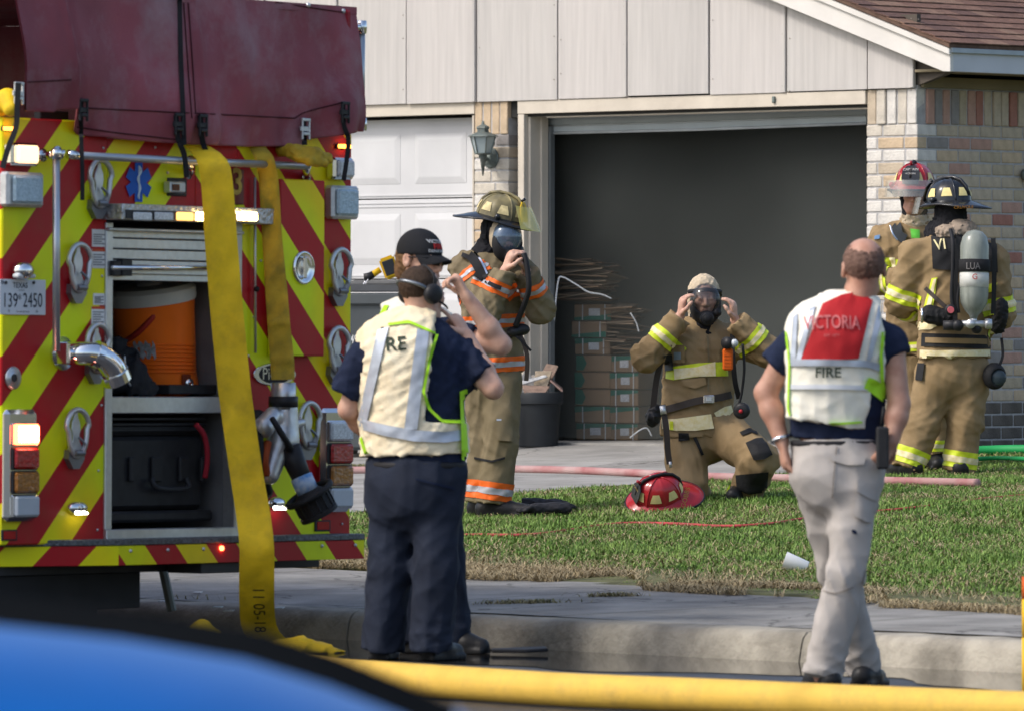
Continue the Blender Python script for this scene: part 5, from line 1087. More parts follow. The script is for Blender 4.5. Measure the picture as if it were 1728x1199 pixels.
loft([[(X0-1.25, CARY-.78, 1.08), (X0-4.6, CARY-.78, 1.05), (X0-4.6, CARY+.78, 1.05), (X0-1.25, CARY+.78, 1.08)], [(X0-2.05, CARY-.62, 1.62), (X0-4.2, CARY-.62, 1.62), (X0-4.2, CARY+.62, 1.62), (X0-2.05, CARY+.62, 1.62)]], 'window_glass', M_glass, car)
loft([[(X0-2.0, CARY-.66, 1.60), (X0-4.25, CARY-.66, 1.60), (X0-4.25, CARY+.66, 1.60), (X0-2.0, CARY+.66, 1.60)], [(X0-2.15, CARY-.6, 1.66), (X0-4.1, CARY-.6, 1.66), (X0-4.1, CARY+.6, 1.66), (X0-2.15, CARY+.6, 1.66)]], 'roof', M_blue, car)
for xw in (.85, 3.75):
    for yy in (-.86, .86): g = G(); g.lathe([(.2, -.1), (.33, -.1), (.345, -.06), (.345, .06), (.33, .1), (.2, .1)], (X0-xw, CARY+yy, .345), (0, 1, 0), 28); wv = smoothen(g.build('wheel', M_blk, car), 40); g = G(); g.lathe([(.2, -.09), (.2, .09)], (X0-xw, CARY+yy*1.01, .345), (0, 1, 0), 20); g.build('rim', M_alu, wv)
for yy in (-.62, .62): g = G(); g.sphere((X0-.03, CARY+yy, .76), .09, sc=(.5, 1.6, .8)); g.build('headlight', M_clear, car, True)
for yy in (-1.0, 1.0): g = G(); g.sphere((X0-1.55, CARY+yy, 1.13), .1, sc=(.6, 1, .8)); g.build('side_mirror', M_blue, car, True)
# ================================================================== PEOPLE
M_skin = mat('skin', (.50,.27,.19), .5, col2=(.60,.38,.28), vs_=22, spec=.35, bump=.15, bs=180, dirt=.25, dirtcol=(.46,.17,.12), ds=9); M_skin2 = mat('tanned skin', (.38,.19,.125), .5, col2=(.49,.28,.20), vs_=22, spec=.35, bump=.15, bs=180, dirt=.3, dirtcol=(.36,.12,.085), ds=9)
M_navy = mat('navy cotton', (.010,.016,.040), .85, var=.2, vs_=8, bump=.25, crease=.22, cs=7, bs=260); M_navyp = mat('navy trouser cloth', (.016,.021,.036), .85, var=.2, vs_=6, bump=.25, crease=.22, cs=7, bs=220)
M_khaki = mat('khaki trouser cloth', (.40,.367,.338), .85, var=.08, vs_=6, bump=.25, crease=.22, cs=7, bs=240)
M_vest = mat('white hi-vis fabric', (.80,.76,.64), .6, var=.05, vs_=10, bump=.2, crease=.22, cs=7, bs=200); M_vesto = mat('peach hi-vis fabric', (.76,.62,.40), .65, col2=(.84,.75,.55), vs_=7, bump=.3, crease=.22, cs=7, bs=180)
M_lime = mat('lime trim', (.42,.78,.03), .55, var=.06); M_silv = mat('silver reflective tape', (.42,.46,.52), .4, .3, var=.06, vs_=40); M_silw = mat('bright reflective tape', (.66,.68,.70), .45, var=.05)
M_vred = mat('red shirt panel', (.42,.018,.022), .7, var=.08, bump=.2, bs=200); M_print = mat('dark vest print', (.03,.045,.03), .7); M_printp = mat('faded pink print', (.50,.14,.14), .8)
M_turn = mat('tan turnout cloth', (.235,.16,.078), .85, col2=(.315,.222,.118), vs_=5, bump=.35, crease=.36, cs=6, bs=240, dirt=.3, dirtcol=(.13,.085,.04), ds=4); M_turn2 = mat('dirty tan turnout cloth', (.165,.132,.074), .85, col2=(.22,.175,.105), vs_=5, bump=.35, crease=.36, cs=6, bs=240, dirt=.5, dirtcol=(.085,.065,.04), ds=4)
M_tyel = mat('lime reflective trim', (.60,.70,.02), .5, var=.1, vs_=25, spec=.5); M_tsil = mat('warm silver trim', (.72,.60,.28), .4, col2=(.80,.72,.50), vs_=45, bump=.2, bs=120); M_tor = mat('orange reflective trim', (.75,.13,.015), .5, var=.08, vs_=25); M_tsil2 = mat('grey silver trim', (.40,.40,.42), .4, .2, var=.1)
M_pad = mat('black knee leather', (.016,.016,.017), .7, var=.3, bump=.3, bs=90); M_hood = mat('black nomex hood', (.014,.014,.017), .9, bump=.3, bs=120); M_tanhood = mat('tan nomex hood', (.50,.41,.29), .9, var=.08, bump=.25, bs=120); M_hair = mat('brown hair', (.055,.033,.02), .6, var=.3, vs_=40, bump=.6, bs=150, stretch=(3, 3, 1)); M_hairg = mat('cropped greying hair', (.15,.088,.066), .75, var=.25, vs_=60, bump=.4, bs=200)
M_boot = mat('black boot leather', (.016,.016,.017), .45, var=.2, bump=.15, bs=60)
def vec(*a): return np.array(a, float)
def frame(fwd, up=(0, 0, 1)):
    f = nrm(fwd); u = nrm(np.asarray(up, float)-f*(np.asarray(up, float)@f)); return np.array([np.cross(f, u), f, u])   # rows: right side, forward, up
def head_sdf(s, c, R, sc=1.05, ears=True, face=True):
    def p(x, y, z): return c+sc*(x*R[0]+y*R[1]+z*R[2])
    def e(x, y, z, a, b, d, k=.02, sub=False): s.ell(p(x, y, z), np.array([a, b, d])*sc, R, k, sub)
    e(0, -.014, .032, .075, .097, .086); e(0, .026, -.04, .058, .068, .078, .03); s.cone(p(-.02, .058, -.098), p(.02, .058, -.098), .026*sc, .026*sc, .03)
    s.cone(p(-.045, .02, -.075), p(-.02, .05, -.1), .024*sc, .022*sc, .02); s.cone(p(.045, .02, -.075), p(.02, .05, -.1), .024*sc, .022*sc, .02)
    if face:
        s.cone(p(-.035, .078, .022), p(.035, .078, .022), .011*sc, .011*sc, .012); e(-.032, .096, .002, .018, .012, .011, .01, True); e(.032, .096, .002, .018, .012, .011, .01, True)
        s.cone(p(0, .088, .008), p(0, .108, -.032), .008*sc, .0125*sc, .01); s.cone(p(-.012, .096, -.036), p(.012, .096, -.036), .008*sc, .008*sc, .006)
        s.cone(p(-.02, .088, -.06), p(.02, .088, -.06), .0075*sc, .0075*sc, .006); s.cone(p(-.018, .086, -.071), p(.018, .086, -.071), .008*sc, .008*sc, .006); e(-.04, .07, -.02, .024, .02, .02, .02); e(.04, .07, -.02, .024, .02, .02, .02)
        e(-.032, .086, .002, .0125, .0125, .0115, .002); e(.032, .086, .002, .0125, .0125, .0115, .002)
    if ears:
        for x in (-1, 1): s.ell(p(x*.079, -.012, -.004), np.array([.011, .021, .032])*sc, R, .008); s.ell(p(x*.088, -.008, 0), np.array([.006, .011, .017])*sc, R, .004, True)
def hand_sdf(s, w, d, n, ts=1, curl=(.3, .5, .4), sc=1.0, point=False, spread=.02):
    d = nrm(d); n = nrm(np.asarray(n, float)-d*(np.asarray(n, float)@d)); sd = np.cross(d, n); w = np.asarray(w, float)
    s.cone(w-d*.01, w+d*.075*sc, .030*sc, .041*sc, .015, (n, 1.9))
    for i, (o, l) in enumerate(zip((-1.5, -.5, .5, 1.5), (.068, .08, .086, .08) if ts > 0 else (.08, .086, .08, .068))):
        a = w+d*.078*sc+sd*(o*.0205*sc); dr = nrm(d+sd*o*spread); ang = 0; pts = [(a, .0098*sc)]; idx = 3 if ts > 0 else 0
        for q, f in enumerate((.45, .32, .26)):
            ang += curl[q]*(1 if not (point and i == idx) else .15); v = dr*math.cos(ang)+n*math.sin(ang); a = a+v*l*f*sc; pts.append((a, (.0092-.0007*q)*sc))
        s.chain(pts, .004)
    a = w+d*.02*sc+sd*(ts*.03*sc); b = a+nrm(d*.7+sd*ts*.75+n*.25)*.045*sc; c = b+nrm(d+sd*ts*.15+n*.5)*.035*sc; s.chain([(a, .016*sc), (b, .012*sc), (c, .0105*sc), (c+nrm(d+n*.7)*.018*sc, .009*sc)], .008)
class Man:
    def __init__(s, label, sc, bx, by, dy=0, name='person'):
        s.s = sc; s.Y = FPX/sc; s.base = P(bx, by, s.Y); s.root = thing(name, label, 'person', s.base)
    def j(s, px, py, dy=0.): return P(px, py, s.Y+dy)
def seg_d(C, a, b):
    ba = b-a; t = np.clip(((C-a)@ba)/(ba@ba), 0, 1); return np.linalg.norm(C-a-t[:, None]*ba, axis=1)
def near(own, others, m=0.0):
    def f(C):
        d0 = seg_d(C, *own)-m
        for o in others: d1 = seg_d(C, *o); k = d0 < d1; d0 = np.where(k, d0, 99)
        return d0 < 90
    return f
def stripe(src, par, a, axis, t0, t1, outer, inner, rad=.2, pred=None, nm='reflective_stripe'):
    o = band(nm, src, a, axis, t0, t1, outer, par, rad, .005, pred); w = (t1-t0)*.32
    if o is not None: band('silver_band', src, a, axis, t0+w, t1-w, inner, o, rad, .0085, pred)
    return o
def shoe(par, heel, toe, m, nm='boot', r=.045, top=None):
    s = SDF(); h = np.asarray(heel, float); t = np.asarray(toe, float); s.chain([(h+[0, 0, r], r), (h*.5+t*.5+[0, 0, r*.95], r*1.02), (t+[0, 0, r*.75], r*.85)], .03); s.box(h*.5+t*.5+[0, 0, .012], (np.linalg.norm(t-h)/2+.02, .042, .008), frame(t-h)[[1, 0, 2]], .006, .01)
    if top is not None: s.cone(h+[0, 0, r], top, r*1.05, r*1.15, .03, None, (0, 1))
    s.half((0, 0, min(h[2], t[2])+.001), (0, 0, -1)); return sdf_obj(nm, s, m, par, .007)

def helmet(par, c, R, M_sh, M_br, stick=None, sc=1.0, visor=None, shield=None, shieldtxt=(), rearname=None, nm='helmet', tag_=None, rim=None, M_txt=None, lift=.035, top=False):
    """traditional fire helmet: ribbed dome, duck-tail brim, crest, front shield, reflective trapezoids, face shield"""
    def p(x, y, z): return c+sc*(x*R[0]+y*R[1]+(z+lift)*R[2])
    na, ne = 48, 9; a, b, h = .108, .132, .125; V = []
    for e in range(ne):
        t = (e/(ne-1))*math.pi/2*.985
        for k in range(na):
            f = 2*math.pi*k/na; rib = 1+.028*(abs(math.cos(4*f)) > .93)*(e < ne-1); V.append(p(a*math.sin(f)*math.cos(t)**.8*rib, b*math.cos(f)*math.cos(t)**.8*rib, h*math.sin(t)*(1+.02*(rib > 1))))
    Fc = [(e*na+k, e*na+(k+1) % na, (e+1)*na+(k+1) % na, (e+1)*na+k) for e in range(ne-1) for k in range(na)]+[tuple((ne-1)*na+k for k in range(na))]
    o = mk(nm, V, Fc, M_sh, par, keep=True); smoothen(o, 55)
    V = []; rows = [(0, .004), (.35, -.002), (.7, -.006), (1, -.005), (1.02, -.013), (.7, -.016), (.35, -.012), (-.04, -.006)]
    for q, dz in rows:
        for k in range(na):
            f = 2*math.pi*k/na; cf = math.cos(f); ext = .032+.02*max(0, cf)**2+.085*max(0, -cf)**2.2; dr = -.016*q*q-.022*q*max(0, -cf)**2+.01*q*abs(math.sin(f))**4
            V.append(p((a+ext*q)*math.sin(f), (b+ext*q)*cf, dz+dr))
    nr = len(rows); Fc = [(e*na+k, e*na+(k+1) % na, ((e+1) % nr)*na+(k+1) % na, ((e+1) % nr)*na+k) for e in range(nr) for k in range(na)]; br = mk('brim', V, Fc, M_br, o, keep=True); smoothen(br, 60)
    pts = [p((a+e*1.0)*math.sin(f), (b+e)*math.cos(f), z) for f, e, z in [(2*math.pi*k/na, .032+.02*max(0, math.cos(2*math.pi*k/na))**2+.085*max(0, -math.cos(2*math.pi*k/na))**2.2, -.009-.016-.022*max(0, -math.cos(2*math.pi*k/na))**2+.01*abs(math.sin(2*math.pi*k/na))**4) for k in range(na)]]
    g = G(); g.tube(pts, .006*sc, 6, closed=True); g.build('brim_edge', rim or M_br, br, True)
    g = G(); g.tube([p(0, y, z) for y, z in ((.128, .04), (.115, .09), (.08, .122), (.03, .135), (-.03, .135), (-.08, .118), (-.115, .08), (-.13, .03))], .009*sc, 8); g.build('crest', rim or M_sh, o, True)
    for k in range(4):
        f = math.pi/4+k*math.pi/2; g = G(); g.tube([p(a*1.0*math.sin(f)*math.cos(t)**.8*1.01, b*math.cos(f)*math.cos(t)**.8*1.01, h*math.sin(t)*1.01) for t in np.linspace(0, 1.5, 10)], .005*sc, 6); g.build('rib', M_sh, o, True)
    if stick is not None:
        for k in range(8):
            f0 = math.pi/8+k*math.pi/4; 
            V = []
            for t, w in ((.22, .24), (.4, .21), (.62, .15)):
                for q in (-1, 0, 1): f = f0+q*w; V.append(p(a*math.sin(f)*math.cos(t)**.8*1.035, b*math.cos(f)*math.cos(t)**.8*1.035, h*math.sin(t)*1.02))
            mk('reflective_tetrahedron', V, [(0, 1, 4, 3), (1, 2, 5, 4), (3, 4, 7, 6), (4, 5, 8, 7)], stick, o, True)
    if shield is not None:
        pts = [(-.042, .01), (.042, .01), (.05, .045), (.046, .085), (.02, .11), (-.02, .11), (-.046, .085), (-.05, .045)]; g = G(); q = [p(x, .148-z*.33, z) for x, z in pts]; r = [v-R[1]*.006 for v in q]; n = len(q); g.add(q+r, [tuple(range(n)), tuple(range(2*n-1, n-1, -1))]+[(i, n+i, n+(i+1) % n, (i+1) % n) for i in range(n)]); sh = g.build('front_shield', shield, o)
        for t_, z, sz in shieldtxt: text('shield_lettering', t_, p(0, .148-z*.33+.003, z), -R[0], nrm(R[2]-.33*R[1]), sz, M_txt or M_tsil2, sh, off=.002)
        g = G(); g.tube([p(0, .10, .112), p(0, .118, .13)], .008*sc, 6); g.build('shield_holder', M_br, o, True)
    if visor is not None:
        kind, tilt = visor; V = []; nv_ = 16
        for i in range(nv_):
            f = (-1.15+2.3*i/(nv_-1))*(1 if kind == 'down' else .75)
            for j in range(5):
                zz = (.03-.09*j/4) if kind == 'down' else .09-.028*j; rr = (1.36+.012*j) if kind == 'down' else 1.10+.085*j; V.append(p(a*math.sin(f)*rr*1.05, b*math.cos(f)*rr+.012+tilt*j*.004, zz))
        Fq = [(i*5+j, (i+1)*5+j, (i+1)*5+j+1, i*5+j+1) for i in range(nv_-1) for j in range(4)]; m = mat('visor tint '+kind, (.66,.60,.16), .15, alpha=.5, spec=.9, var=.15) if kind == 'up' else mat('visor tint down', (.46,.44,.38), .12, .5, alpha=.45, spec=1., var=.15, vs_=20)
        vo = mk('face_shield', V, Fq, m, o, True)
        for x in (-1, 1): g = G(); g.sphere(p(x*.118, .03, .01), .016*sc, 8); g.build('visor_knob', M_br, o, True)
    return o
def mask(par, c, R, sc=1.05, dark=True):
    def p(x, y, z): return c+sc*(x*R[0]+y*R[1]+z*R[2])
    s = SDF(); s.ell(p(0, .06, -.02), np.array([.083, .062, .105])*sc, R, .01); s.ell(p(0, .09, .014), np.array([.074, .09, .076])*sc, R, .008, True); s.cone(p(0, .1, -.08), p(0, .135, -.085), .036*sc, .03*sc, .02); s.half(p(0, .01, 0), -R[1]); fr = sdf_obj('facepiece', s, M_blk, par, .006)
    s = SDF(); s.ell(p(0, .054, .005), np.array([.079, .073, .090])*sc, R, .01); s.half(p(0, .04, 0), -R[1]); s.half(p(0, 0, -.07), -R[2]); sdf_obj('lens', s, mat('mask lens', (.12,.18,.26), .05, .3, alpha=.75, spec=1., var=.3) if dark else mat('mask lens clear', (.06,.06,.065), .06, alpha=.4, spec=1.), fr, .006)
    g = G(); g.lathe([(.03*sc, 0), (.036*sc, .01), (.036*sc, .035), (.026*sc, .045)], p(0, .115, -.085), R[1], 18); g.build('regulator', M_blkp, fr, True)
    g = G(); g.lathe([(.018*sc, 0), (.022*sc, .006), (.02*sc, .018)], p(-.055, .09, -.055), nrm(R[1]-R[0]*.6), 14); g.build('voice_port', M_blkp, fr, True)
    return fr
def coat(pn, fwd, top, hem, r0, r1, sh, arms, m, flat=1.35, seed=0, sl=(.098, .088, .074), collar=None, amp=.006, h=.009, wr=None, extra=None):
    s = SDF(); s.cone(top, hem, r0, r1, .05, (fwd, flat), (0, 1)); s.cone(sh[0], sh[1], .088, .088, .07)
    w = []
    for a, e, q in arms:
        s.cone(a, e, sl[0], sl[1], .05); s.cone(e, q, sl[1], sl[2], .03, None, (0, 1)); w += [(e, nrm(q-a), .13, .008, .045), (q*.6+e*.4, nrm(q-e), .10, .004, .04)]
    if collar is not None: s.cone(collar[0], collar[1], .085, .075, .03, None, (0, 1))
    if extra: extra(s)
    return sdf_obj('coat', s, m, pn.root, h, folds(amp*1.6, seed, (.11, .30), 7, None, w+(wr or [])))
def trousers(pn, fwd, waist, rw, legs, m, rad=(.115, .098, .098), flat=1.25, seed=0, amp=.005, h=.009, nm='trousers', wr=None, zcut=None):
    s = SDF(); hips = [l[0] for l in legs]; mid = sum(hips)/len(hips); s.cone(waist, mid, rw, rw, .05, (fwd, flat), (1, 0)); w = list(wr or [])
    for l in legs:
        hp, kn, an = l[:3]; r = l[3] if len(l) > 3 else rad; s.cone(hp, kn, r[0], r[1], .05); s.cone(kn, an, r[1], r[2], .03, None, (0, 1)); w += [(kn, nrm(an-hp), .13, .007, .055), (an*.9+kn*.1, nrm(an-kn), .11, .008, .04)]
    if zcut is not None: s.half((0, 0, zcut), (0, 0, -1))
    return sdf_obj(nm, s, m, pn.root, h, folds(amp, seed, (.13, .38), 7, [(1, 0, .35), (.3, 1, .3), (1, .2, -.4)], w))
def body(pn, R, hc, neck, top, hipm, arms, legs, m, sc=1.05, ears=True, hands=(), thin=.7, face=True, h=.0066, torso=.14):
    s = SDF(); head_sdf(s, hc, R, sc, ears, face); s.cone(hc-R[2]*.055*sc-R[1]*.02, neck, .054, .060, .03); s.cone(neck, top, .06, .11, .05); s.cone(top, hipm, torso, torso*.95, .05, (R[1], 1.5)); 
    for a, e, q in arms: s.cone(top, a, .07, .055, .04); s.cone(a, e, .056, .044, .03); s.cone(e, e*.65+q*.35, .044, .045, .02); s.cone(e*.65+q*.35, q, .045, .029, .02)
    for l in legs: s.cone(hipm, l[0], .1, .09, .05); s.cone(l[0], l[1], .08, .055, .03); s.cone(l[1], l[2], .052, .035, .03)
    for hd in hands: hand_sdf(s, *hd[:3], **hd[3])
    return sdf_obj('body', s, m, pn.root, h)

# ---------------------------------------------------------------- man in white vest and khaki trousers, seen from behind
E = Man('balding man in white FIRE vest and khaki trousers standing with his back to us', 420, 1425, 1163); j = E.j
R = frame((-.10, 1, .03)); hc = j(1457, 454); neck = j(1440, 540); top = j(1422, 592); hipm = j(1412, 790)
aL = (j(1340, 582), j(1292, 662, .03), j(1320, 746, -.02)); aR = (j(1503, 580), j(1517, 682, -.05), j(1505, 744, -.10))
lR = (j(1447, 795, -.05), j(1428, 965, -.10), j(1387, 1140, -.06)); lL = (j(1378, 795, .0), j(1413, 960, .12), j(1458, 1128, .30))
bE = body(E, R, hc, neck, top, hipm, (aL, aR), (lL, lR), M_skin2, hands=((aL[2], (.18, -.05, -1), (.9, .1, .1), dict(ts=-1, curl=(.25, .3, .25))), (aR[2], (-.55, -.1, -.85), (-.6, .8, .3), dict(ts=1, curl=(.35, .4, .3)))), torso=.16, h=.0066)
s = SDF(); s.ell(hc+1.05*(-.014*R[1]+.030*R[2]), np.array([.082, .103, .0905])*1.05, R, .01); s.ell(hc+1.05*(-.035*R[1]+.118*R[2]), np.array([.046, .085, .052])*1.05, R, .03, True); s.half(hc+R[1]*.03, R[1]); s.half(hc-R[2]*.075-R[1]*.05, -R[2]-R[1]*.25); sdf_obj('hair', s, M_hairg, E.root, .005, folds(.0045, 19, (.02, .05), 8))
sh = SDF(); sh.cone(top, j(1410, 745), .205, .188, .05, (R[1], 1.5), (0, 1)); sh.cone(aL[0]+[.05, 0, 0], aR[0]-[.05, 0, 0], .075, .075, .06); sh.cone(aL[0], j(1306, 618, .02), .074, .070, .03, None, (0, 1)); sh.cone(aR[0], j(1512, 603, -.01), .074, .070, .03, None, (0, 1)); sh.cone(j(1440, 545), j(1444, 520), .075, .066, .03, None, (0, 1))
shirt = sdf_obj('shirt', sh, M_navy, E.root, .009, folds(.005, 11, (.06, .18), 7, None, [(j(1410, 735), (0, 0, 1), .2, .008, .05)]))
s = SDF(); s.cone(j(1418, 588), j(1396, 716), .236, .214, .03, (R[1], 1.40), (0, 1)); s.cone(j(1362, 548), j(1478, 545), .074, .074, .05); s.cone(j(1440, 540), j(1441, 500, -.02), .075, .066, .03, None, (0, 1)); s.cone(j(1405, 536), j(1468, 534), .082, .08, .04); s.half(j(1322, 600), (-1, 0, -.04)); s.half(j(1492, 590), (1, 0, .06)); s.half(j(1470, 650), (1, 0, -.12), (j(1400, 760)-[.3, .5, .1], j(1400, 646)+[.6, .5, 0]))
vest = sdf_obj('vest', s, M_vest, E.root, .0078, folds(.005, 21, (.08, .2), 6))
decal('red_back_panel', [(1388, 512), (1420, 497), (1446, 492), (1473, 506)], [(1351, 607), (1395, 607), (1430, 606), (1449, 605)], vest, M_vred, vest, 20, 12, .004)
for t_, b_ in (([(1338, 535), (1346, 528)], [(1333, 610), (1342, 610)]), ([(1366, 520), (1376, 516)], [(1341, 612), (1350, 612)]), ([(1484, 508), (1494, 514)], [(1462, 608), (1470, 608)]), ([(1502, 530), (1510, 538)], [(1482, 606), (1490, 606)])): decal('silver_tape', t_, b_, vest, M_silv, vest, 4, 14, .005)
for y0, y1 in ((606, 617), (648, 656)): decal('silver_tape', [(1334, y0), (1400, y0), (1462, y0+2), (1494, y0+10)], [(1334, y1), (1400, y1), (1462, y1+2), (1494, y1+12)], vest, M_silw if y0 > 620 else M_silv, vest, 22, 3, .006)
decal('lime_edging', [(1324, 560), (1330, 610), (1328, 690), (1336, 716), (1400, 717), (1456, 713)], [(1327, 560), (1333, 610), (1331, 688), (1338, 713), (1400, 713), (1454, 710)], vest, M_lime, vest, 40, 2, .006)
decal('lime_edging', [(1488, 560), (1484, 600), (1486, 640), (1493, 690), (1497, 716)], [(1494, 560), (1490, 600), (1492, 640), (1500, 690), (1500, 716)], [vest, shirt], M_lime, vest, 30, 2, .008)
decal('lime_side_panel', [(1466, 636), (1478, 640), (1490, 648)], [(1458, 654), (1478, 668), (1496, 682)], [vest, shirt], M_lime, vest, 8, 6, .007)
text('lettering', 'FIRE', j(1398, 629, -.2), (1, 0, 0), (0, 0, 1), .058, M_print, vest, vest, .010, .016); text('lettering', 'VICTORIA', j(1405, 544, -.2), (1, 0, 0), (0, 0, 1), .075, M_printp, vest, vest, .016, .014, .66, arc=.55); text('lettering', 'EST 1877', j(1404, 566, -.2), (1, 0, 0), (0, 0, 1), .016, M_printp, vest, vest, .016)
pE = trousers(E, R[1], j(1411, 748), .184, (lL, lR), M_khaki, (.105, .082, .085), 1.3, 31, .006, h=.0088, wr=[(j(1400, 830), (.5, 0, 1), .14, .006, .06)])
s = SDF(); s.cone(j(1411, 752), j(1411, 742), .186, .186, .02, (R[1], 1.32), (1, 1)); sdf_obj('belt', s, M_blk, E.root, .008)
decal('cargo_pocket', [(1448, 812), (1470, 818), (1488, 830)], [(1440, 868), (1462, 880), (1480, 882)], pE, M_khaki, pE, 10, 10, .008, .010); decal('pocket_flap', [(1448, 808), (1470, 816), (1490, 828)], [(1446, 828), (1466, 840), (1487, 848)], pE, M_khaki, pE, 10, 5, .014, .012); decal('back_pocket_flap', [(1400, 768), (1430, 765), (1462, 770)], [(1404, 776), (1430, 784), (1458, 783)], pE, M_khaki, pE, 12, 4, .006)
decal('stain', [(1437, 893), (1441, 892), (1446, 896)], [(1438, 898), (1442, 900), (1446, 900)], pE, M_navy, pE, 5, 3, .005, .001)
strap('seam', [(1412, 752), (1408, 790), (1404, 840)], 1.6, pE, mat('khaki seam', (.22,.19,.165), .9), pE, .004, .003); strap('seam', [(1487, 850), (1470, 930), (1455, 985)], 1.6, pE, MATS['khaki seam'], pE, .004, .003); strap('knee_seam', [(1388, 995), (1410, 1000), (1440, 990)], 1.6, pE, MATS['khaki seam'], pE, .004, .003)
g = G(); w = aL[2]*.93+aL[1]*.07; ax = nrm(aL[2]-aL[1]); u1 = nrm(np.cross(ax, [0, 1., 0])); u2 = np.cross(ax, u1); g.tube([w+.036*(u1*math.cos(t)+u2*math.sin(t)) for t in np.linspace(0, 6.283, 20)[:-1]], .009, 6, closed=True); g.build('watch', M_chr, E.root, True)
pz = j(1487, 740, -.16); g = G((pz, np.eye(3))); g.box((-.02, -.03, -.12), (.03, .03, .05)); rd_ = g.build('belt_radio', M_blkp, E.root, bevel=.008); g = G(); g.tube([pz+[.0, 0, .05], pz+[.01, 0, .13]], .006, 6); g.build('antenna', M_blk, rd_, True)
shoe(E.root, j(1402, 1150, -.10)*[1, 1, 0]+[0, 0, .004], j(1372, 1160, -.0)*[1, 1, 0]+[0, .12, .004], M_boot, 'shoe'); shoe(E.root, (*j(1455, 1150, .22)[:2], .004), (*j(1480, 1150, .36)[:2], .004), M_boot, 'shoe')

# ---------------------------------------------------------------- man with ear defenders and tan vest, seen from behind
A = Man('man in peach FIRE vest with black ear defenders, back to us, hand raised to face', 385, 700, 1114); j = A.j
R = frame((.80, .60, -.05)); RT = frame((.30, .95, 0)); hc = j(712, 495); neck = j(700, 572); top = j(700, 612); hipm = j(704, 800)
aL = (j(618, 600), j(588, 690, .05), j(640, 752, .28)); aR = (j(778, 602), j(832, 655, -.06), j(788, 566, .02))
lL = (j(662, 815, .02), j(657, 960, .02), j(645, 1098, .05)); lR = (j(740, 815, -.05), j(735, 960, -.08), j(728, 1098, -.05))
body(A, R, hc, neck, top, hipm, (aL, aR), (lL, lR), M_skin, sc=1.0, hands=((aL[2], (.6, .5, -.5), (.3, .8, 0), dict(ts=-1)), (aR[2], (-.55, .25, .85), (-.7, .5, -.5), dict(ts=1, curl=(.9, .9, .7), point=True))), torso=.18)
s = SDF(); s.ell(hc+1.0*(-.018*R[1]+.034*R[2]), np.array([.079, .099, .088])*1.0, R, .01); s.ell(hc+1.0*(.075*R[1]-.02*R[2]), np.array([.07, .06, .09])*1.0, R, .02, True); s.half(hc-R[2]*.06+R[1]*0, -R[2]); sdf_obj('hair', s, M_hair, A.root, .006, folds(.003, 8, (.015, .04)))
def cup(par, c, R, side, nm='ear_cup'):
    q = c+R[0]*side*.088-R[1]*.008-R[2]*.004; g = G((q, R)); g.lathe([(.03, side*-.018), (.044, side*-.006), (.046, side*.006), (.040, side*.024), (.022, side*.032)], (0, 0, 0), (1, 0, 0), 22); return smoothen(g.build(nm, M_blkp, par), 50)
for sd_ in (1, -1): c_ = cup(A.root, hc, R, sd_)
g = G(); g.tube(spline([hc+R[0]*.085-R[1]*.02+R[2]*.01, hc+R[0]*.075-R[1]*.075+R[2]*.035, hc-R[1]*.112+R[2]*.05, hc-R[0]*.075-R[1]*.075+R[2]*.035, hc-R[0]*.085-R[1]*.02+R[2]*.01], 6), .0085, 8); g.build('headband', mat('headset band steel', (.20,.22,.24), .35, .7), A.root, True)
g = G(); g.tube(spline([hc+R[0]*.088+R[2]*.02, hc+R[0]*.08+R[2]*.08, hc+R[2]*.122, hc-R[0]*.08+R[2]*.08, hc-R[0]*.088+R[2]*.02], 6), .006, 8); g.build('head_strap', M_blk, A.root, True)
g = G(); g.tube(spline([hc+R[0]*.09+R[1]*.02-R[2]*.03, hc+R[0]*.08+R[1]*.07-R[2]*.05, hc+R[0]*.04+R[1]*.112-R[2]*.06], 6), .005, 6); g.build('microphone_boom', M_blk, A.root, True)
s = SDF(); s.cone(top, j(704, 785), .228, .222, .05, (RT[1], 1.35), (0, 1)); s.cone(aL[0]+[.04, 0, 0], aR[0]-[.04, 0, 0], .085, .085, .06); s.cone(aL[0], j(584, 665, .04), .084, .082, .03, None, (0, 1)); s.cone(aR[0], j(815, 640, -.045), .088, .085, .03, None, (0, 1)); s.cone(j(702, 572), j(705, 545), .075, .068, .03, None, (0, 1))
shirt = sdf_obj('shirt', s, M_navy, A.root, .009, folds(.006, 41, (.06, .18), 7, None, [(j(800, 615), (1, 0, -.6), .12, .008, .05)]))
s = SDF(); s.cone(j(694, 610), j(700, 768), .252, .246, .03, (RT[1], 1.27), (0, 1)); s.cone(j(636, 574), j(745, 578), .088, .088, .05); s.half(j(598, 650), (-1, 0, .0)); s.half(j(728, 620), (1, .0, -.10), (j(600, 708)-[.3, .5, .0], j(600, 500)+[.9, .6, .1])); s.half(j(800, 760), (1, 0, .1))
vest = sdf_obj('vest', s, M_vesto, A.root, .0078, folds(.007, 51, (.08, .22), 6, None, [(j(690, 750), (.3, 0, 1), .2, .006, .05)]))
decal('silver_tape', [(637, 556), (655, 552)], [(602, 716), (616, 722)], vest, M_silv, vest, 5, 22, .005); decal('silver_tape', [(652, 552), (656, 552)], [(614, 716), (618, 716)], vest, M_silv, vest, 3, 22, .003)
decal('silver_tape', [(704, 554), (724, 560)], [(682, 724), (704, 724)], vest, M_silv, vest, 6, 22, .005); decal('silver_tape', [(608, 706), (650, 716), (700, 725), (750, 728), (795, 722)], [(610, 724), (650, 735), (700, 744), (750, 746), (795, 740)], [vest, shirt], M_silv, vest, 30, 5, .008)
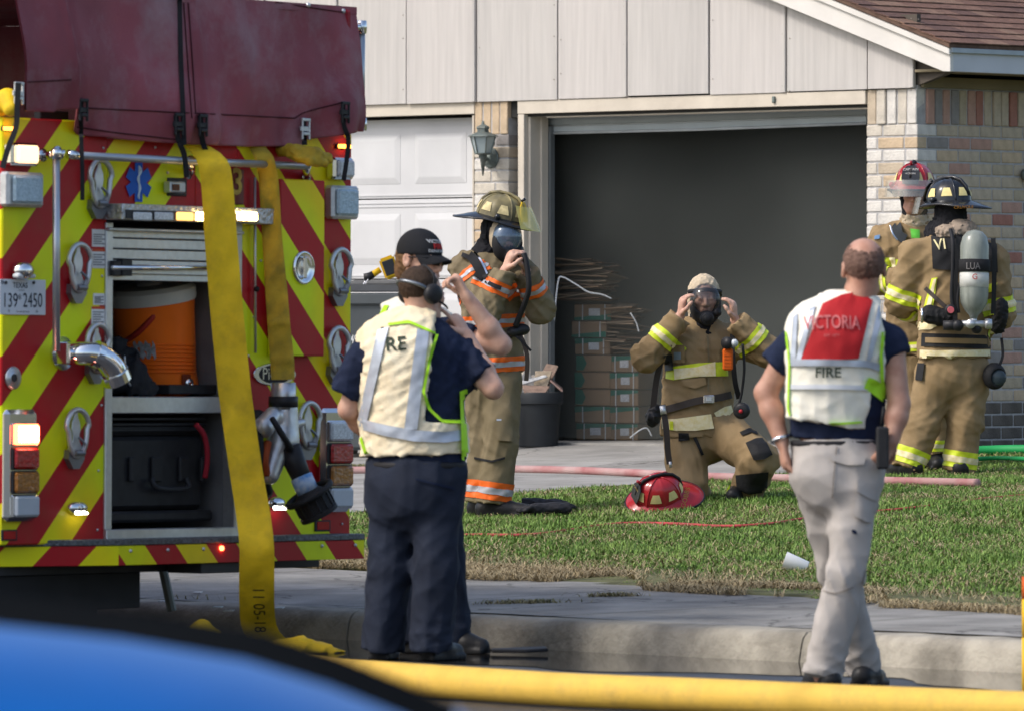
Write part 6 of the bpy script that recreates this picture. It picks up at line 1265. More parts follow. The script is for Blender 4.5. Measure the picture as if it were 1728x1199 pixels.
decal('lime_edging', [(735, 564), (722, 610), (712, 660), (722, 690), (745, 712), (796, 714)], [(740, 564), (727, 610), (717, 660), (727, 688), (747, 707), (796, 708)], [vest, shirt], M_lime, vest, 40, 2, .010); decal('lime_edging', [(600, 610), (600, 680), (606, 740), (616, 770), (660, 778), (720, 783)], [(604, 610), (604, 680), (610, 738), (619, 764), (660, 773), (720, 778)], vest, M_lime, vest, 40, 2, .006)
decal('lime_side_panel', [(776, 660), (786, 656), (794, 658)], [(780, 790), (792, 796), (804, 778)], [shirt, vest], M_lime, vest, 8, 18, .012, .012); decal('lime_edging', [(655, 545), (690, 540), (735, 560)], [(655, 549), (690, 545), (735, 564)], [vest, shirt], M_lime, vest, 16, 2, .006)
text('lettering', 'RE', j(667, 581, -.3), (1, 0, .06), (-.06, 0, 1), .085, M_print, vest, vest, .008, .014); text('lettering', "'", j(645, 572, -.3), (1, 0, .06), (-.06, 0, 1), .12, M_print, vest, vest, .008, .02)
pA = trousers(A, RT[1], j(704, 782), .222, (lL, lR), M_navyp, (.118, .102, .102), 1.2, 61, .007)
decal('back_pocket', [(700, 806), (740, 815), (768, 822)], [(702, 809), (740, 819), (767, 826)], pA, M_navy, pA, 10, 3, .004, .004); s = SDF(); s.cone(j(704, 790), j(704, 778), .224, .224, .02, (RT[1], 1.24), (1, 1)); sdf_obj('belt', s, M_blk, A.root, .008)
shoe(A.root, (*j(724, 1100, -.05)[:2], .004), (*j(768, 1100, .10)[:2], .004), M_boot, 'shoe'); shoe(A.root, (*j(640, 1100, .0)[:2], .004), (*j(655, 1100, .22)[:2], .004), M_boot, 'shoe')

# ---------------------------------------------------------------- man in black cap behind him
Bm = Man('man in black cap and sunglasses with raised forearm behind the ear defender man', 377, 720, 1103); j = Bm.j
R = frame((.80, -.60, -.10)); RT = frame((.75, -.6, 0)); hc = j(709, 438); neck = j(690, 530); top = j(690, 572); hipm = j(712, 800)
aL = (j(640, 566, .05), j(640, 660, .12), j(690, 720, .05)); aR = (j(752, 566, -.05), j(846, 582, -.12), j(787, 500, -.16))
lL = (j(692, 815, .06), j(690, 955, .06), j(690, 1086, .06)); lR = (j(740, 815, -.02), j(752, 955, .0), j(768, 1086, .02))
body(Bm, R, hc, neck, top, hipm, (aL, aR), (lL, lR), M_skin, hands=((aR[2], (-.5, .05, .85), (-.8, -.3, -.5), dict(ts=-1, curl=(.8, .9, .7), spread=.05)), (aL[2], (.5, 0, -.8), (0, -1, 0), dict(ts=1))), h=.0062)
s = SDF(); s.ell(hc+1.05*(-.02*R[1]+.02*R[2]), np.array([.081, .101, .09])*1.05, R, .01); s.ell(hc+1.05*(-.07*R[1]-.05*R[2]), np.array([.06, .05, .06])*1.05, R, .03); s.ell(hc+1.05*(.075*R[1]-.03*R[2]), np.array([.10, .075, .12])*1.05, R, .02, True); s.half(hc+.055*R[2], R[2]); sdf_obj('hair', s, mat('light brown hair', (.16,.09,.045), .6, var=.3, vs_=40), Bm.root, .006, folds(.004, 8, (.015, .04)))
s = SDF(); s.ell(hc+1.05*(-.008*R[1]+.035*R[2]), np.array([.087, .106, .098])*1.05, R, .01); s.half(hc+.022*R[2]+.10*R[1]*0, -R[2]+R[1]*.05); M_cap = mat('black cap cloth', (.016,.017,.02), .85, var=.2, bump=.3, bs=200); cap = sdf_obj('cap', s, M_cap, Bm.root, .006)
V = []; na = 20
for zz in (0, -.006):
    for q in (0, .5, 1):
        for k in range(na):
            f = -1.25+2.5*k/(na-1); V.append(hc+R[0]*(.085*math.sin(f)*(1-.06*q))+R[1]*(.10*math.cos(f)*.95+q*(.072*math.cos(f)**.6)+.0)+R[2]*(.030-.018*q-.03*q*math.sin(f)**2+zz))
Fc = [(e*na+k, e*na+k+1, (e+1)*na+k+1, (e+1)*na+k) for e in (0, 1, 3, 4) for k in range(na-1)]+[(2*na+k, 2*na+k+1, 5*na+k+1, 5*na+k) for k in range(na-1)]
smoothen(mk('cap_peak', V, Fc, M_cap, cap), 60)
M_red = mat('red stitching', (.50,.03,.03), .7); M_wht = mat('white stitching', (.6,.6,.6), .7)
for t_, z, sz, m in (('VICTORIA', .088, .022, M_wht), ('FIRE', .066, .034, M_red), ('DEPARTMENT', .046, .017, M_wht)): text('cap_lettering', t_, hc+R[2]*z+R[1]*.12+R[0]*.0, -R[0], R[2], sz, m, cap, cap, .003, .02)
for x in (-1, 1): V = [hc+1.05*(R[0]*(x*(.006+.052*i/7))+R[1]*(.112-.028*(i/7)**2)+R[2]*(.018-.036*jj/3*(1-.25*(i/7)**2))) for i in range(8) for jj in range(4)]; mk('sunglass_lens', V, [(i*4+q, (i+1)*4+q, (i+1)*4+q+1, i*4+q+1) for i in range(7) for q in range(3)], mat('sunglass tint', (.015,.012,.012), .08), Bm.root, True)
g = G(); g.tube([hc+1.05*(R[0]*.06+R[1]*.085+R[2]*.015), hc+1.05*(R[0]*.083+R[1]*.0+R[2]*.01)], .003, 6); g.tube([hc+1.05*(-R[0]*.06+R[1]*.085+R[2]*.015), hc+1.05*(-R[0]*.083+R[2]*.01)], .003, 6); g.build('sunglass_arm', M_blk, Bm.root, True)
s = SDF(); s.cone(top, j(708, 780), .19, .18, .05, (RT[1], 1.3), (0, 1)); s.cone(aL[0], aR[0]-[.03, 0, 0], .082, .082, .06); s.cone(aL[0], j(640, 640, .1), .082, .078, .03, None, (0, 1)); s.cone(aR[0], j(800, 575, -.09), .078, .074, .03, None, (0, 1)); s.cone(j(690, 535), j(690, 508), .072, .064, .03, None, (0, 1)); shirt = sdf_obj('shirt', s, M_navy, Bm.root, .009, folds(.005, 71, (.06, .18)))
s = SDF(); s.cone(j(692, 570), j(708, 760), .195, .19, .03, (RT[1], 1.22), (0, 1)); s.cone(j(655, 545), j(742, 548), .082, .078, .05); s.half(j(652, 560), (-1, 0, -.25)); vest = sdf_obj('vest', s, M_vest, Bm.root, .009, folds(.004, 81)); 
decal('lime_edging', [(648, 515), (632, 545), (622, 590)], [(656, 515), (640, 547), (630, 590)], [vest, shirt], M_lime, vest, 20, 3, .008); decal('lime_side_panel', [(744, 562), (760, 566), (778, 574)], [(742, 580), (760, 584), (778, 584)], [vest, shirt], M_lime, vest, 10, 5, .009)
trousers(Bm, RT[1], j(712, 778), .185, (lL, lR), M_navyp, (.105, .09, .09), 1.2, 91, .006, h=.009); shoe(Bm.root, (*j(765, 1090, .0)[:2], .004), (*j(812, 1090, -.06)[:2], .004), M_boot, 'shoe'); shoe(Bm.root, (*j(690, 1090, .06)[:2], .004), (*j(735, 1090, .0)[:2], .004), M_boot, 'shoe')
# ---------------------------------------------------------------- firefighters in turnout gear
def gear(pn, cfwd, top, hem, r0, r1, sh, arms, legs, cm, tm, outer, inner, seed, waist, rw, cuffz=(.10, .20), coatflat=1.3, chest=None, hemband=(.06, .125), collar=None, sl=(.098, .09, .076), rad=(.125, .108, .108), tflat=1.15, cuffs=True, zc=None, arm_at=(.42, .66), hc=None):
    """coat and trousers of one firefighter with their reflective trim"""
    co = coat(pn, cfwd, top, hem, r0, r1, sh, arms, cm, coatflat, seed, sl, collar)
    tr_ = trousers(pn, cfwd, waist, rw, legs, tm, rad, tflat, seed+3, .007, zcut=zc)
    L = np.linalg.norm(hem-top); ax = nrm(hem-top); tors = (top, hem)
    for i, (a, e, q) in enumerate(arms):
        l = np.linalg.norm(q-e); stripe(co, co, e, q-e, l*arm_at[0], l*arm_at[1], outer, inner, .16, near((e, q), [tors, (a, a*.7+e*.3)], .06))
    pr = near(tors, [(a*.4+e*.6, e) for a, e, q in arms]+[(e, q) for a, e, q in arms], .1)
    if chest: stripe(co, co, top, ax, chest[0], chest[1], outer, inner, .5, pr)
    if hemband: stripe(co, co, top, ax, L-hemband[1], L-hemband[0], outer, inner, .5, pr)
    if cuffs:
        for l in legs:
            k, a = l[1], l[2]; n = np.linalg.norm(a-k); stripe(tr_, tr_, k, a-k, n-cuffz[1], n-cuffz[0], outer, inner, .2, near((k, a), [(o[1], o[2]) for o in legs if o is not l]))
    return co, tr_
def strap3(name, pts, w, m, par, n_=None, th=.006):
    """webbing strip through space; width direction across the picture plane"""
    q = spline(pts, 7); q = [np.asarray(p) for p in q]; V = []
    for i, p in enumerate(q):
        t = nrm(q[min(i+1, len(q)-1)]-q[max(i-1, 0)]); v = nrm(p-CAMP); sd = nrm(np.cross(t, v))*w/2; V += [p-sd, p+sd, p+sd-v*th, p-sd-v*th]
    Fc = [(4*i+a, 4*i+(a+1) % 4, 4*i+4+(a+1) % 4, 4*i+4+a) for i in range(len(q)-1) for a in range(4)]+[(3, 2, 1, 0), tuple(4*(len(q)-1)+a for a in range(4))]
    return mk(name, V, Fc, m, par)

# kneeling firefighter fitting his mask
D = Man('firefighter kneeling on one knee facing us, both hands fitting a face mask', 286, 1190, 850); j = D.j; dz0 = zg(D.base[0], D.base[1]); D.root.location.z = dz0
fw = vec(.0, -1, 0); R = frame((.08, -1, -.06)); hc = j(1188, 503, -.02); neck = j(1185, 554); top = j(1181, 590); hem = j(1176, 738); hipm = j(1185, 722)
aL = (j(1124, 574, .02), j(1090, 602, -.20), j(1148, 533, -.20)); aR = (j(1240, 572, .02), j(1303, 598, -.16), j(1240, 540, -.20))
lK = (j(1155, 725, .02), j(1160, 822, -.16), j(1172, 838, .30), (.135, .12, .105)); lU = (j(1222, 730, .0), j(1283, 776, -.36), j(1252, 842, -.16), (.14, .115, .10))
bD = body(D, R, hc, neck, top, hipm, (aL, aR), (lK, lU), M_skin, ears=False, hands=((aL[2], (.15, -.1, 1), (.95, .25, 0), dict(ts=-1, curl=(.35, .6, .5))), (aR[2], (-.12, -.1, 1), (-.95, .25, 0), dict(ts=1, curl=(.35, .6, .5)))))
co, tr_ = gear(D, fw, top, hem, .215, .225, (j(1132, 578, .02), j(1234, 576, .02)), (aL, aR), (lK, lU), M_turn, M_turn, M_tyel, M_tsil, 101, j(1185, 700), .20, cuffs=False, chest=None, hemband=None, coatflat=1.25, collar=(j(1186, 572), j(1187, 548, -.02)), zc=dz0+.005, arm_at=(.36, .62))
# trim and fittings traced on the garment
def dc(nm, t, b, m, tg=None, par=None, nu=14, nv=5, off=.007, th=.006): return decal(nm, t, b, tg or co, m, par or (tg if tg is not None and not isinstance(tg, list) else co), nu, nv, off, th)
dc('reflective_stripe', [(1124, 618), (1137, 618), (1180, 612), (1228, 610)], [(1123, 638), (1137, 641), (1180, 635), (1229, 634)], M_tyel, nu=24); dc('silver_band', [(1137, 622), (1175, 619), (1207, 610)], [(1138, 640), (1175, 635), (1208, 634)], M_tsil, nu=14, nv=4, off=.012)
dc('reflective_stripe', [(1112, 706), (1140, 706), (1170, 702), (1200, 698)], [(1113, 722), (1140, 726), (1172, 726), (1205, 722)], M_tsil, nu=24); dc('silver_band', [(1130, 710), (1136, 710)], [(1130, 724), (1136, 725)], M_tyel, nu=4, nv=6, off=.012); dc('reflective_stripe', [(1205, 696), (1222, 686), (1238, 682)], [(1214, 712), (1228, 706), (1242, 697)], M_tsil, nu=10)
dc('pocket', [(1132, 582), (1155, 582)], [(1134, 612), (1156, 612)], M_turn, nu=8, nv=8, off=.008, th=.010); dc('emblem_patch', [(1137, 594), (1149, 594)], [(1137, 607), (1149, 606)], mat('patch grey blue', (.22,.27,.32), .7), nu=4, nv=4, off=.020, th=.002); dc('radio_pocket', [(1120, 600), (1134, 598)], [(1122, 626), (1136, 624)], M_blkp, nu=6, nv=6, off=.012, th=.02)
dc('shoulder_patch', [(1096, 545), (1106, 540)], [(1098, 552), (1108, 546)], mat('patch blue', (.12,.22,.38), .7), nu=4, nv=4, off=.008); dc('pocket_flap', [(1150, 640), (1190, 636)], [(1152, 650), (1172, 655), (1192, 648)], M_turn, nu=10, nv=4, off=.007, th=.01)
g = G(); g.tube([j(1198, 560, -.30), j(1196, 620, -.32), j(1194, 668, -.30)], .004, 6); 
strap('coat_zip', [(1194, 566), (1196, 610), (1195, 660)], 3, co, M_turn2, co, .006, .004)
belt = strap('waist_belt', [(1116, 692), (1140, 686), (1176, 676), (1215, 670), (1240, 664)], 12, co, mat('brown grey webbing', (.055,.045,.04), .8), D.root, .012, .010)
bk = bvh(co).ray_cast(Vector(CAMP), Vector(nrm(ray(1196, 673)))); bp = np.array(bk[0])-vec(0, .03, 0); g = G((bp, np.eye(3))); g.box((-.032, -.008, -.024), (.032, .006, .024)); bu = g.build('buckle', M_chr, D.root, bevel=.004); g = G((bp, np.eye(3))); g.box((-.016, -.013, -.012), (.016, -.008, .012)); g.build('buckle_button', M_alu, bu, bevel=.002)
strap3('shoulder_strap', [j(1130, 552, -.12), j(1118, 600, -.16), j(1108, 640, -.15), j(1102, 690, -.12)], .035, MATS['brown grey webbing'], D.root); strap3('hanging_strap', [j(1118, 682, -.26), j(1124, 720, -.27), j(1127, 760, -.25), j(1130, 782, -.24)], .035, MATS['brown grey webbing'], D.root)
g = G(); g.tube([j(1118, 684, -.27), j(1120, 698, -.28)], .018, 8); g.build('strap_clip', M_cast, D.root, True); g = G(); g.tube([j(1131, 778, -.25), j(1132, 788, -.25)], .010, 6); g.build('strap_end', M_cast, D.root, True)
strap3('shoulder_strap', [j(1237, 552, -.1), j(1236, 590, -.20), j(1240, 640, -.18), j(1247, 672, -.12)], .03, M_web, D.root)
g = G(); g.tube(spline([j(1253, 580, -.30), j(1256, 620, -.30), j(1252, 660, -.28), j(1246, 684, -.28)], 6), .008, 8); g.build('air_line', M_blk, D.root, True)
# orange right-angle torch on the chest
tb_ = j(1228, 603, -.30); g = G((tb_, np.eye(3))); g.box((-.030, -.03, -.075), (.030, .03, .055)); to = g.build('torch', mat('torch orange', (.62,.11,.01), .45), D.root, bevel=.010); g = G((tb_, np.eye(3))); g.lathe([(.030, 0), (.036, -.03), (.036, -.045)], (.012, -.02, .085), (.5, .85, 0), 18); g.sphere((.0, -.0, .085), .035, 12); g.build('torch_head', M_blkp, to, True); g = G((tb_, np.eye(3))); g.lathe([(.0, 0.), (.026, .0), (.026, -.006)], (.036, -.062, .085), (.5, .85, 0), 16, caps=False); g.sphere((.038, -.062, .085), .023, 10); g.build('torch_lens', M_clear, to, True)
g = G((tb_, np.eye(3)));  [g.box((-.022, -.033, z), (.022, -.029, z+.006)) for z in (-.05, -.03, -.01, .01)]; g.build('torch_ribs', MATS['torch orange'], to)
pg = j(1252, 692, -.28); g = G((pg, np.eye(3))); g.lathe([(.04, .03), (.048, .01), (.048, -.02), (.03, -.03)], (0, 0, 0), (.3, 1, .1), 18); ga = g.build('pressure_gauge', M_blkp, D.root, True); g = G((pg, np.eye(3))); g.sphere((-.008, -.036, -.004), .012, 8); g.build('gauge_button', mat('gauge red', (.5,.03,.04), .4), ga, True)
s = SDF(); s.ell(j(1102, 703, -.1), (.05, .05, .06), None, .02); s.ell(j(1106, 690, -.1), (.035, .04, .04), None, .02); sdf_obj('side_valve', s, M_blkp, D.root, .008, folds(.006, 4, (.04, .1)))
# knee patches and pockets
dc('knee_patch', [(1241, 801), (1262, 799), (1297, 796)], [(1243, 824), (1262, 834), (1294, 830)], M_pad, tr_, nu=14, nv=10, off=.010, th=.012); dc('thigh_pocket', [(1258, 746), (1276, 738), (1290, 737)], [(1272, 776), (1290, 774), (1304, 766)], M_pad, tr_, nu=12, nv=10, off=.010, th=.012); dc('pocket_flap', [(1248, 728), (1266, 720), (1284, 727)], [(1252, 734), (1268, 728), (1288, 735)], M_pad, tr_, nu=10, nv=4, off=.012); dc('knee_patch', [(1146, 832), (1160, 828), (1174, 824)], [(1148, 848), (1162, 850), (1174, 850)], M_pad, tr_, nu=8, nv=6, off=.010)
dc('fly_patch', [(1168, 735), (1174, 733)], [(1184, 768), (1188, 766)], M_pad, tr_, nu=4, nv=8, off=.008); dc('belt_loop', [(1145, 730), (1162, 730)], [(1145, 744), (1164, 742)], M_pad, [tr_, co], par=tr_, nu=6, nv=4, off=.012)
a_ = lU[2]; k_ = lU[1]; stripe(tr_, tr_, k_, a_-k_, np.linalg.norm(a_-k_)-.075, np.linalg.norm(a_-k_)-.012, mat('lime cuff', (.42,.72,.02), .5), M_tyel, .2, near((k_, a_), [(lK[1], lK[2])]), 'lime_cuff')
bt = j(1250, 848, -.18); shoe(D.root, (bt[0]+.02, bt[1]+.06, dz0+.006), (bt[0]-.05, bt[1]-.16, dz0+.006), M_boot, 'boot', .05, lU[2]); bt = lK[2]; shoe(D.root, (bt[0], bt[1]+.12, dz0+.03), (bt[0], bt[1]-.06, dz0+.01), M_boot, 'boot', .05)
# tan hood and mask
s = SDF(); 
def hp(x, y, z): return hc+1.02*(x*R[0]+y*R[1]+z*R[2])
s.ell(hp(0, -.02, .035), (.096, .115, .108), R, .02); s.ell(hp(0, -.02, -.05), (.095, .09, .10), R, .04); s.cone(hp(0, -.01, -.09), j(1186, 562), .085, .10, .03); s.ell(hp(0, .10, -.02), (.085, .075, .10), R, .02, True); hd = sdf_obj('hood', s, M_tanhood, D.root, .006, folds(.005, 7, (.04, .1))); 
s = SDF(); s.cone(hp(0, -.01, -.10), j(1186, 568, -.05), .09, .10, .03); s.half(hp(0, .0, -.085), R[2]); sdf_obj('neck_hood', s, M_hood, D.root, .008, folds(.006, 9, (.05, .1)))
g = G(); g.tube([hp(math.sin(f)*.093, .02+math.cos(f)*.083, .055-.012*abs(f)) for f in np.linspace(-1.35, 1.35, 18)], .013, 8); g.build('head_harness', M_blk, hd, True)
mask(D.root, hc+R[1]*.014-R[2]*.016, R, 1.14, dark=False)
for x in (-1, 1): strap3('mask_strap', [hp(x*.07, .07, .03), hp(x*.096, .02, .02), hp(x*.092, -.03, .0)], .014, M_blk, D.root)
# his red helmet laid on the grass
hg = ghit(1112, 864); Rh = frame((-.90, -.42, .42), (-.42, -.35, .85)); hl = thing('fire_helmet', 'red fire helmet with cream reflectors lying on the grass beside the kneeling firefighter', 'helmet', hg)
M_hred = mat('red helmet shell', (.36,.018,.025), .25, var=.08, coat=.5, dirt=.25, dirtcol=(.12,.01,.015), ds=6); M_stk = mat('cream reflective sticker', (.72,.60,.26), .45, var=.08, vs_=40); M_hblk = mat('black helmet shell', (.014,.016,.02), .25, var=.1, coat=.4, dirt=.3, dirtcol=(.06,.06,.06), ds=8); M_hyl = mat('scuffed yellow black helmet', (.05,.05,.04), .4, col2=(.30,.25,.12), vs_=10, dirt=.3); M_gold = mat('gold lettering', (.45,.30,.08), .4, .4)
Rh = frame((-.93, -.22, -.22), (-.22, -.62, .75)); hm = helmet(hl, hg+vec((1112-1112)/290, .0, .10), Rh, M_hred, M_hred, M_stk, 1.08, None, M_hblk, (('CAPTAIN', .08, .016),), M_txt=M_gold, rim=M_blk, lift=.0)
text('brim_name', 'GOBBS', P(1157, 838, hg[1]-.10), nrm(vec(.25, -.2, 1)), nrm(vec(-.95, -.2, .25)), .04, M_gold, hl, off=.005)

# standing firefighter on the left, mask on, orange trim
C = Man('standing firefighter with orange striped coat and black helmet holding his air mask', 290, 822, 868); j = C.j; cz0 = float(zg(C.base[0], C.base[1])); C.root.location.z = cz0
fw = nrm(vec(.62, -.78, 0)); R = frame((.52, -.85, -.08)); hc = j(843, 391, -.02); neck = j(820, 440); top = j(826, 474); hem = j(836, 632); hipm = j(833, 640)
aL = (j(784, 452, .0), j(822, 524, -.26), j(852, 456, -.26)); aR = (j(880, 462, .02), j(912, 522, -.10), j(888, 458, -.20))
lA = (j(815, 648, .05), j(818, 745, .02), j(812, 846, .02)); lB = (j(848, 648, -.05), j(846, 748, -.10), j(832, 850, -.10))
body(C, R, hc, neck, top, hipm, (aL, aR), (lA, lB), M_skin, ears=False, hands=((aL[2], (.35, -.1, .85), (.8, .3, -.1), dict(ts=-1, curl=(.5, .7, .5), sc=1.08)), (aR[2], (-.2, -.1, 1), (-.9, .1, .1), dict(ts=1, curl=(.5, .7, .5), sc=1.08))))
co, tr_ = gear(C, fw, top, hem, .195, .185, (j(792, 456, .0), j(872, 460, .0)), (aL, aR), (lA, lB), M_turn2, M_turn2, M_tor, M_tsil2, 201, j(834, 610), .165, chest=(.20, .275), hemband=(.015, .10), coatflat=1.15, collar=(j(822, 458), j(826, 428)), cuffz=(.025, .13), arm_at=(.42, .72), rad=(.12, .10, .10))
a = nrm(aL[1]-aL[0]); stripe(co, co, aL[0], aL[1]-aL[0], .10, .17, M_tor, M_tsil2, .15, near((aL[0]*.6+aL[1]*.4, aL[1]), [(top, hem), (aL[1], aL[2])], .04))
sh_ = lambda l, d: shoe(C.root, (*(l[2]+d*-.05)[:2], cz0+.006), (*(l[2]+d*.20)[:2], cz0+.006), M_boot, 'boot', .05, l[2]+vec(0, 0, .02)); sh_(lA, vec(.55, -.5, 0)); sh_(lB, vec(.95, -.35, 0))
strap('shoulder_strap', [(775, 424), (794, 432), (806, 450), (816, 470)], 15, co, M_web, C.root, .014, .02); strap('strap_edge', [(800, 425), (812, 440), (822, 462)], 3, co, M_chr, C.root, .016, .006); strap('chest_strap', [(800, 462), (830, 480), (846, 486)], 7, co, M_web, C.root, .012, .01)
strap('waist_belt', [(806, 566), (838, 574), (868, 562), (884, 560)], 11, co, M_web, C.root, .012, .012); strap3('hanging_strap', [j(874, 558, -.2), j(886, 585, -.24), j(890, 610, -.24), j(888, 642, -.22)], .026, MATS['brown grey webbing'], C.root); strap3('hanging_strap', [j(862, 560, -.22), j(880, 575, -.25), j(896, 592, -.25)], .014, M_web, C.root)
g = G(); g.tube(spline([j(884, 428, -.30), j(890, 455, -.32), j(892, 490, -.32), j(882, 520, -.28), j(870, 550, -.24)], 6), .017, 10); g.build('breathing_hose', M_blk, C.root, True); s = SDF(); s.ell(j(880, 556, -.2), (.05, .04, .035), None, .02); s.ell(j(866, 560, -.22), (.04, .04, .03), None, .02); sdf_obj('belt_valve', s, M_blkp, C.root, .008)
dc('cargo_pocket', [(838, 698), (864, 700)], [(838, 742), (866, 744)], M_turn2, tr_, nu=8, nv=10, off=.010, th=.014); dc('pocket_tab', [(838, 706), (846, 706)], [(838, 709), (846, 709)], M_alu, tr_, nu=3, nv=3, off=.022, th=.003); dc('knee_seam', [(800, 770), (830, 776), (852, 770)], [(800, 774), (830, 780), (852, 774)], M_pad, tr_, nu=10, nv=2, off=.004)
s = SDF(); 
def hp(x, y, z): return hc+1.02*(x*R[0]+y*R[1]+z*R[2])
s.ell(hp(0, -.02, .02), (.096, .115, .11), R, .02); s.cone(hp(0, -.03, -.05), j(815, 440), .085, .10, .04); s.ell(hp(0, .10, -.03), (.10, .085, .12), R, .02, True); sdf_obj('hood', s, M_hood, C.root, .006, folds(.005, 17, (.04, .1)))
s = SDF(); s.ell(hp(0, .04, -.02), (.088, .075, .12), R, .02); s.ell(hp(0, .11, -.02), (.075, .08, .09), R, .01, True); s.half(hp(0, .02, 0), -R[1]); sdf_obj('mask_skirt', s, M_tanhood, C.root, .006)
mask(C.root, hc+R[1]*.022-R[2]*.036, R, 1.15)
helmet(C.root, hc+R[2]*.042-R[1]*.02, frame((.93, -.34, -.24)), M_hyl, M_hblk, mat('worn cream sticker', (.55,.46,.24), .6, var=.3, vs_=30), 1.1, ('up', 2.4), mat('yellow front shield', (.66,.42,.02), .5), (('VICTORIA', .04, .016), ('4', .075, .03)), M_txt=M_blk)
strap3('chin_strap', [hp(.09, .0, .07), hp(.10, .0, .0), hp(.095, .01, -.07)], .016, M_blk, C.root); g = G(); g.box(*(np.array([hp(.108, .0, -.03)-.014, hp(.108, .0, -.03)+.014]))); g.build('strap_buckle', M_blkp, C.root, bevel=.003)

# captain with the red helmet by the wall
Fm = Man('firefighter captain in red helmet with face shield, arms folded, by the brick wall', 262, 1552, 778); j = Fm.j; fz0 = float(zg(Fm.base[0], Fm.base[1])); Fm.root.location.z = fz0
fw = nrm(vec(-.05, -1, 0)); R = frame((-.10, -1, -.05)); hc = j(1543, 328, -.05); neck = j(1540, 385); top = j(1540, 418); hem = j(1548, 600); hipm = j(1552, 600)
aL = (j(1490, 402, .02), j(1478, 478, -.12), j(1536, 466, -.30)); aR = (j(1596, 404, .02), j(1608, 480, -.1), j(1548, 478, -.28))
lA = (j(1530, 612, .05), j(1540, 690, .0), j(1550, 764, .0)); lB = (j(1572, 612, .0), j(1576, 690, -.05), j(1577, 766, -.05))
body(Fm, R, hc, neck, top, hipm, (aL, aR), (lA, lB), M_skin2, ears=False, hands=((aL[2], (.8, -.1, .45), (.1, .9, 0), dict(ts=1, curl=(.3, .5, .4))), (aR[2], (-.8, -.1, .2), (0, .9, 0), dict(ts=-1, curl=(.3, .5, .4)))), h=.006)
co, tr_ = gear(Fm, fw, top, hem, .205, .195, (j(1500, 404, .0), j(1586, 404, .0)), (aL, aR), (lA, lB), M_turn, M_turn, M_tyel, M_tsil, 301, j(1552, 590), .17, chest=(.22, .29), hemband=(.03, .09), coatflat=1.25, collar=(j(1541, 400), j(1543, 372)), cuffz=(.02, .09), arm_at=(.25, .5))
a = nrm(aL[1]-aL[0]); stripe(co, co, aL[0], aL[1]-aL[0], .21, .30, M_tyel, M_tsil, .15, near((aL[0]*.5+aL[1]*.5, aL[1]), [(top, hem), (aL[1], aL[2])], .05))
strap('shoulder_strap', [(1500, 362), (1512, 378), (1516, 396), (1528, 404)], 16, co, mat('harness grey black', (.03,.035,.04), .8), Fm.root, .014, .02); g = G(); g.tube(spline([j(1502, 380, -.28), j(1506, 394, -.30), j(1514, 406, -.30)], 5), .006, 6); g.build('harness_cable', M_chr, Fm.root, True); dc('reflective_tab', [(1536, 386), (1552, 388)], [(1538, 402), (1552, 402)], mat('green tab', (.12,.5,.06), .5), nu=6, nv=6, off=.016, th=.01); dc('shoulder_patch', [(1476, 398), (1485, 396)], [(1475, 404), (1484, 403)], MATS['patch blue'], nu=4, nv=3, off=.008)
bs = lambda l, d: shoe(Fm.root, (*(l[2]-d*.06)[:2], fz0+.006), (*(l[2]+d*.18)[:2], fz0+.006), M_boot, 'boot', .05, l[2]+vec(0, 0, .02)); bs(lA, vec(-.2, -1, 0)); bs(lB, vec(.05, -1, 0))
def hp(x, y, z): return hc+1.02*(x*R[0]+y*R[1]+z*R[2])
s = SDF(); s.ell(hp(0, -.03, .0), (.098, .11, .125), R, .02); s.cone(hp(0, -.03, -.08), j(1542, 386), .08, .095, .04); s.ell(hp(0, .09, -.02), (.08, .10, .125), R, .02, True); sdf_obj('hood', s, M_hood, Fm.root, .006, folds(.005, 27, (.04, .1)))
s = SDF(); s.cone(hp(0, -.01, -.14), j(1543, 392), .095, .115, .03); s.half(hp(0, 0, -.125), R[2]); sdf_obj('collar_hood', s, M_tanhood, Fm.root, .008, folds(.008, 29, (.04, .1)))
helmet(Fm.root, hc+R[2]*.005, frame((-.22, -1, .02)), M_hred, M_hred, M_stk, 1.2, ('down', .6), M_hblk, (('CAPTAIN', .088, .024), ('VICTORIA', .066, .015)), M_txt=mat('shield white letters', (.6,.58,.55), .6), rim=M_blk)
s = SDF(); s.ell(hp(.12, .03, .02), (.02, .03, .04), R, .01); s.ell(hp(-.12, .03, .02), (.02, .03, .04), R, .01); sdf_obj('ear_flap', s, M_tanhood, Fm.root, .006)

# firefighter with the air cylinder, back to us
Gm = Man('firefighter in black helmet with a grey air cylinder on his back, facing the wall', 267, 1590, 804); j = Gm.j; gz0 = float(zg(Gm.base[0], Gm.base[1])); Gm.root.location.z = gz0
fw = nrm(vec(-.25, 1, 0)); R = frame((-.55, .83, -.03)); hc = j(1602, 355, .02); neck = j(1604, 400); top = j(1610, 436); hem = j(1609, 606); hipm = j(1610, 615)
aL = (j(1545, 432, .0), j(1519, 508, .06), j(1558, 535, .28)); aR = (j(1674, 436, .0), j(1688, 528, .03), j(1650, 560, .26))
lA = (j(1580, 628, .0), j(1558, 712, -.02), j(1530, 792, -.05), (.135, .115, .105)); lB = (j(1636, 628, .0), j(1630, 712, .0), j(1617, 796, .0), (.135, .118, .108))
body(Gm, R, hc, neck, top, hipm, (aL, aR), (lA, lB), M_skin2, hands=((aL[2], (.6, .6, .2), (0, .3, -1), dict(ts=1)), (aR[2], (-.6, .6, .2), (0, .3, -1), dict(ts=-1))), h=.0085)
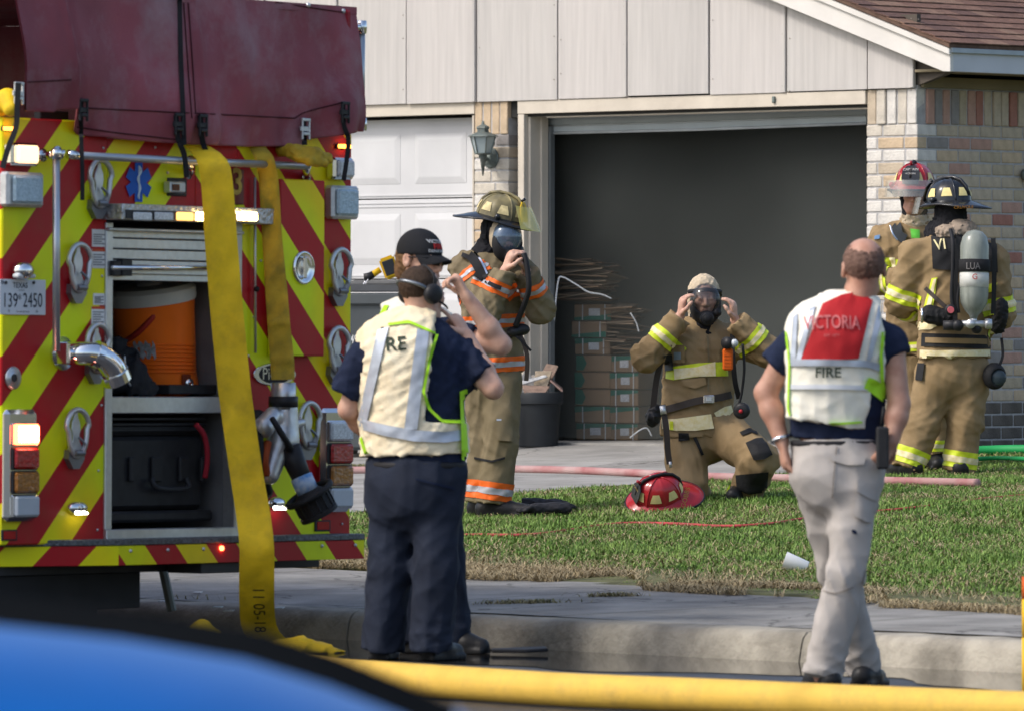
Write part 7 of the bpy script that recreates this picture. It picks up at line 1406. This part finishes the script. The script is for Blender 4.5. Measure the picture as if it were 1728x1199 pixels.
co, tr_ = gear(Gm, fw, top, hem, .218, .245, (j(1554, 434, .0), j(1664, 436, .0)), (aL, aR), (lA, lB), M_turn, M_turn, M_tyel, M_tsil, 401, j(1609, 590), .2, chest=None, hemband=None, coatflat=1.3, collar=(j(1606, 412), j(1606, 382)), cuffz=(.03, .135), arm_at=(.2, .5), sl=(.112, .10, .08), cuffs=True)
for a_, e_, q_ in (aL, aR): l = np.linalg.norm(e_-a_); stripe(co, co, a_, e_-a_, l*.70, l*1.0, M_tyel, M_tsil, .17, near((a_*.5+e_*.5, e_), [(top, hem), (e_*.6+q_*.4, q_)], .05))
dc('hem_stripe', [(1534, 589), (1580, 591), (1640, 590), (1683, 589)], [(1534, 603), (1580, 605), (1640, 606), (1683, 606)], M_tsil, nu=26, nv=4); dc('black_hem_panel', [(1555, 562), (1600, 563), (1650, 565), (1678, 566)], [(1554, 584), (1600, 586), (1650, 588), (1677, 588)], M_pad, nu=24, nv=5, off=.006); dc('tan_inset', [(1561, 569), (1600, 570), (1650, 571), (1672, 572)], [(1561, 578), (1600, 579), (1650, 580), (1672, 581)], M_turn, nu=20, nv=3, off=.012)
dc('reflective_stripe', [(1538, 541), (1560, 544), (1586, 548)], [(1538, 560), (1556, 556), (1570, 556)], M_tsil, nu=12, nv=4); dc('back_panel', [(1571, 398), (1605, 400), (1664, 402), (1682, 406)], [(1574, 454), (1600, 456), (1660, 458), (1684, 460)], mat('black name panel', (.022,.022,.024), .8, bump=.2, bs=150), nu=22, nv=10, off=.008)
dc('vertical_stripe', [(1572, 470), (1582, 468)], [(1558, 520), (1574, 520)], M_tyel, nu=4, nv=10); dc('silver_band', [(1575, 472), (1580, 470)], [(1562, 520), (1570, 520)], M_tsil, nu=3, nv=10, off=.012); dc('reflective_stripe', [(1667, 480), (1683, 477)], [(1667, 494), (1678, 492)], M_tyel, nu=6, nv=4)
text('panel_lettering', 'VI', j(1592, 412, -.5), nrm(vec(1, 0, .12)), nrm(vec(-.12, 0, 1)), .095, mat('cream lettering', (.66,.58,.32), .6), co, co, .030, .012, .9)
bs = lambda l, d: shoe(Gm.root, (*(l[2]-d*.06)[:2], gz0+.006), (*(l[2]+d*.17)[:2], gz0+.006), M_boot, 'boot', .052, l[2]+vec(0, 0, .02)); bs(lA, vec(-.7, .6, 0)); bs(lB, vec(-.1, 1, 0))
# air cylinder and harness
yb = -.33; t0, t1 = j(1645, 388, yb), j(1643, 533, yb-.02); L = np.linalg.norm(t1-t0); ax = nrm(t1-t0); r = .091; M_cyl = mat('composite cylinder grey', (.17,.19,.17), .35, col2=(.30,.32,.28), vs_=5, dirt=.55, dirtcol=(.12,.13,.11), ds=8, stretch=(3, 3, .8), bump=.1, bs=120, coat=.3)
g = G(); g.lathe([(.012, 0), (r*.55, .012), (r*.85, .045), (r, .10), (r, L-.13), (r*.92, L-.08), (r*.6, L-.03), (.03, L-.005), (.022, L+.02)], t0, ax, 32); cyl = g.build('air_cylinder', M_cyl, Gm.root, True, keep=True)
def ring(z0, z1, m, nm, rr): g = G(); g.lathe([(rr-.004, z0), (rr, z0+.002), (rr, z1-.002), (rr-.004, z1)], t0, ax, 32, caps=False); return g.build(nm, m, cyl, True)
ring(L*.345, L*.49, M_web, 'cylinder_band', r+.009); ring(L*.50, L*.67, mat('cylinder label', (.50,.50,.46), .45, col2=(.62,.62,.58), vs_=14, dirt=.5, dirtcol=(.2,.2,.18), ds=10), 'cylinder_label', r+.002)
text('band_lettering', 'LUA', j(1645, 449, -.6), (1, 0, 0), (0, 0, 1), .06, mat('band grey letters', (.16,.15,.15), .7), cyl, cyl, .014, .01, .8); text('label_lettering', 'G', j(1648, 467, -.6), (1, 0, 0), (0, 0, 1), .05, M_red, cyl, cyl, .006)
vb = t1+ax*.03; g = G(); g.tube([t1, vb+ax*.03], .022, 12); g.tube([vb+vec(-.09, 0, -.02), vb+vec(.10, 0, -.02)], .022, 12); g.lathe([(.03, 0), (.034, .02), (.03, .045)], vb+vec(.07, 0, -.02), (1, 0, 0), 14); g.lathe([(.03, -.03), (.03, .03)], vb+vec(-.02, -.02, -.02), (0, 1, 0), 14); g.build('cylinder_valve', M_cast, cyl, True)
g = G(); g.tube([vb+vec(-.19, .0, -.03), vb+vec(-.08, .0, -.03)], [.03, .035], 12); g.sphere(vb+vec(-.10, -.01, -.03), .038, 12); g.sphere(vb+vec(.02, .01, -.05), .034, 12); g.build('pressure_reducer', M_blkp, Gm.root, True)
strap3('backplate_left', [j(1618, 400, -.27), j(1614, 450, -.28), j(1612, 520, -.27), j(1612, 545, -.27)], .03, M_blkp, Gm.root, th=.02); strap3('backplate_right', [j(1676, 402, -.24), j(1678, 450, -.25), j(1676, 530, -.24)], .03, M_blkp, Gm.root, th=.02)
strap('shoulder_harness', [(1560, 392), (1590, 384), (1612, 386), (1620, 402)], 12, co, M_web, Gm.root, .014, .016); strap('shoulder_harness', [(1690, 400), (1672, 386), (1650, 384), (1632, 388)], 12, co, M_web, Gm.root, .014, .016)
g = G(); g.tube(spline([j(1604, 388, -.26), j(1608, 410, -.34), j(1608, 450, -.36), j(1606, 500, -.36), j(1610, 530, -.36)], 6), .013, 8); g.build('air_line', M_blk, Gm.root, True); g = G(); g.tube(spline([j(1622, 470, -.34), j(1616, 500, -.36), j(1618, 528, -.36)], 6), .010, 8); g.build('gauge_line', M_blk, Gm.root, True)
g = G(); g.lathe([(.034, .01), (.036, -.015), (.03, -.025)], j(1604, 523, -.36), (0, 1, 0), 18); gg = g.build('gauge', M_blkp, Gm.root, True); g = G(); g.lathe([(.022, -.027), (.02, -.03)], j(1604, 523, -.36), (0, 1, 0), 14); g.build('gauge_face', mat('gauge pink', (.55,.12,.14), .5), gg)
strap('side_strap', [(1561, 486), (1578, 502), (1600, 522)], 7, co, MATS['brown grey webbing'], Gm.root, .016, .008); s = SDF()
for x, y, a in ((1568, 530, .055), (1584, 534, .055), (1600, 538, .05)): s.ell(j(x, y, -.22), (a, .05, .062), None, .03)
sdf_obj('waist_pad', s, M_pad, Gm.root, .008, folds(.005, 33, (.05, .1))); g = G(); g.tube([j(1556, 520, -.3), j(1556, 545, -.3)], .008, 6); g.build('pad_clip', M_chr, Gm.root, True)
s = SDF(); s.ell(j(1690, 525, -.14), (.05, .06, .09), None, .03); s.ell(j(1684, 548, -.12), (.055, .05, .06), None, .03); sdf_obj('side_pouch', s, M_pad, Gm.root, .008, folds(.006, 35, (.05, .1)))
# mask hanging at his hip
mc = j(1678, 634, -.12); s = SDF(); s.ell(mc, (.075, .06, .085), None, .01); s.ell(mc+vec(.03, -.05, -.01), (.05, .05, .055), None, .01, True); hm_ = sdf_obj('slung_mask', s, M_blk, Gm.root, .006); g = G(); g.sphere(mc+vec(.02, -.02, -.01), .055, 14, (1, .6, 1)); g.build('slung_mask_lens', mat('slung lens', (.04,.055,.065), .08), hm_, True); strap3('mask_lanyard', [j(1690, 570, -.1), j(1692, 600, -.12), j(1684, 622, -.14)], .018, M_web, Gm.root)
dc('thigh_tab', [(1548, 612), (1560, 612)], [(1544, 640), (1556, 642)], M_pad, tr_, nu=5, nv=8, off=.012, th=.01); dc('thigh_tab', [(1536, 612), (1545, 613)], [(1536, 638), (1543, 640)], M_pad, tr_, nu=5, nv=8, off=.012, th=.012)
def hp(x, y, z): return hc+1.02*(x*R[0]+y*R[1]+z*R[2])
s = SDF(); s.ell(hp(0, -.01, .0), (.098, .115, .125), R, .02); s.cone(hp(0, -.02, -.07), j(1596, 396, .0), .088, .115, .05); s.cone(hp(0, .02, -.09), j(1580, 394, .05), .07, .08, .05); s.ell(hp(0, .12, -.02), (.08, .08, .11), R, .02, True); sdf_obj('hood', s, M_hood, Gm.root, .006, folds(.006, 37, (.04, .1)))
s = SDF(); s.ell(j(1622, 388, -.06), (.11, .10, .075), None, .03); s.ell(j(1600, 392, -.08), (.09, .08, .06), None, .03); sdf_obj('hood_roll', s, mat('greyish tan hood', (.33,.26,.20), .9, bump=.3, bs=100), Gm.root, .007, folds(.010, 39, (.05, .12)))
hm = helmet(Gm.root, hc+R[2]*.012, frame((-.80, .60, -.04)), M_hblk, M_hblk, M_stk, 1.16, ('down', 1.5), mat('dark shield leather', (.02,.02,.02), .5), ()); text('brim_name', 'CRUVOLE', j(1626, 349, -.25), nrm(vec(1, 0, .04)), vec(0, -.3, 1), .028, mat('amber brim letters', (.50,.22,.04), .5), Gm.root, off=.012)
